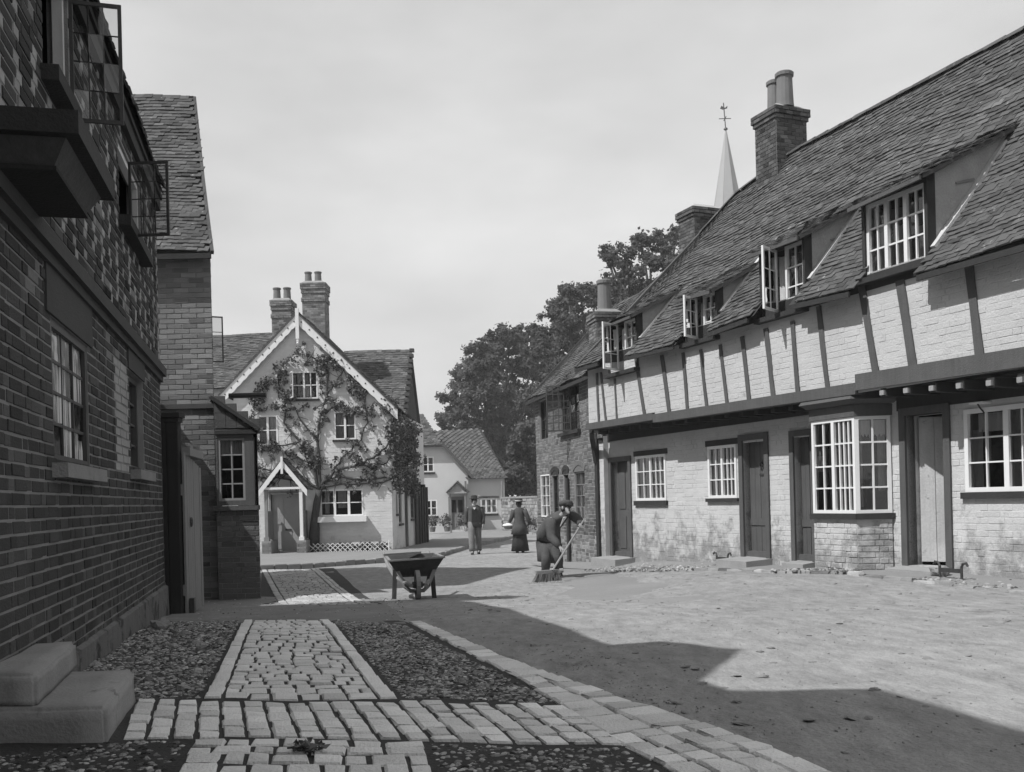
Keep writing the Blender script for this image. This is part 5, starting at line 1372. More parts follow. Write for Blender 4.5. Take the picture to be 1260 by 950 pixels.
grid_window(RFt, fo2[0], fc, [1, 1, 1], 2, d=-.05, fw=.09, mull=.10, bar=.04, pane_objs=False, mat=m_paint, sill=(.08, .12, m_timber_dk), curtain=[(.05, .3, .1, .95, m_lace), (.4, .55, .1, .95, m_lace), (.72, .95, .1, .95, m_lace)])
mb = MB(); a, b, lo, hi = fo2[0]; mb.fbox(RFt, a - .1, b + .1, hi + .002, hi + .12, -.02, .04); mb.build('lintel', m_timber, fc)
pA_, pB_ = RFt.pt(-.1, zee - .05, .3), RFt.pt(x1 + .2, zee - .05, .3); pC_ = at(592, 528, YF + 3.2); pD_ = at(505, 532, YF + 3.0)
plane_roof([pA_, pB_, pC_, pD_], 6, 4, fc)
mb = MB(); mb.add([pB_, RFt.pt(x1 + .2, zee - .05, -6), pC_], [(0, 1, 2)]); mb.quad(pC_, pD_, RFt.pt(-.1, zee, -6.5), RFt.pt(x1 + .2, zee - .05, -6)); mb.build('rear_roof', m_tile_far, fc)
mb = MB(); mb.quad(RFt.pt(x1, E - 2.4, 0), RFt.pt(x1, E - 2.4, -6), RFt.pt(x1, zee, -6), RFt.pt(x1, zee, 0)); mb.build('end_wall', m_white_far, fc)
for x_ in (574, 619):
    p = at(x_, 650, YF - .1); mb = MB(); zt2 = at(x_, 592, YF - .1)[2]; mb.tube([V3(p[0], YF - .1, E - 1.9), V3(p[0], YF - .1, zt2)], .055, 7); mb.build('downpipe', m_paint_grey, fc)
mb = MB(); mb.fbox(RFt, 0, x1, E - 1.9, E - .62, .0, .03); 
# porch
cx_ = at(562.5, 600, YF - .9); pa = at(563, 593, YF - .9); pe = at(549, 607, YF - .9); pe2 = at(577, 605, YF - .9); zz = (pe[2] + pe2[2]) / 2
for sg, xe in ((-1, pe[0]), (1, pe2[0])):
    plane_roof([V3(xe, YF - .9, zz), V3(xe, YF - .01, zz), V3(cx_[0], YF - .01, pa[2]), V3(cx_[0], YF - .9, pa[2])], 2, 2, fc)
    mb = MB(); mb.beam(V3(xe, YF - .93, zz), V3(cx_[0], YF - .93, pa[2]), .05, .18, (0, 1, 0)); mb.build('porch_bargeboard', m_timber, fc)
    mb = MB(); mb.box(V3(xe - sg * .22 - .05, YF - .85, E - 1.85), V3(.1, 0, 0), V3(0, .1, 0), V3(0, 0, zz - E + 1.9)); mb.build('porch_post', m_paint_grey, fc)
mb = MB(); mb.add([V3(pe[0] + .15, YF - .86, zz - .02), V3(pe2[0] - .15, YF - .86, zz - .02), V3(cx_[0], YF - .86, pa[2] - .08)], [(0, 1, 2)]); mb.box(V3(pe[0] + .1, YF - .92, zz - .05), V3(pe2[0] - pe[0] - .2, 0, 0), V3(0, .06, 0), V3(0, 0, .07)); mb.build('porch_gable', m_plaster, fc)
# pots and shrubs by the far door
for i, (x, y, r_, lb) in enumerate(((532, 648, .34, 'small dark shrub against the white wall under the far cottage window'), (550, 646, .38, 'dark shrub left of the far cottage porch'), (570, 650, .34, 'potted bush right of the far cottage door behind the walking man'))):
    p = at(x, y, YF - 1.6); b = gp(p[0], p[1], .1); o = thing('shrub', lb, 'shrub', b, 'shrubs by the far cottage')
    mb = MB(); mb.lathe(b, [(.14, 0), (.18, .22), (.19, .26), (.15, .26)], 10); mb.build('flowerpot', m_pot if i < 2 else m_paint, o)
    cs = [b + V3(rb_.gauss(0, r_ * .4), rb_.gauss(0, r_ * .3), .3 + abs(rb_.gauss(0, r_ * .5)) + .1) for _ in range(14)]
    leaves('foliage', cs, [r_ * .5] * 14, 25, .11, m_leaf_v, o, 40 + i, flat=1.)
# ================================================================= LEFT BRICK HOUSE (in shade)
LHF = Fac((-1.24, 0), (-.24, 1.0)); sY = lambda Y: Y / LHF.e[1]
lh = thing('brick_house', 'dark shaded brick house with speckled upper wall and open casements close on the left', 'house', LHF.pt(sY(6.5), E - 1.1))
S0, S1 = sY(2.9), sY(10.5)
ZL = E + 3.22
def lrect(xa, ya, xb, yb): return (LHF.px(xa, (ya + yb) / 2)[0], LHF.px(xb, (ya + yb) / 2)[0], LHF.px(xb, yb)[1], LHF.px(xa, ya)[1])
w1 = lrect(64, 390, 108, 577); w2 = lrect(160, 456, 176, 581); u2 = lrect(146, 170, 172, 312); u1 = lrect(52, 5, 84, 143)
u1 = (u1[0], u1[1], u1[2], u1[2] + .95)
lo_ = [w1, w2, u1, u2]
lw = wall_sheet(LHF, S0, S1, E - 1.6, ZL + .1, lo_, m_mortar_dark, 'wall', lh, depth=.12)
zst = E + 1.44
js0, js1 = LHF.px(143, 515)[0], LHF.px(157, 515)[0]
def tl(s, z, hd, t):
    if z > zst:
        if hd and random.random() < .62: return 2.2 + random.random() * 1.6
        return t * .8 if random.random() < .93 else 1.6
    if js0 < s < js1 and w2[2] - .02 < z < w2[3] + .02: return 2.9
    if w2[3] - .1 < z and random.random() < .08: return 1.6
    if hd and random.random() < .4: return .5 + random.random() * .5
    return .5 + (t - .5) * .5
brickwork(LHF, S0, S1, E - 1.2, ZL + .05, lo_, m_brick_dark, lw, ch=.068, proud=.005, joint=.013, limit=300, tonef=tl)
# shaded end return
mb = MB(); p, q = LHF.pt(S1, 0), LHF.pt(S1, 0, -8.0); pr3 = LHF.pt(S1, 0, -4.0)
mb.quad(p + V3(0, 0, E - 1.6), q + V3(0, 0, E - 1.6), q + V3(0, 0, ZL), p + V3(0, 0, ZL)); mb.add([p + V3(0, 0, ZL), q + V3(0, 0, ZL), pr3 + V3(0, 0, ZL + 5.3)], [(0, 1, 2)]); 
p, q, pr3 = LHF.pt(S0, 0), LHF.pt(S0, 0, -8.0), LHF.pt(S0, 0, -4.0)
mb.quad(p + V3(0, 0, E - 1.6), q + V3(0, 0, E - 1.6), q + V3(0, 0, ZL), p + V3(0, 0, ZL)); mb.add([p + V3(0, 0, ZL), q + V3(0, 0, ZL), pr3 + V3(0, 0, ZL + 5.3)], [(0, 1, 2)]); mb.build('gable_wall', m_mortar_dark, lh)
# string course, plinth, rendered window heads, sills
mb = MB(); mb.fbox(LHF, S0, S1 + .02, zst - .03, zst + .06, -.02, .07); mb.fbox(LHF, S0, S1 + .01, zst - .09, zst - .031, -.02, .035); mb.build('string_course', m_render_dark, lh)
pn = MB(); n_ = 30
for i in range(n_):
    a, b = S0 + (S1 - S0) * i / n_, S0 + (S1 - S0) * (i + 1) / n_; zt_ = [E - .83 + random.uniform(-.015, .015) for _ in (0, 1)]
    pn.hexa([LHF.pt(a, E - 1.6, -.01), LHF.pt(b, E - 1.6, -.01), LHF.pt(b, E - 1.6, .05), LHF.pt(a, E - 1.6, .05), LHF.pt(a, E - .82, -.01), LHF.pt(b, E - .82, -.01), LHF.pt(b, E - .845, .035), LHF.pt(a, E - .845, .035)])
m_plinth = M('stained_plinth', .15, .95, .35, 2.5, .5, 50, streak=.35, spots=(.05, 4, .5, .65)); pn.build('plinth', m_plinth, lh)
for w_, ex in ((w1, .14), (w2, .1)):
    mb = MB(); mb.fbox(LHF, w_[0] - ex, w_[1] + ex, w_[3] + .004, w_[3] + .27, -.02, .016); mb.build('rendered_head', m_render_dark, lh)
    mb = MB(); mb.fbox(LHF, w_[0] - .08, w_[1] + .12, w_[2] - .085, w_[2] - .004, -.1, .09); mb.build('sill', m_stone, lh)
m_glass_sheen = glass_mat('sheeny_window_glass', .9)
grid_window(LHF, w1, lh, [3], 4, glass=m_glass_sheen, d=-.05, fw=.05, bar=.018, depth=.045, mat=m_paint_dk, cd=.008, curtain=[(.06, .34, .30, .95, m_linen), (.38, .66, .06, .95, m_linen), (.70, .95, .5, .95, m_linen), (.70, .95, .06, .22, m_linen)])  # pale cloth close behind the panes stands in for bright reflections
grid_window(LHF, w2, lh, [2], 4, d=-.11, fw=.05, bar=.02, mat=m_paint_dk)
# upper windows: white frames, leaded casements flung open
grid_window(LHF, u2, lh, [1], 1, d=-.08, fw=.05, mat=m_paint, skip_panes=((0, 0, 0),)); grid_window(LHF, u1, lh, [1], 1, d=-.08, fw=.05, mat=m_paint, skip_panes=((0, 0, 0),))
for w_ in (u1, u2): mb = MB(); mb.fbox(LHF, w_[0] - .08, w_[1] + .06, w_[2] - .09, w_[2] - .004, -.06, .10); mb.build('sill', m_timber_dk, lh)
m_leadglass = glass_mat('dusty_leaded_glass', 1.0)
p = at(160.5, 292, 8.35); h_ = (292 - 200) / 1200 * 8.35
casement(p, (1, -.03, 0), h_, .345, 3, 4, m_iron, lh, fw=.022, bar=.009, th=.018)
p = at(88, 150, 5.95); casement(p, unit(V3(.96, .28, 0)), .74, .30, 3, 4, m_iron, lh, fw=.022, bar=.009, th=.018)
# eaves and roof
mb = MB(); mb.fbox(LHF, S0 - .1, S1 + .02, ZL - .02, ZL + .10, -.05, .05); mb.build('eaves_cornice', m_timber_dk, lh)
mb = MB(); mb.fbox(LHF, S0 - .1, S1 + .03, ZL + .101, ZL + .15, -.05, .07); mb.build('soffit', m_timber_dk, lh)
RL = lambda s, t: LHF.pt(s, ZL + .16 + 5.3 * t - .05 * math.sin(math.pi * t), .09 - 4.09 * t)
r_ = roof_bed(RL, S0 - .1, S1 + .05, lh, m_roofbed, 20, 6); tile_roof(RL, S0 - .1, S1 + .05, 5.7, r_, m_tile, 0)
mb = MB(); mb.quad(RL(S0 - .1, 1), RL(S1 + .1, 1), LHF.pt(S1 + .1, ZL, -8.1), LHF.pt(S0 - .1, ZL, -8.1)); mb.build('rear_roof', m_tile_far, lh)
c = LHF.pt(S1 - .35, 0, -4.0); c_ = stack(c[0], c[1], ZL + 4.4, ZL + 6.3, .6, .6, lh, m_brick_mid, m_mortar_dark, math.atan2(1, -.24), band=False)
pot(V3(c[0], c[1], ZL + 6.35), .15, .5, c_)
# gabled wall dormer nearer than the frame (its shadow falls on the road)
a, b = sY(3.25), sY(4.75); mb = MB(); pl = [LHF.pt(a, ZL, .03), LHF.pt(b, ZL, .03), LHF.pt(b, ZL + .82, .03), LHF.pt(b - .68, ZL + 1.25, .03), LHF.pt(a, ZL + .15, .03)]
mb.prism(pl, LHF.n * -1.4); mb.build('wall_dormer', m_render_dark, lh)
# moulded door hood
hd = MB(); Y0, Y1 = sY(4.05), sY(4.97)
hd.fbox(LHF, Y0, Y1, E + 1.60, E + 1.70, .0, .42); h0 = hd.build('door_hood', m_timber_dk, lh)
mb = MB(); a0, a1 = sY(4.13), sY(4.93)
mb.hexa([LHF.pt(a0 + .07, E + 1.505, 0), LHF.pt(a1 - .03, E + 1.505, 0), LHF.pt(a1 - .03, E + 1.505, .29), LHF.pt(a0 + .07, E + 1.505, .29), LHF.pt(a0 - .03, E + 1.598, 0), LHF.pt(a1, E + 1.598, 0), LHF.pt(a1, E + 1.598, .36), LHF.pt(a0 - .03, E + 1.598, .36)]); mb.build('moulding', m_timber, h0)
mb = MB(); mb.fbox(LHF, a0 + .06, a1 - .02, E + 1.485, E + 1.504, 0, .30); mb.build('soffit', m_timber_dk, h0)
# door steps
st = thing('door_steps', 'pair of worn stone door steps against the dark brick house in the near left corner', 'steps', V3(-2.0, 4.2, E - .95))
def stepblk(nm, pts, z0, z1, mat):
    mb = MB(); P = [V3(x, y, z0) for x, y in pts]; Q = [V3(x, y, z1) for x, y in pts]; mb.hexa(P + Q)
    me = mb.mesh(nm); bm = bmesh.new(); bm.from_mesh(me); bmesh.ops.recalc_face_normals(bm, faces=bm.faces); bmesh.ops.bevel(bm, geom=bm.edges[:], offset=.018, segments=3, affect='EDGES'); bmesh.ops.subdivide_edges(bm, edges=[e for e in bm.edges if e.calc_length() > .08], cuts=5, use_grid_fill=True)
    for v in bm.verts: v.co += Vector((nz2(v.co.y * 4, v.co.z * 4, 2.1) * .006, nz2(v.co.x * 4, v.co.z * 3, 2.3) * .006, nz2(v.co.x * 3, v.co.y * 3, 1.7) * .008))
    bm.to_mesh(me); bm.free(); me.polygons.foreach_set('use_smooth', [True] * len(me.polygons)); return link(nm, me, mat, st)
def pz(px_, py_, z): 
    r_ = ray(px_, py_); k = z / r_[2]; p = r_ * k; return (p[0], p[1])
A, B = pz(130, 870, -.80), pz(166, 824, -.80); Cw = (A[0] - .75, A[1] + .02); Dw = (B[0] - .75, B[1] + .0)
stepblk('step', [Cw, A, B, Dw], E - 1.05, E - .80, m_step)
A, B = pz(44, 829, -.665), pz(94, 789, -.665); Cw = (A[0] - .55, A[1] - .0); Dw = (B[0] - .4, B[1] + .0)
stepblk('step', [Cw, A, B, Dw], E - .81, E - .665, m_step)
# neighbouring taller house behind the viewer on the same side (casts the nearest shade)
nh = thing('neighbour_house', 'taller dark brick neighbour house behind the viewer on the shaded side', 'house', LHF.pt(sY(-2), E - 1.1))
a, b, zt_ = sY(-9), sY(2.6), ZL + .85
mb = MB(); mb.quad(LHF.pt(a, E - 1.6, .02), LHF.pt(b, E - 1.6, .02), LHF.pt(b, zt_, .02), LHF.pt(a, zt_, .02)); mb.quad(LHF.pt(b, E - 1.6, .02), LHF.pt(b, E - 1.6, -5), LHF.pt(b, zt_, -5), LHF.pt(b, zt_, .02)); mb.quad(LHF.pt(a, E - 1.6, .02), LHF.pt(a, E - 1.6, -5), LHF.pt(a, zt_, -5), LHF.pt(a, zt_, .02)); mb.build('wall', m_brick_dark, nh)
RN = lambda s, t: LHF.pt(s, zt_ + 2.2 * t, .3 - 2.8 * t)
r_ = roof_bed(RN, a, b + .1, nh, m_tile_far, 20, 4); mb = MB(); mb.quad(RN(a, 1), RN(b + .1, 1), LHF.pt(b + .1, zt_, -5.3), LHF.pt(a, zt_, -5.3)); mb.build('rear_roof', m_tile_far, nh)

# ================================================================= TALL HOUSE WITH LEAN-TO (second on the left)
YX = 14.7
XF = Fac((0, YX), (1, 0)); xR = XF.px(263, 480)[0]; zE_ = XF.px(220, 314)[1]
eh = thing('tall_house', 'tall plain brick house with steep tiled roof and small lean-to standing back on the left', 'house', V3(xR - 1, YX, E - 1.3))
xL_ = xR - 4.5
ew = wall_sheet(XF, xL_, xR, E - 1.9, zE_ + .1, (), m_mortar_mid, 'front_wall', eh)
zsc = XF.px(228, 500)[1]
brickwork(XF, xL_, xR, E - 1.75, zE_ + .05, (), m_brick_mid, ew, ch=.0765, proud=.007, joint=.011, limit=300, bond='stretcher', tonef=lambda s, z, hd, t: t + (.25 if zsc - .8 < z < zsc + 1.2 and random.random() < .12 else 0) - (.12 if z < zsc else 0))
mb = MB(); mb.fbox(XF, xL_, xR + .03, zsc - .04, zsc + .03, -.01, .05); mb.build('string_course', m_render_dark, eh)
sd = unit(V3(-.40, 1, 0)); EF = Fac((xR, YX), sd[:2])
ridge = at(238, 118, 17.9); zr_ = ridge[2]; ev = at(259.5, 314, YX - .22)
ls = (17.9 - YX) * 2 / sd[1]
mb = MB(); p0_ = EF.pt(0, 0); p1_ = EF.pt(ls, 0)
mb.quad(p0_ + V3(0, 0, E - 1.9), p1_ + V3(0, 0, E - 1.9), p1_ + V3(0, 0, zE_), p0_ + V3(0, 0, zE_)); mb.add([p0_ + V3(0, 0, zE_), p1_ + V3(0, 0, zE_), EF.pt(ls / 2, zr_ - .05)], [(0, 1, 2)]); mb.build('gable_wall', m_brick_mid, eh)
def RE(s, t):
    y = YX - .22 + (17.9 - YX + .22) * t; return V3(s, y, zE_ - .02 + (zr_ - zE_) * t - .12 * math.sin(math.pi * t) + .03 * math.sin(s * 2.1 + t * 3))
edge = lambda t: (xL_, ev[0] + (ridge[0] - ev[0]) * t + .02)
r_ = roof_bed(RE, 0, 0, eh, m_roofbed, 14, 10, edgef=edge)
tile_roof(RE, xL_, ev[0] + .1, math.hypot(3.4, zr_ - zE_), r_, m_tile, 300, gauge=.105, edgef=edge)
mb = MB(); mb.quad(V3(xL_, 17.9, zr_), V3(ridge[0], 17.9, zr_), V3(ridge[0] - 1.3, 21, zE_), V3(xL_, 21, zE_)); mb.build('rear_roof', m_tile_far, eh)
mb = MB(); mb.beam(RE(xL_, 0) + V3(0, 0, -.05), RE(ev[0], 0) + V3(0, 0, -.05), .04, .08); mb.build('eaves_board', m_timber_dk, eh)
mb = MB(); 
for k in range(10): mb.beam(RE(edge(k / 10)[1], k / 10) + V3(0, 0, .0), RE(edge((k + 1) / 10)[1], (k + 1) / 10) + V3(0, 0, .0), .05, .06)
mb.build('verge', m_tile, eh)
# open casement on the street side
p = EF.pt(.55, E + 2.25, .03); casement(p, unit(EF.n + V3(.1, .1, 0)), .72, .18, 1, 3, m_iron, eh, fw=.02, bar=.012, th=.015, pane_objs=False)
# lean-to with sash window
YB = YX - .28
LF = Fac((0, YB), (1, 0)); lx0, lx1 = LF.px(267, 600)[0], LF.px(314, 600)[0]; bx0, bx1 = LF.px(268, 680)[0], LF.px(320, 680)[0]
zsl = LF.px(290, 622)[1]; ztp = LF.px(290, 530)[1]
lwn = LF.rect(269, 539, 302, 616)
b_ = wall_sheet(LF, bx0, bx1, E - 1.8, zsl - .06, (), m_mortar_dark, 'lean_to_base', eh)
brickwork(LF, bx0, bx1, E - 1.6, zsl - .06, (), m_brick_dark, b_, ch=.0765, proud=.008, limit=60, tonef=lambda s, z, hd, t: t + .5)
mb = MB(); mb.quad(V3(bx0, YB, E - 1.8), V3(bx0, YX, E - 1.8), V3(bx0, YX, ztp), V3(bx0, YB, ztp)); mb.build('lean_to_side', m_brick_dark, eh)
BS = Fac((bx1, YB), unit(V3(-.42, 1, 0))[:2]); q_ = wall_sheet(BS, 0, 2.4, E - 1.8, ztp, (), m_mortar_dark, 'lean_to_side', eh)
mb = MB(); mb.fbox(LF, lx0, lwn[0] - .001, zsl, ztp, -.05, .03); mb.fbox(LF, lwn[1] + .001, lx1, zsl, ztp, -.05, .03); mb.fbox(LF, lx0, lx1, lwn[3] + .002, ztp + .02, -.05, .035); mb.fbox(LF, lwn[0], lwn[1], zsl, lwn[2] - .002, -.05, .028); mb.fbox(LF, lx0 - .03, lx1 + .05, zsl - .07, zsl - .003, -.06, .08); mb.build('lean_to_frame', m_timber, eh)
grid_window(LF, lwn, eh, [2], 4, d=-.04, fw=.035, bar=.02, mat=M('dull_paint', .22, .6, .15, 6, .1, 60), curtain=[(.02, .98, .72, .98, m_linen)], lm=.0)
# lean-to roof sloping to the street, tile-hung end
zt0 = LF.px(264, 491)[1]; xe_ = LF.px(319, 528)[0]; zlo_ = LF.px(317, 527)[1]
RLn = lambda s, t: V3(xe_ + (lx0 - .02 - xe_) * t + s * -.42, YB - .06 + s, zlo_ + (zt0 - zlo_) * t)
q_ = roof_bed(RLn, 0, 2.4, eh, m_roofbed, 4, 3, name='lean_to_roof'); tile_roof(RLn, 0, 2.4, math.hypot(xe_ - lx0, zt0 - zlo_), q_, m_tile, 0)
mb = MB(); mb.prism([V3(lx0 - .02, YB - .01, zlo_ - .03), V3(xe_ - .05, YB - .01, zlo_ - .03), V3(lx0 - .02, YB - .01, zt0 - .02)], V3(0, .06, 0)); gb_ = mb.build('lean_to_gable', m_timber_dk, eh)
tm = []
for k in range(4):
    z = zlo_ + .03 + k * .115; xx = lx0
    while xx < xe_ - (z - zlo_) / (zt0 - zlo_) * (xe_ - lx0) - .1:
        mb = MB(); mb.box(V3(xx, YB - .045 + random.uniform(-.004, .004), z - .02), V3(.16, 0, 0), V3(0, .03, 0), V3(0, 0, .13)); mb.build('tile', m_tile, gb_); xx += .166
mb = MB(); mb.beam(V3(xe_ + .02, YB - .08, zlo_ - .02), V3(lx0 - .03, YB - .08, zt0 + .02), .07, .05); mb.build('verge', m_timber_dk, eh)
mb = MB(); mb.box(V3(lx0, YB - .07, zlo_ - .08), V3(xe_ - lx0, 0, 0), V3(0, .1, 0), V3(0, 0, .055)); mb.build('eaves_board', m_timber_dk, eh)
mb = MB(); p = at(326, 486, 16.3); mb.tube([V3(p[0] - .6, 16.3, p[2]), V3(p[0] + .02, 16.3, p[2])], .045, 7); mb.build('gutter', m_iron, eh)

oh = thing('outhouse', 'low brick yard outhouse hidden behind the yard gate and brick house', 'outhouse', V3(-6.6, 12.6, E - 1.2))
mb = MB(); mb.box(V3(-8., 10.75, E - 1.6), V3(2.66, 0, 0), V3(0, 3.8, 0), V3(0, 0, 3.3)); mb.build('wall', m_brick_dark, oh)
mb = MB(); mb.prism([V3(-8.1, 10.7, E + 1.701), V3(-5.3, 10.7, E + 1.701), V3(-6.7, 10.7, E + 3.0)], V3(0, 3.9, 0)); mb.build('roof', m_tile_far, oh)
# ================================================================= GATE
YG = 10.62
GFc = Fac((0, YG), (1, 0)); g0, g1 = GFc.px(191, 640)[0], GFc.px(221.5, 640)[0]; gzt = GFc.px(205, 514)[1]; gzb = E - 1.25
gt = thing('yard_gate', 'tall dark boarded yard gate with capped post standing open beside the brick house', 'gate', V3(g1, YG, gzb))
mb = MB(); mb.fbox(GFc, g0 - .1, g1, gzb, gzt, -.1, .0); gp_ = mb.build('gate_post', m_timber_dk, gt)
for i in range(3): q = MB(); q.fbox(GFc, g0 - .1 + (g1 - g0 + .1) * i / 3 + .004, g0 - .1 + (g1 - g0 + .1) * (i + 1) / 3 - .004, gzb + .01, gzt - .01, .0, .014 + random.uniform(-.003, .003)); q.build('plank', m_timber_dk, gp_)
mb = MB(); mb.fbox(GFc, g0 - .12, g1 + .035, gzt, gzt + .05, -.14, .05); mb.fbox(GFc, g0 - .12, g1 + .015, gzt - .05, gzt - .002, -.12, .03); mb.build('cap', m_timber_dk, gp_)
GL = Fac((g1 + .03, YG + .05), unit(V3(-.16, 1, 0))[:2]); gl = 1.15
zl0 = E - 1.22
for i in range(8):
    q = MB(); a, b = gl * i / 8 + .004, gl * (i + 1) / 8 - .004; ztp_ = GL.px(226, 556)[1] - .02 * i; q.fbox(GL, a, b, zl0 + .03, ztp_, -.012, .012 + random.uniform(-.003, .003)); q.build('plank', m_paint_grey, gt)
for z in (.25, 1.35): q = MB(); q.fbox(GL, .0, gl, zl0 + z, zl0 + z + .12, -.05, -.013); q.build('ledge', m_paint_grey, gt)
mb = MB(); p = GL.pt(.3, zl0 + 1.05, .012); mb.tube([p + GL.e * .05 * math.cos(a) + V3(0, 0, .05 * math.sin(a)) + GL.n * .015 for a in np.linspace(0, 6.28, 13)], .008, 5, False); mb.build('ring_handle', m_iron, gt)
mb = MB(); mb.box(GL.pt(.1, gzb + .02, .015), GL.e * .1, GL.n * .05, V3(0, 0, .22)); mb.build('drop_bolt', m_iron, gt)
mb = MB(); mb.fbox(GL, gl * .1, gl * .9, GL.px(226, 556)[1] - .04, GL.px(226, 556)[1] + .05, -.06, .06); mb.build('top_rail', m_paint_grey, gt)
for k, (x, y) in enumerate(((230, 558), (237, 556))):
    p = GL.pt(.35 + k * .5, 0, 0); z = GL.px(226, 556)[1] + .05; boulder('capping_stone', V3(p[0], p[1], z), .07, ('rounded lump on top of the open gate nearer the post', 'rounded lump on top of the open gate farther from the post')[k], m_stone, 30 + k)
# ================================================================= BACKGROUND WALL, SPIRE, TREES
gwl = thing('garden_wall', 'old pale stone garden wall between the far cottage and the brick cottage', 'wall', at(638, 656, 50))
a = at(618, 655, 53); b = at(668, 655, 46)
GWF = Fac(a[:2], (b - a)[:2]); L_ = np.linalg.norm((b - a)[:2]); zt_ = at(640, 613, 50)[2]; zb_ = E - 2.1
wq = wall_sheet(GWF, 0, L_, zb_, zt_ - .02, (), m_mortar_old, 'core', gwl)
brickwork(GWF, 0, L_, zb_ + .1, zt_, (), m_rubble, wq, ch=.17, L=.42, joint=.03, proud=.03, jit=.02, bond='stretcher', tonef=lambda s, z, hd, t: t * 1.1)
mb = MB(); mb.fbox(GWF, 0, L_, zt_, zt_ + .09, -.35, .06); mb.build('coping', m_stone, gwl)
mb = MB(); mb.quad(GWF.pt(0, zb_, -.3), GWF.pt(L_, zb_, -.3), GWF.pt(L_, zt_, -.3), GWF.pt(0, zt_, -.3)); mb.build('rear_face', m_mortar_old, gwl)
# spire
YS = 90.; tip = at(893, 160, YS); bx = at(898, 262, YS)
sp = thing('church_spire', 'slender pale church spire with weathervane rising behind the cottage roofs', 'church spire', V3(tip[0], YS, E - 2))
rb2 = 1.33; zb2 = at(898, 250, YS)[2]; k_ = (tip[2] - zb2) / (rb2 * .93)
mb = MB(); zb3 = E + 18.; rbb = (tip[2] - zb3) / k_; mb.lathe(V3(tip[0], YS, 0), [(rbb, zb3), (.06, tip[2])], 8, rot=.25); s_ = mb.build('spire', m_spire, sp)
mb = MB()
for j in range(8):
    an = 2 * math.pi * j / 8 + .25; mb.tube([V3(tip[0] + rbb * math.cos(an), YS + rbb * math.sin(an), zb3), V3(tip[0], YS, tip[2])], [.09, .04], 5)
mb.build('rolls', m_spire, s_)
mb = MB(); zz = zb3 + .8
while zz < tip[2] - .6:
    rr_ = (tip[2] - zz) / (tip[2] - zb3) * rbb; mb.lathe(V3(tip[0], YS, zz), [(rr_ + .005, -.06), (rr_ + .05, -.05), (rr_ + .03, .05)], 8, rot=.25); zz += .85
mb.build('lead_laps', m_spire, s_)
mb = MB(); mb.box(V3(tip[0] - 3, YS - 3, E - 2), V3(6, 0, 0), V3(0, 6, 0), V3(0, 0, 20.2)); mb.build('tower', m_stone, sp)
mb = MB(); T_ = V3(tip[0], YS, tip[2]); mb.tube([T_, T_ + V3(-.15, 0, 2.5)], .05, 6); mb.lathe(T_ + V3(0, 0, -.05), [(.05, 0), (.2, .1), (.16, .22), (.05, .3)], 10); mb.beam(T_ + V3(-.6, 0, 1.05), T_ + V3(.5, 0, 1.05), .06, .06); mb.beam(T_ + V3(-.05, -.5, 1.05), T_ + V3(-.05, .5, 1.05), .06, .06); wv = mb.build('weathervane', m_iron, sp)
mb = MB(); c0_ = T_ + V3(-.12, 0, 1.95); mb.prism([c0_ + V3(-.35, 0, .05), c0_ + V3(-.1, 0, -.06), c0_ + V3(.3, 0, .05), c0_ + V3(.34, 0, .28), c0_ + V3(.1, 0, .1), c0_ + V3(-.22, 0, .3)], V3(0, .05, 0)); mb.build('cock', m_iron, wv)

def tree(name, label, base, H, clumps, seed, leaf=.3, per=60, trunk_r=.45, group=None):
    """clumps: list of (centre, radius) lobes; each lobe holds smaller leaf clumps"""
    rr = random.Random(seed); b = np.asarray(base, float); t = thing(name, label, 'tree', b, group)
    Cc, Rr = [], []; mb = MB(); top = b + V3(0, 0, H * .55)
    mb.tube([b - V3(0, 0, .3), b + V3(.1, 0, H * .2), b + V3(-.1, .1, H * .4), top], [trunk_r * 1.3, trunk_r, trunk_r * .8, trunk_r * .5], 9)
    for c, r_ in clumps:
        c = np.asarray(c, float); fork = b + V3(0, 0, H * rr.uniform(.25, .5)); md = (fork + c) / 2 + V3(rr.gauss(0, .4), rr.gauss(0, .4), .3)
        mb.tube([fork, md, c], [trunk_r * .45, trunk_r * .28, .05], 6)
        n = int(26 * (r_ / 1.6) ** 2) + 8
        for _ in range(n):
            d = np.array([rr.gauss(0, 1), rr.gauss(0, 1), rr.gauss(0, 1) + .25]); d /= np.linalg.norm(d)
            p = c + d * r_ * rr.uniform(.35, 1.05) * np.array([1, 1, .8]); Cc.append(p); Rr.append(rr.uniform(.30, .62) * max(r_ * .35, .45) + .12)
            if rr.random() < .35: mb.tube([c, (c + p) / 2 + V3(0, 0, .1), p], [.07, .05, .02], 4, False)
    mb.build('trunk', m_bark, t, True)
    leaves('crown', Cc, Rr, per, leaf, m_leaf, t, seed, flat=.75, tilt=.9, fuzzy=True)
    return t
def lobes(pts, Y, yj, seed, k=1.0):
    rr = random.Random(seed); out = []
    for x, y, rp in pts:
        Yd = Y + rr.uniform(-yj, yj); out.append((at(x, y, Yd), rp * Yd / 1200 * k))
    return out
TG = 'trees behind the cottages'
tree('tree', 'broad dense dark tree at the left of the clump behind the far cottage', V3(-1.5, 76, E - 2), 13,
     lobes([(560, 500, 24), (548, 520, 14), (575, 470, 26), (600, 440, 28), (628, 415, 22), (612, 425, 24), (645, 420, 22), (640, 455, 32), (600, 485, 34), (570, 515, 24), (640, 500, 36), (605, 525, 32), (650, 540, 34), (590, 455, 22), (655, 440, 24), (625, 560, 28), (645, 590, 30), (600, 560, 26)], 76, 4, 1), 1, leaf=.27, per=150)
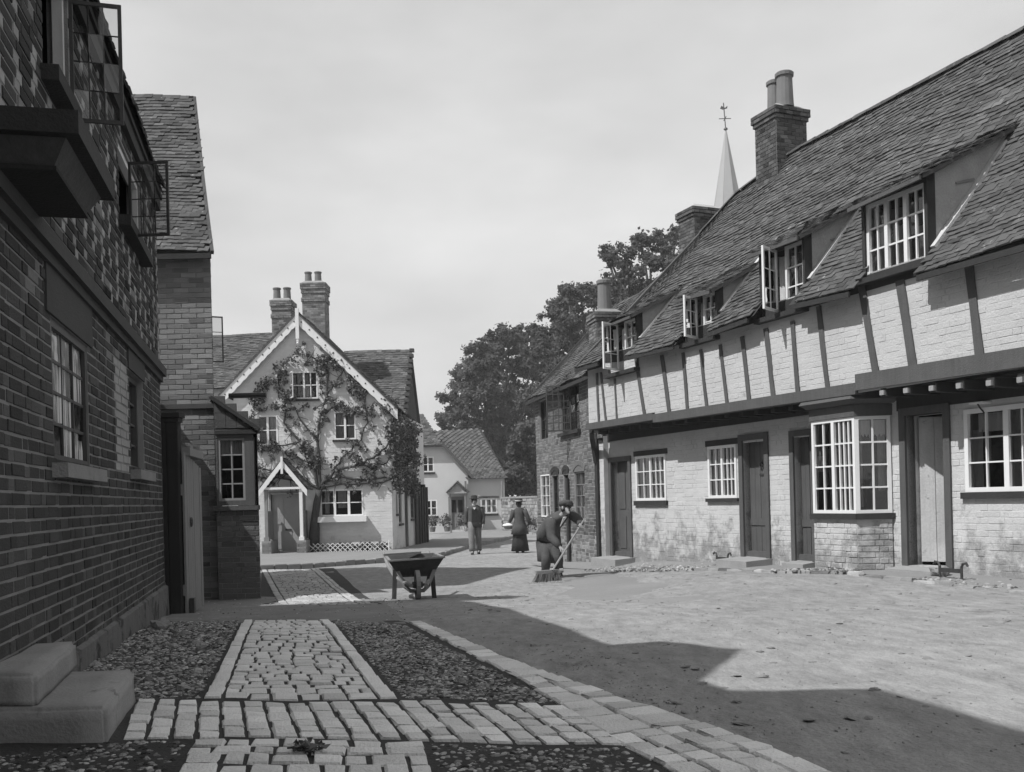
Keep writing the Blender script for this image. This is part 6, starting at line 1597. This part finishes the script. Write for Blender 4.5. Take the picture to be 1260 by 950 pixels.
tree('tree', 'tall dark tree in the middle of the clump above the brick cottage roof', V3(4.5, 64, E - 2), 15,
     lobes([(672, 412, 22), (690, 385, 24), (715, 368, 24), (700, 400, 28), (735, 365, 24), (680, 440, 32), (720, 420, 34), (690, 470, 34), (665, 490, 26), (745, 400, 34), (760, 370, 30), (665, 540, 30), (650, 580, 26), (780, 400, 34), (700, 360, 14)], 64, 3, 2), 2, leaf=.25, per=140)
tree('tree', 'tall airy tree with open branches beside the farther chimney stack', V3(8.2, 52, E - 2), 16,
     lobes([(770, 318, 20), (790, 303, 20), (812, 296, 20), (832, 292, 16), (752, 322, 10), (800, 325, 22), (825, 320, 22), (775, 345, 22), (800, 355, 26), (760, 350, 22), (840, 330, 24), (830, 360, 26), (745, 308, 7)], 52, 2, 3), 3, leaf=.21, per=60)
tree('tree', 'dark low bushy tree filling the gap beside the garden wall', V3(1.2, 60, E - 2), 9,
     lobes([(640, 560, 22), (630, 585, 20), (655, 600, 22), (625, 605, 16), (648, 535, 20), (660, 560, 20)], 58, 2, 4), 4, leaf=.24, per=130)
# ================================================================= PEOPLE
class Fig:
    """joints in a frame at the feet: x to the person's right, y forward, z up"""
    def __init__(self, o, fwd): self.o = np.asarray(o, float); f = unit([fwd[0], fwd[1], 0]); self.f = f; self.r = np.array([f[1], -f[0], 0])
    def p(self, x, y, z): return self.o + self.r * x + self.f * y + V3(0, 0, z)
def skin(name, nodes, edges, root, mat, parent, sub=2):
    names = list(nodes); idx = {n: i for i, n in enumerate(names)}
    me = bpy.data.meshes.new(name); me.from_pydata([tuple(nodes[n][0]) for n in names], [(idx[a], idx[b]) for a, b in edges], []); me.update()
    o = bpy.data.objects.new('tmp', me); C.objects.link(o)
    md = o.modifiers.new('s', 'SKIN'); md.branch_smoothing = .4
    sv = me.skin_vertices[0].data
    for n in names:
        r_ = nodes[n][1]; sv[idx[n]].radius = (r_, r_) if np.isscalar(r_) else r_; sv[idx[n]].use_root = (n == root)
    o.modifiers.new('u', 'SUBSURF').levels = sub; o.modifiers['u'].render_levels = sub
    dg = bpy.context.evaluated_depsgraph_get(); m2 = bpy.data.meshes.new_from_object(o.evaluated_get(dg)); m2.name = name
    bpy.data.objects.remove(o); m2.materials.clear()
    if len(m2.polygons): m2.polygons.foreach_set('use_smooth', [True] * len(m2.polygons))
    m2.attributes.new('tone', 'FLOAT', 'POINT').data.foreach_set('value', np.full(len(m2.vertices), .5, np.float32))
    return link(name, m2, mat, parent)
def loft(mb, rings, k=18, cap=(True, True), wob=0., seed=0):
    """rings: (centre, a, b) with half-axis vectors a, b"""
    rr = random.Random(seed); ph = [rr.uniform(0, 6.28) for _ in range(4)]; vs = []
    for i, (c, a, b) in enumerate(rings):
        for j in range(k):
            an = 2 * math.pi * j / k; w = 1 + wob * (i / max(1, len(rings) - 1)) * (math.sin(an * 5 + ph[0]) + .6 * math.sin(an * 8 + ph[1])); vs.append(np.asarray(c) + (np.asarray(a) * math.cos(an) + np.asarray(b) * math.sin(an)) * w)
    fs = []
    for i in range(len(rings) - 1):
        for j in range(k): j2 = (j + 1) % k; fs.append((i * k + j, i * k + j2, (i + 1) * k + j2, (i + 1) * k + j))
    if cap[0]: fs.append(tuple(reversed(range(k))))
    if cap[1]: fs.append(tuple(range((len(rings) - 1) * k, len(rings) * k)))
    return mb.add(vs, fs)
def hand(nodes, edges, side, wrist, d, palm_n, curl=.4, spread=None):
    """palm and five separate fingers; d = direction fingers point, palm_n = way the palm faces"""
    d, n_ = unit(d), unit(palm_n); s_ = unit(np.cross(d, n_)); w = np.asarray(wrist)
    kk = 'h' + side; nodes[kk + 'p'] = (w + d * .05, (.034, .018)); edges.append(('wr' + side, kk + 'p')); nodes[kk + 'k'] = (w + d * .085, (.038, .016)); edges.append((kk + 'p', kk + 'k'))
    for i, (o_, L_) in enumerate(((-.030, .070), (-.010, .080), (.010, .076), (.030, .058))):
        a = w + d * .10 + s_ * o_; b = a + unit(d * math.cos(curl) + n_ * math.sin(curl)) * L_ * .5; c = b + unit(d * math.cos(curl * 2.4) + n_ * math.sin(curl * 2.4)) * L_ * .5
        for q, v, r_ in (('a', a, .0095), ('b', b, .009), ('c', c, .0075)): nodes[f'{kk}{i}{q}'] = (v, r_)
        edges += [(kk + 'k', f'{kk}{i}a'), (f'{kk}{i}a', f'{kk}{i}b'), (f'{kk}{i}b', f'{kk}{i}c')]
    t0 = w + d * .05 - s_ * .035 + n_ * .01; t1 = t0 + unit(d * .7 - s_ * .5 + n_ * .5) * .045
    nodes[kk + 't0'] = (t0, .012); nodes[kk + 't1'] = (t1, .009); edges += [(kk + 'p', kk + 't0'), (kk + 't0', kk + 't1')]
def face(F, hc, up, fw, parent, hair=True):
    rt = unit(np.cross(fw, up))
    for sg in (-1, 1):
        mb = MB(); c = hc + fw * .083 + rt * .034 * sg + up * .01; mb.beam(c - rt * .013, c + rt * .013, .012, .008, tuple(fw)); mb.build('eye', m_hair, parent)
        mb = MB(); c = hc + rt * .082 * sg - up * .005; loft(mb, [(c - rt * .008 * sg, up * .03, fw * .018), (c + rt * .012 * sg, up * .034, fw * .02)], 8); mb.build('ear', m_skin, parent, True)
    mb = MB(); c = hc + fw * .088 - up * .055; mb.beam(c - rt * .022, c + rt * .022, .008, .012, tuple(fw)); mb.build('mouth', m_hair, parent)
def body(F, J, parent, hand_l=None, hand_r=None, feet=True):
    """J joint positions in world space"""
    nodes = {'pel': (J['pel'], (.14, .11)), 'sp': (J['sp'], (.115, .085)), 'ch': (J['ch'], (.135, .085)), 'nk': (J['nk'], .055), 'hd': (J['hd'], (.075, .09)), 'cr': (J['cr'], (.065, .08)), 'no': (J['no'], .014)}
    edges = [('pel', 'sp'), ('sp', 'ch'), ('ch', 'nk'), ('nk', 'hd'), ('hd', 'cr'), ('hd', 'no')]
    for s in 'LR':
        for n, r_ in (('sh', .045), ('el', .042), ('wr', .028), ('hp', .085), ('kn', .055), ('an', .04), ('to', .035)): nodes[n + s] = (J[n + s], r_)
        edges += [('ch', 'sh' + s), ('sh' + s, 'el' + s), ('el' + s, 'wr' + s), ('pel', 'hp' + s), ('hp' + s, 'kn' + s), ('kn' + s, 'an' + s), ('an' + s, 'to' + s)]
    for s, h in (('L', hand_l), ('R', hand_r)):
        if h: hand(nodes, edges, s, J['wr' + s], *h)
    return skin('body', nodes, edges, 'pel', m_skin, parent)
def sleeve(mb, a, b, c, r=(.085, .068, .055)):
    mid = lambda u, v, t: u * (1 - t) + v * t
    pts = [a, mid(a, b, .5), b, mid(b, c, .5), mid(b, c, .94)]
    mb.tube(pts, [r[0], (r[0] + r[1]) / 2 * 1.02, r[1] * 1.05, (r[1] + r[2]) / 2, r[2]], 10)
def leg(mb, a, b, c, r=(.105, .078, .07)):
    mid = lambda u, v, t: u * (1 - t) + v * t
    mb.tube([a, mid(a, b, .5), mid(a, b, .92), b, mid(b, c, .3), mid(b, c, .7), mid(b, c, .97)], [r[0], (r[0] + r[1]) / 2, r[1], r[1] * 1.0, r[1] * 1.04, r[2], r[2] * 1.12], 12)
def boot(F, an, to, parent, mat=None):
    mb = MB(); f = unit((to - an) * V3(1, 1, 0)); r_ = np.cross(f, V3(0, 0, 1)); z0 = min(to[2], an[2]) - .05
    a, t = an.copy(), to.copy()
    loft(mb, [(a + V3(0, 0, .10), f * .055, r_ * .05), (a + V3(0, 0, .02), f * .058, r_ * .05), (V3(a[0], a[1], z0 + .05) + f * .03, f * .10, r_ * .046), (V3(a[0], a[1], z0) + f * .06, f * .135, r_ * .048)], 12); mb.build('boot', mat or m_cloth_dk, parent, True)

# ---------------- man walking towards us
q = ag(585, 682); g = V3(q[0], q[1], GG(q[0], q[1]))
M1 = Fig(g, (.05, -1)); man = thing('person', 'man in dark hat and open jacket with pale corduroy trousers walking towards the viewer', 'person', g)
P = M1.p
J = dict(pel=P(0, 0, .93), sp=P(0, 0, 1.10), ch=P(0, .01, 1.32), nk=P(0, .03, 1.48), hd=P(0, .05, 1.57), cr=P(0, .04, 1.65), no=P(0, .15, 1.56),
         shL=P(-.19, 0, 1.40), elL=P(-.26, -.04, 1.13), wrL=P(-.25, .06, .89), shR=P(.19, 0, 1.40), elR=P(.25, -.06, 1.13), wrR=P(.26, -.02, .88),
         hpL=P(-.095, 0, .90), knL=P(-.10, -.02, .49), anL=P(-.10, -.20, .11), toL=P(-.11, -.06, .05), hpR=P(.095, 0, .90), knR=P(.10, .14, .50), anR=P(.09, .20, .09), toR=P(.10, .36, .06))
J['anR'] = P(.09, .16, .09); J['toR'] = P(.10, .31, .06)
body(M1, J, man, hand_l=(V3(0, 0, -1), -M1.r * -1, .5), hand_r=(V3(0, 0, -1), -M1.r, .5))
mb = MB(); r_, f_ = M1.r, M1.f
loft(mb, [(P(0, -.01, .80), r_ * .225, f_ * .16), (P(0, -.01, .95), r_ * .205, f_ * .15), (P(0, 0, 1.12), r_ * .19, f_ * .135), (P(0, 0, 1.3), r_ * .205, f_ * .14), (P(0, 0, 1.41), r_ * .20, f_ * .115), (P(0, .01, 1.47), r_ * .10, f_ * .08)], 20, wob=.0)
sleeve(mb, J['shL'], J['elL'], J['wrL']); sleeve(mb, J['shR'], J['elR'], J['wrR']); mb.build('jacket', m_cloth_mid, man, True)
mb = MB(); mb.hexa([P(-.085, .145, .96), P(.085, .145, .96), P(.085, .12, .96), P(-.085, .12, .96), P(-.075, .15, 1.36), P(.075, .15, 1.36), P(.075, .12, 1.36), P(-.075, .12, 1.36)]); mb.build('waistcoat', m_cloth_dk, man)
mb = MB(); mb.prism([P(-.045, .148, 1.40), P(.045, .148, 1.40), P(0, .155, 1.33)], f_ * .01); mb.tube([P(.05 * math.cos(a), .02 + .055 * math.sin(a), 1.47) for a in np.linspace(0, 6.28, 12)], .018, 6, False); mb.build('collar', m_linen, man)
mb = MB(); leg(mb, P(-.09, 0, .95), J['knL'], J['anL'], (.12, .092, .088)); leg(mb, P(.09, 0, .95), J['knR'], J['anR'], (.12, .092, .088)); loft(mb, [(P(0, 0, .82), r_ * .19, f_ * .13), (P(0, 0, 1.0), r_ * .175, f_ * .125)], 16); mb.build('trousers', m_cloth_lt, man, True)
boot(M1, J['anL'], J['toL'], man); boot(M1, J['anR'], J['toR'], man); face(M1, J['hd'] + V3(0, 0, .03), V3(0, 0, 1), f_, man)
mb = MB(); h0 = P(0, .035, 1.655); mb.lathe(h0, [(.145, -.005), (.15, .006), (.105, .012), (.10, .07), (.085, .10), (.04, .112)], 16); mb.build('hat', m_cloth_dk, man, True)
mb = MB(); loft(mb, [(P(0, .0, 1.52), r_ * .065, f_ * .06), (P(0, .01, 1.6), r_ * .086, f_ * .082), (P(0, .02, 1.66), r_ * .088, f_ * .09)], 12); mb.build('hair', m_hair, man, True)

# ---------------- woman walking away with a basket
q = ag(640, 680); g = V3(q[0], q[1], GG(q[0], q[1])); W1 = Fig(g, (.05, 1)); P = W1.p; r_, f_ = W1.r, W1.f
wo_ = thing('person', 'woman in brimmed hat, dark coat and long skirt walking away with a basket', 'person', g)
J = dict(pel=P(0, 0, .86), sp=P(0, 0, 1.02), ch=P(0, .0, 1.22), nk=P(0, .02, 1.36), hd=P(0, .04, 1.45), cr=P(0, .03, 1.53), no=P(0, .135, 1.44),
         shL=P(-.16, 0, 1.28), elL=P(-.24, -.06, 1.04), wrL=P(-.30, .12, .93), shR=P(.16, 0, 1.28), elR=P(.26, -.05, 1.05), wrR=P(.33, .02, .84),
         hpL=P(-.08, 0, .84), knL=P(-.08, .05, .45), anL=P(-.08, -.12, .09), toL=P(-.08, .02, .05), hpR=P(.08, 0, .84), knR=P(.08, .1, .46), anR=P(.08, .12, .08), toR=P(.08, .26, .05))
body(W1, J, wo_, hand_l=(unit(V3(0, 0, -.8) + f_ * .5), r_, 1.0), hand_r=(V3(0, 0, -1), -r_, .4))
mb = MB(); loft(mb, [(P(0, .02, .05), r_ * .27, f_ * .27), (P(0, .02, .3), r_ * .235, f_ * .235), (P(0, .01, .6), r_ * .20, f_ * .19), (P(0, 0, .9), r_ * .15, f_ * .14), (P(0, 0, 1.02), r_ * .12, f_ * .11)][::-1], 30, wob=.045, seed=2); mb.build('skirt', m_cloth_dk, wo_, True)
mb = MB(); loft(mb, [(P(.0, -.01, 1.36), r_ * .075, f_ * .07), (P(0, -.01, 1.31), r_ * .15, f_ * .10), (P(0, 0, 1.2), r_ * .175, f_ * .13), (P(0, 0, 1.0), r_ * .15, f_ * .13), (P(0, -.01, .8), r_ * .21, f_ * .19), (P(0, -.02, .56), r_ * .27, f_ * .25)], 24, wob=.03, seed=4)
sleeve(mb, J['shL'], J['elL'], J['wrL'], (.085, .062, .045)); sleeve(mb, J['shR'], J['elR'], J['wrR'], (.085, .062, .045)); mb.build('coat', m_cloth_mid, wo_, True)
mb = MB(); mb.lathe(P(0, .03, 1.53), [(.19, .005), (.20, .018), (.12, .02), (.115, .06), (.10, .10), (.05, .115)], 18); mb.build('hat', m_cloth_dk, wo_, True)
mb = MB(); mb.lathe(P(0, .03, 1.553), [(.126, 0), (.124, .035)], 18); mb.build('hat_band', m_curtain, wo_)
mb = MB(); loft(mb, [(P(0, -.03, 1.39), r_ * .06, f_ * .055), (P(0, -.02, 1.46), r_ * .09, f_ * .085), (P(0, 0, 1.54), r_ * .09, f_ * .09)], 12); mb.build('hair', m_hair, wo_, True); face(W1, J['hd'] + V3(0, 0, .02), V3(0, 0, 1), f_, wo_)
boot(W1, J['anL'], J['toL'], wo_); boot(W1, J['anR'], J['toR'], wo_)
bk = J['wrL'] + V3(0, 0, -.20) + f_ * .02 - r_ * .02; bo_ = thing('basket', 'small basket with a white cloth held by the woman walking away', 'basket', bk)
mb = MB(); mb.lathe(bk, [(.10, -.02), (.14, .06), (.15, .1), (.13, .1), (.10, .02)], 14, ex=1.25); mb.build('bowl', m_handle, bo_); mb = MB(); mb.tube([bk + r_ * .16 * math.cos(a) + V3(0, 0, .09 + .13 * math.sin(a)) for a in np.linspace(0, math.pi, 11)], .010, 6); mb.build('handle', m_handle, bo_)
mb = MB(); mb.lathe(bk, [(.155, .075), (.16, .105), (.13, .14), (.06, .16)], 14, ex=1.25); mb.build('cloth', m_linen, bo_, True)

# ---------------- road sweeper stooping over his broom
q = ag(677, 711.5); g = V3(q[0], q[1], GG(q[0], q[1])); yS = q[1]
sw_ = thing('person', 'stooping road sweeper in flat cap and worn jacket pushing a broom', 'person', g)
A = lambda x, y, dy: at(x, y, yS + dy)
J = dict(pel=A(675, 668, .22), sp=A(677, 652, .10), ch=A(686, 640, -.10), nk=A(694, 632, -.24), hd=A(696.5, 626.5, -.33), cr=A(696.5, 620, -.30), no=A(700.5, 632, -.42),
         shR=A(678, 639, -.12), elR=A(678.5, 661, -.22), wrR=A(689, 673, -.40), shL=A(703, 633, -.06), elL=A(713, 641, -.20), wrL=A(714, 646, -.38),
         hpR=A(671, 672, .2), knR=A(672, 689, -.02), anR=A(671, 705, .14), toR=A(671, 709, -.02), hpL=A(679, 671, .2), knL=A(687, 686, .0), anL=A(688, 701, .22), toL=A(690, 705, .08))
hp0, hp1 = A(715, 645.5, -.44), A(680, 702, -.72)         # broom handle
S1f = Fig(g, (.35, -1)); hdir = unit(hp1 - hp0)
body(S1f, J, sw_, hand_l=(unit(hp0 - J['wrL'] + V3(0, 0, -.02)), unit(V3(-.4, -.3, -.8)), 1.2), hand_r=(unit(V3(.5, -.4, -.45)), unit(V3(.3, .2, -.9)), 1.2))
tor = unit(J['nk'] - J['pel']); rt = unit(A(703, 634, 0) - A(678, 639, 0)); fr = unit(np.cross(tor, rt))
if fr[1] > 0: fr = -fr
mb = MB()
hem = J['pel'] + V3(.02, -.03, -.36)
loft(mb, [(hem + V3(0, 0, .0), V3(.235, .03, -.03), V3(-.02, .22, .0)), (J['pel'] + V3(0, .03, -.12), V3(.225, .03, 0), V3(-.03, .21, .02)), (J['pel'] + V3(0, .06, .03), rt * .228, V3(-.06, .215, .04)), ((J['pel'] + J['sp']) / 2 + V3(-.02, .05, .05), rt * .225, fr * .20), (J['sp'] + V3(0, .03, .04), rt * .20, fr * .17), (J['ch'] + V3(0, .03, .04), rt * .21, fr * .15), (J['ch'] * .45 + J['nk'] * .55 + V3(0, .03, .03), rt * .17, fr * .12), (J['nk'] + V3(0, .02, .01), rt * .085, fr * .08)], 20, wob=.05, seed=3)
sleeve(mb, J['shR'], J['elR'], J['wrR'], (.11, .085, .06)); sleeve(mb, J['shL'], J['elL'], J['wrL'], (.09, .075, .058)); mb.build('jacket', m_cloth_mid, sw_, True)
mb = MB(); mb.prism([J['nk'] + fr * .08 - rt * .03, J['nk'] + fr * .085 + rt * .035, J['ch'] + fr * .16 + rt * .02], fr * .012); mb.build('shirt', m_linen, sw_)
mb = MB(); leg(mb, J['hpR'], J['knR'], J['anR'], (.11, .085, .075)); leg(mb, J['hpL'], J['knL'], J['anL'], (.11, .085, .075)); mb.build('trousers', m_cloth_mid, sw_, True)
boot(S1f, J['anR'], J['toR'], sw_); boot(S1f, J['anL'], J['toL'], sw_)
hup = unit(J['cr'] - J['hd']); hfw = unit(J['no'] - J['hd'] - hup * np.dot(J['no'] - J['hd'], hup)); face(S1f, J['hd'] + hup * .01, hup, hfw, sw_); hrt = unit(np.cross(hfw, hup))
mb = MB(); loft(mb, [(J['hd'] + hup * .045, hrt * .095, hfw * .10), (J['hd'] + hup * .07, hrt * .125, hfw * .125), (J['hd'] + hup * .10, hrt * .135, hfw * .135), (J['hd'] + hup * .135, hrt * .115, hfw * .12), (J['hd'] + hup * .155, hrt * .05, hfw * .06)], 18); loft(mb, [(J['hd'] + hup * .05 + hfw * .09, hrt * .08, hfw * .055), (J['hd'] + hup * .062 + hfw * .09, hrt * .08, hfw * .055)], 14); mb.build('cap', m_cloth_mid, sw_, True)
mb = MB(); loft(mb, [(J['hd'] - hup * .04 - hfw * .03, hrt * .07, hfw * .06), (J['hd'] + hup * .05 - hfw * .015, hrt * .09, hfw * .085)], 12); mb.build('hair', m_hair, sw_, True)
# broom
bh = ag(676, 716); bz = GG(bh[0], bh[1]); bm_ = thing('broom', 'wide bristle broom on a long pole pushed by the road sweeper', 'broom', V3(bh[0], bh[1], bz))
mb = MB(); mb.tube([hp0 - hdir * .1, (hp0 + hp1) / 2, V3(bh[0] + .06, bh[1] + .02, bz + .20)], [.017, .018, .02], 8); mb.build('handle', m_handle, bm_)
be = unit(V3(.93, .30, .02)); bo2 = V3(bh[0], bh[1], bz)
mb = MB(); mb.box(bo2 - be * .21 + V3(-.02, .02, .155), be * .43, V3(-.03, .075, .0), V3(0, 0, .05)); mb.tube([bo2 + be * .19 + V3(0, .04, .18), bo2 + be * .255 + V3(0, .04, .185)], .04, 10); mb.build('head_block', m_handle, bm_)
rr = np.random.default_rng(4); N = 900; u_ = rr.uniform(-.21, .22, N); w_ = rr.uniform(0, 1, N)
tp = bo2 + be * u_[:, None] + np.outer(w_, V3(-.03, .07, 0)) + V3(0, .0, .16); bt = tp + np.stack([rr.normal(-.03, .025, N) + u_ * .06, rr.normal(-.02, .02, N), np.full(N, -.155) + rr.uniform(0, .012, N)], 1)
sd_ = np.stack([rr.normal(0, 1, N), rr.normal(0, 1, N), np.zeros(N)], 1); sd_ /= np.linalg.norm(sd_, axis=1)[:, None]; sd_ *= .004
v = np.stack([tp - sd_, tp + sd_, bt + sd_, bt - sd_], 1).reshape(-1, 3); link('bristles', np_mesh('bristles', v, np.arange(4 * N).reshape(-1, 4), np.repeat(rr.uniform(.2, .8, N), 4)), m_bristle, bm_, 'stuff')
scatter('sweepings', [bo2 + V3(-.35, -.25, 0), bo2 + V3(.4, -.2, 0), bo2 + V3(.35, .0, 0), bo2 + V3(-.3, .0, 0)], 260, .006, .022, m_road, 0, .6, .5, .3, 31)

# ================================================================= WHEELBARROW
f = unit(V3(.2, -.98, 0)); r_ = V3(-f[1], f[0], 0); c0 = V3(-1.42, 13.8, 0); wz = GG(-1.32, 13.3); lz = GG(-1.42, 13.8)
wbx = c0 + f * .52
bar = thing('wheelbarrow', 'heavy wooden wheelbarrow standing wheel foremost in the road', 'wheelbarrow', V3(c0[0], c0[1], lz))
B = lambda a, b, z: c0 + r_ * a + f * b + V3(0, 0, lz + z)
wc_ = V3(wbx[0], wbx[1], wz + .20)
mb = MB(); k = 20; vs = []
for (rad1, off) in ((.2, -.028), (.2, .028), (.155, .028), (.155, -.028)):
    for j in range(k): an = 2 * math.pi * j / k; vs.append(wc_ + f * rad1 * math.cos(an) + V3(0, 0, rad1 * math.sin(an)) + r_ * off)
fs = []
for q in range(4):
    for j in range(k): fs.append((q * k + j, q * k + (j + 1) % k, ((q + 1) % 4) * k + (j + 1) % k, ((q + 1) % 4) * k + j))
mb.add(vs, fs); wh = mb.build('wheel', m_barrow_rim, bar)
for j in range(6): an = j * math.pi / 3; mb = MB(); d_ = f * math.cos(an) + V3(0, 0, math.sin(an)); mb.beam(wc_ + d_ * .03, wc_ + d_ * .158, .03, .03, tuple(r_)); mb.build('spoke', m_barrow, wh)
mb = MB(); mb.tube([wc_ - r_ * .07, wc_ + r_ * .07], .045, 10); mb.tube([wc_ - r_ * .17, wc_ + r_ * .17], .018, 8); mb.build('hub', m_barrow, wh)
# tray
zb_, zt_ = .385, .585
bt_ = [B(-.24, -.30, zb_), B(.24, -.30, zb_), B(.24, .34, zb_ - .02), B(-.24, .34, zb_ - .02)]; tp_ = [B(-.36, -.42, zt_), B(.36, -.42, zt_ + .01), B(.37, .50, zt_), B(-.37, .50, zt_ - .02)]
mb = MB(); mb.prism(bt_, V3(0, 0, -.03)); tray = mb.build('tray', m_barrow, bar)
for (i, j) in ((0, 1), (1, 2), (2, 3), (3, 0)):
    for h in range(2):
        a, b = (0, .5) if h == 0 else (.5, 1.); e0, e1 = bt_[i] * (1 - a) + tp_[i] * a, bt_[j] * (1 - a) + tp_[j] * a; e2, e3 = bt_[j] * (1 - b + .008) + tp_[j] * (b - .008), bt_[i] * (1 - b + .008) + tp_[i] * (b - .008)
        nn = unit(np.cross(e1 - e0, e3 - e0)); mb = MB(); mb.prism([e0, e1, e2, e3], nn * .025); mb.build('board', m_barrow, tray)
    mb = MB(); mb.beam(tp_[i] + V3(0, 0, .012), tp_[j] + V3(0, 0, .012), .04, .022); mb.build('rim', m_barrow_rim, tray)
for sg in (-1, 1):
    mb = MB(); mb.tube([B(.10 * sg, .66, wz - lz + .2), B(.17 * sg, .38, .27), B(.25 * sg, -.2, .32), B(.31 * sg, -.6, .44), B(.34 * sg, -1.05, .60)], [.028, .034, .034, .028, .022], 8); mb.build('shaft', m_barrow_rim, bar)
    mb = MB(); mb.beam(B(.26 * sg, .0, .42), B(.285 * sg, .03, -.02), .06, .06, tuple(f)); mb.build('leg', m_barrow, bar)
    mb = MB(); mb.beam(B(.29 * sg, .35, .50), B(.15 * sg, .42, .2), .05, .035, tuple(f)); mb.build('brace', m_barrow_rim, bar)
mb = MB(); mb.tube([B(-.17, .40, .22), B(-.09, .44, .15), B(.09, .44, .15), B(.17, .40, .22)], .03, 8); mb.build('cross_bar', m_barrow_rim, bar)
mb = MB(); mb.beam(B(-.40, -.25, .62), B(.15, -.38, .63), .05, .03); tag(mb.build('loose_plank', m_barrow_rim), 'worn plank end lying across the rim of the wooden wheelbarrow', 'plank')

# leafy sprig dropped on the stones, near edge
q = gpx(376, 932, .025); rr = random.Random(3); cs = [q + V3(rr.gauss(0, .03), rr.gauss(0, .03), .01) for _ in range(7)]
o = thing('leaf_sprig', 'withered leafy sprig lying on the stone path at the bottom edge', 'sprig', q)
mb = MB(); mb.tube([q + V3(-.07, .01, .005), q + V3(0, 0, .012), q + V3(.08, -.01, .006)], [.004, .004, .002], 5); mb.build('stem', m_bark, o); leaves('leaves', cs, [.035] * 7, 8, .035, m_leaf_v, o, 77)
q = at(640, 640, 44); rr = random.Random(8); b = gp(q[0], q[1]); o = thing('wall_plant', 'straggling plant growing against the pale stone garden wall', 'plant', b)
mb = MB(); cs = []
for k in range(7):
    e = b + V3(rr.gauss(.3, .4), rr.gauss(0, .2), rr.uniform(.5, 1.3)); mb.tube([b, (b + e) / 2 + V3(0, 0, .1), e], [.03, .02, .01], 5); cs += [e, (b + e * 2) / 3 + V3(rr.gauss(0, .15), 0, .1)]
mb.build('stems', m_bark, o); leaves('foliage', cs, [.22] * len(cs), 26, .11, m_leaf_v, o, 78, flat=1.)

# ================================================================= THIN HAZE over the whole street
mb = MB(); mb.box(V3(-215, -165, -1.4), V3(430, 0, 0), V3(0, 390, 0), V3(0, 0, E + 45)); hz = mb.build('haze', None, None, False, 'stuff')
m_hz = bpy.data.materials.new('thin_haze'); m_hz.use_nodes = True
hn = m_hz.node_tree.nodes; hn.remove(hn['Principled BSDF']); pv = hn.new('ShaderNodeVolumePrincipled'); pv.inputs['Color'].default_value = (.95, .95, .95, 1); pv.inputs['Density'].default_value = .0010
m_hz.node_tree.links.new(pv.outputs[0], hn['Material Output'].inputs['Volume']); hz.data.materials.append(m_hz)
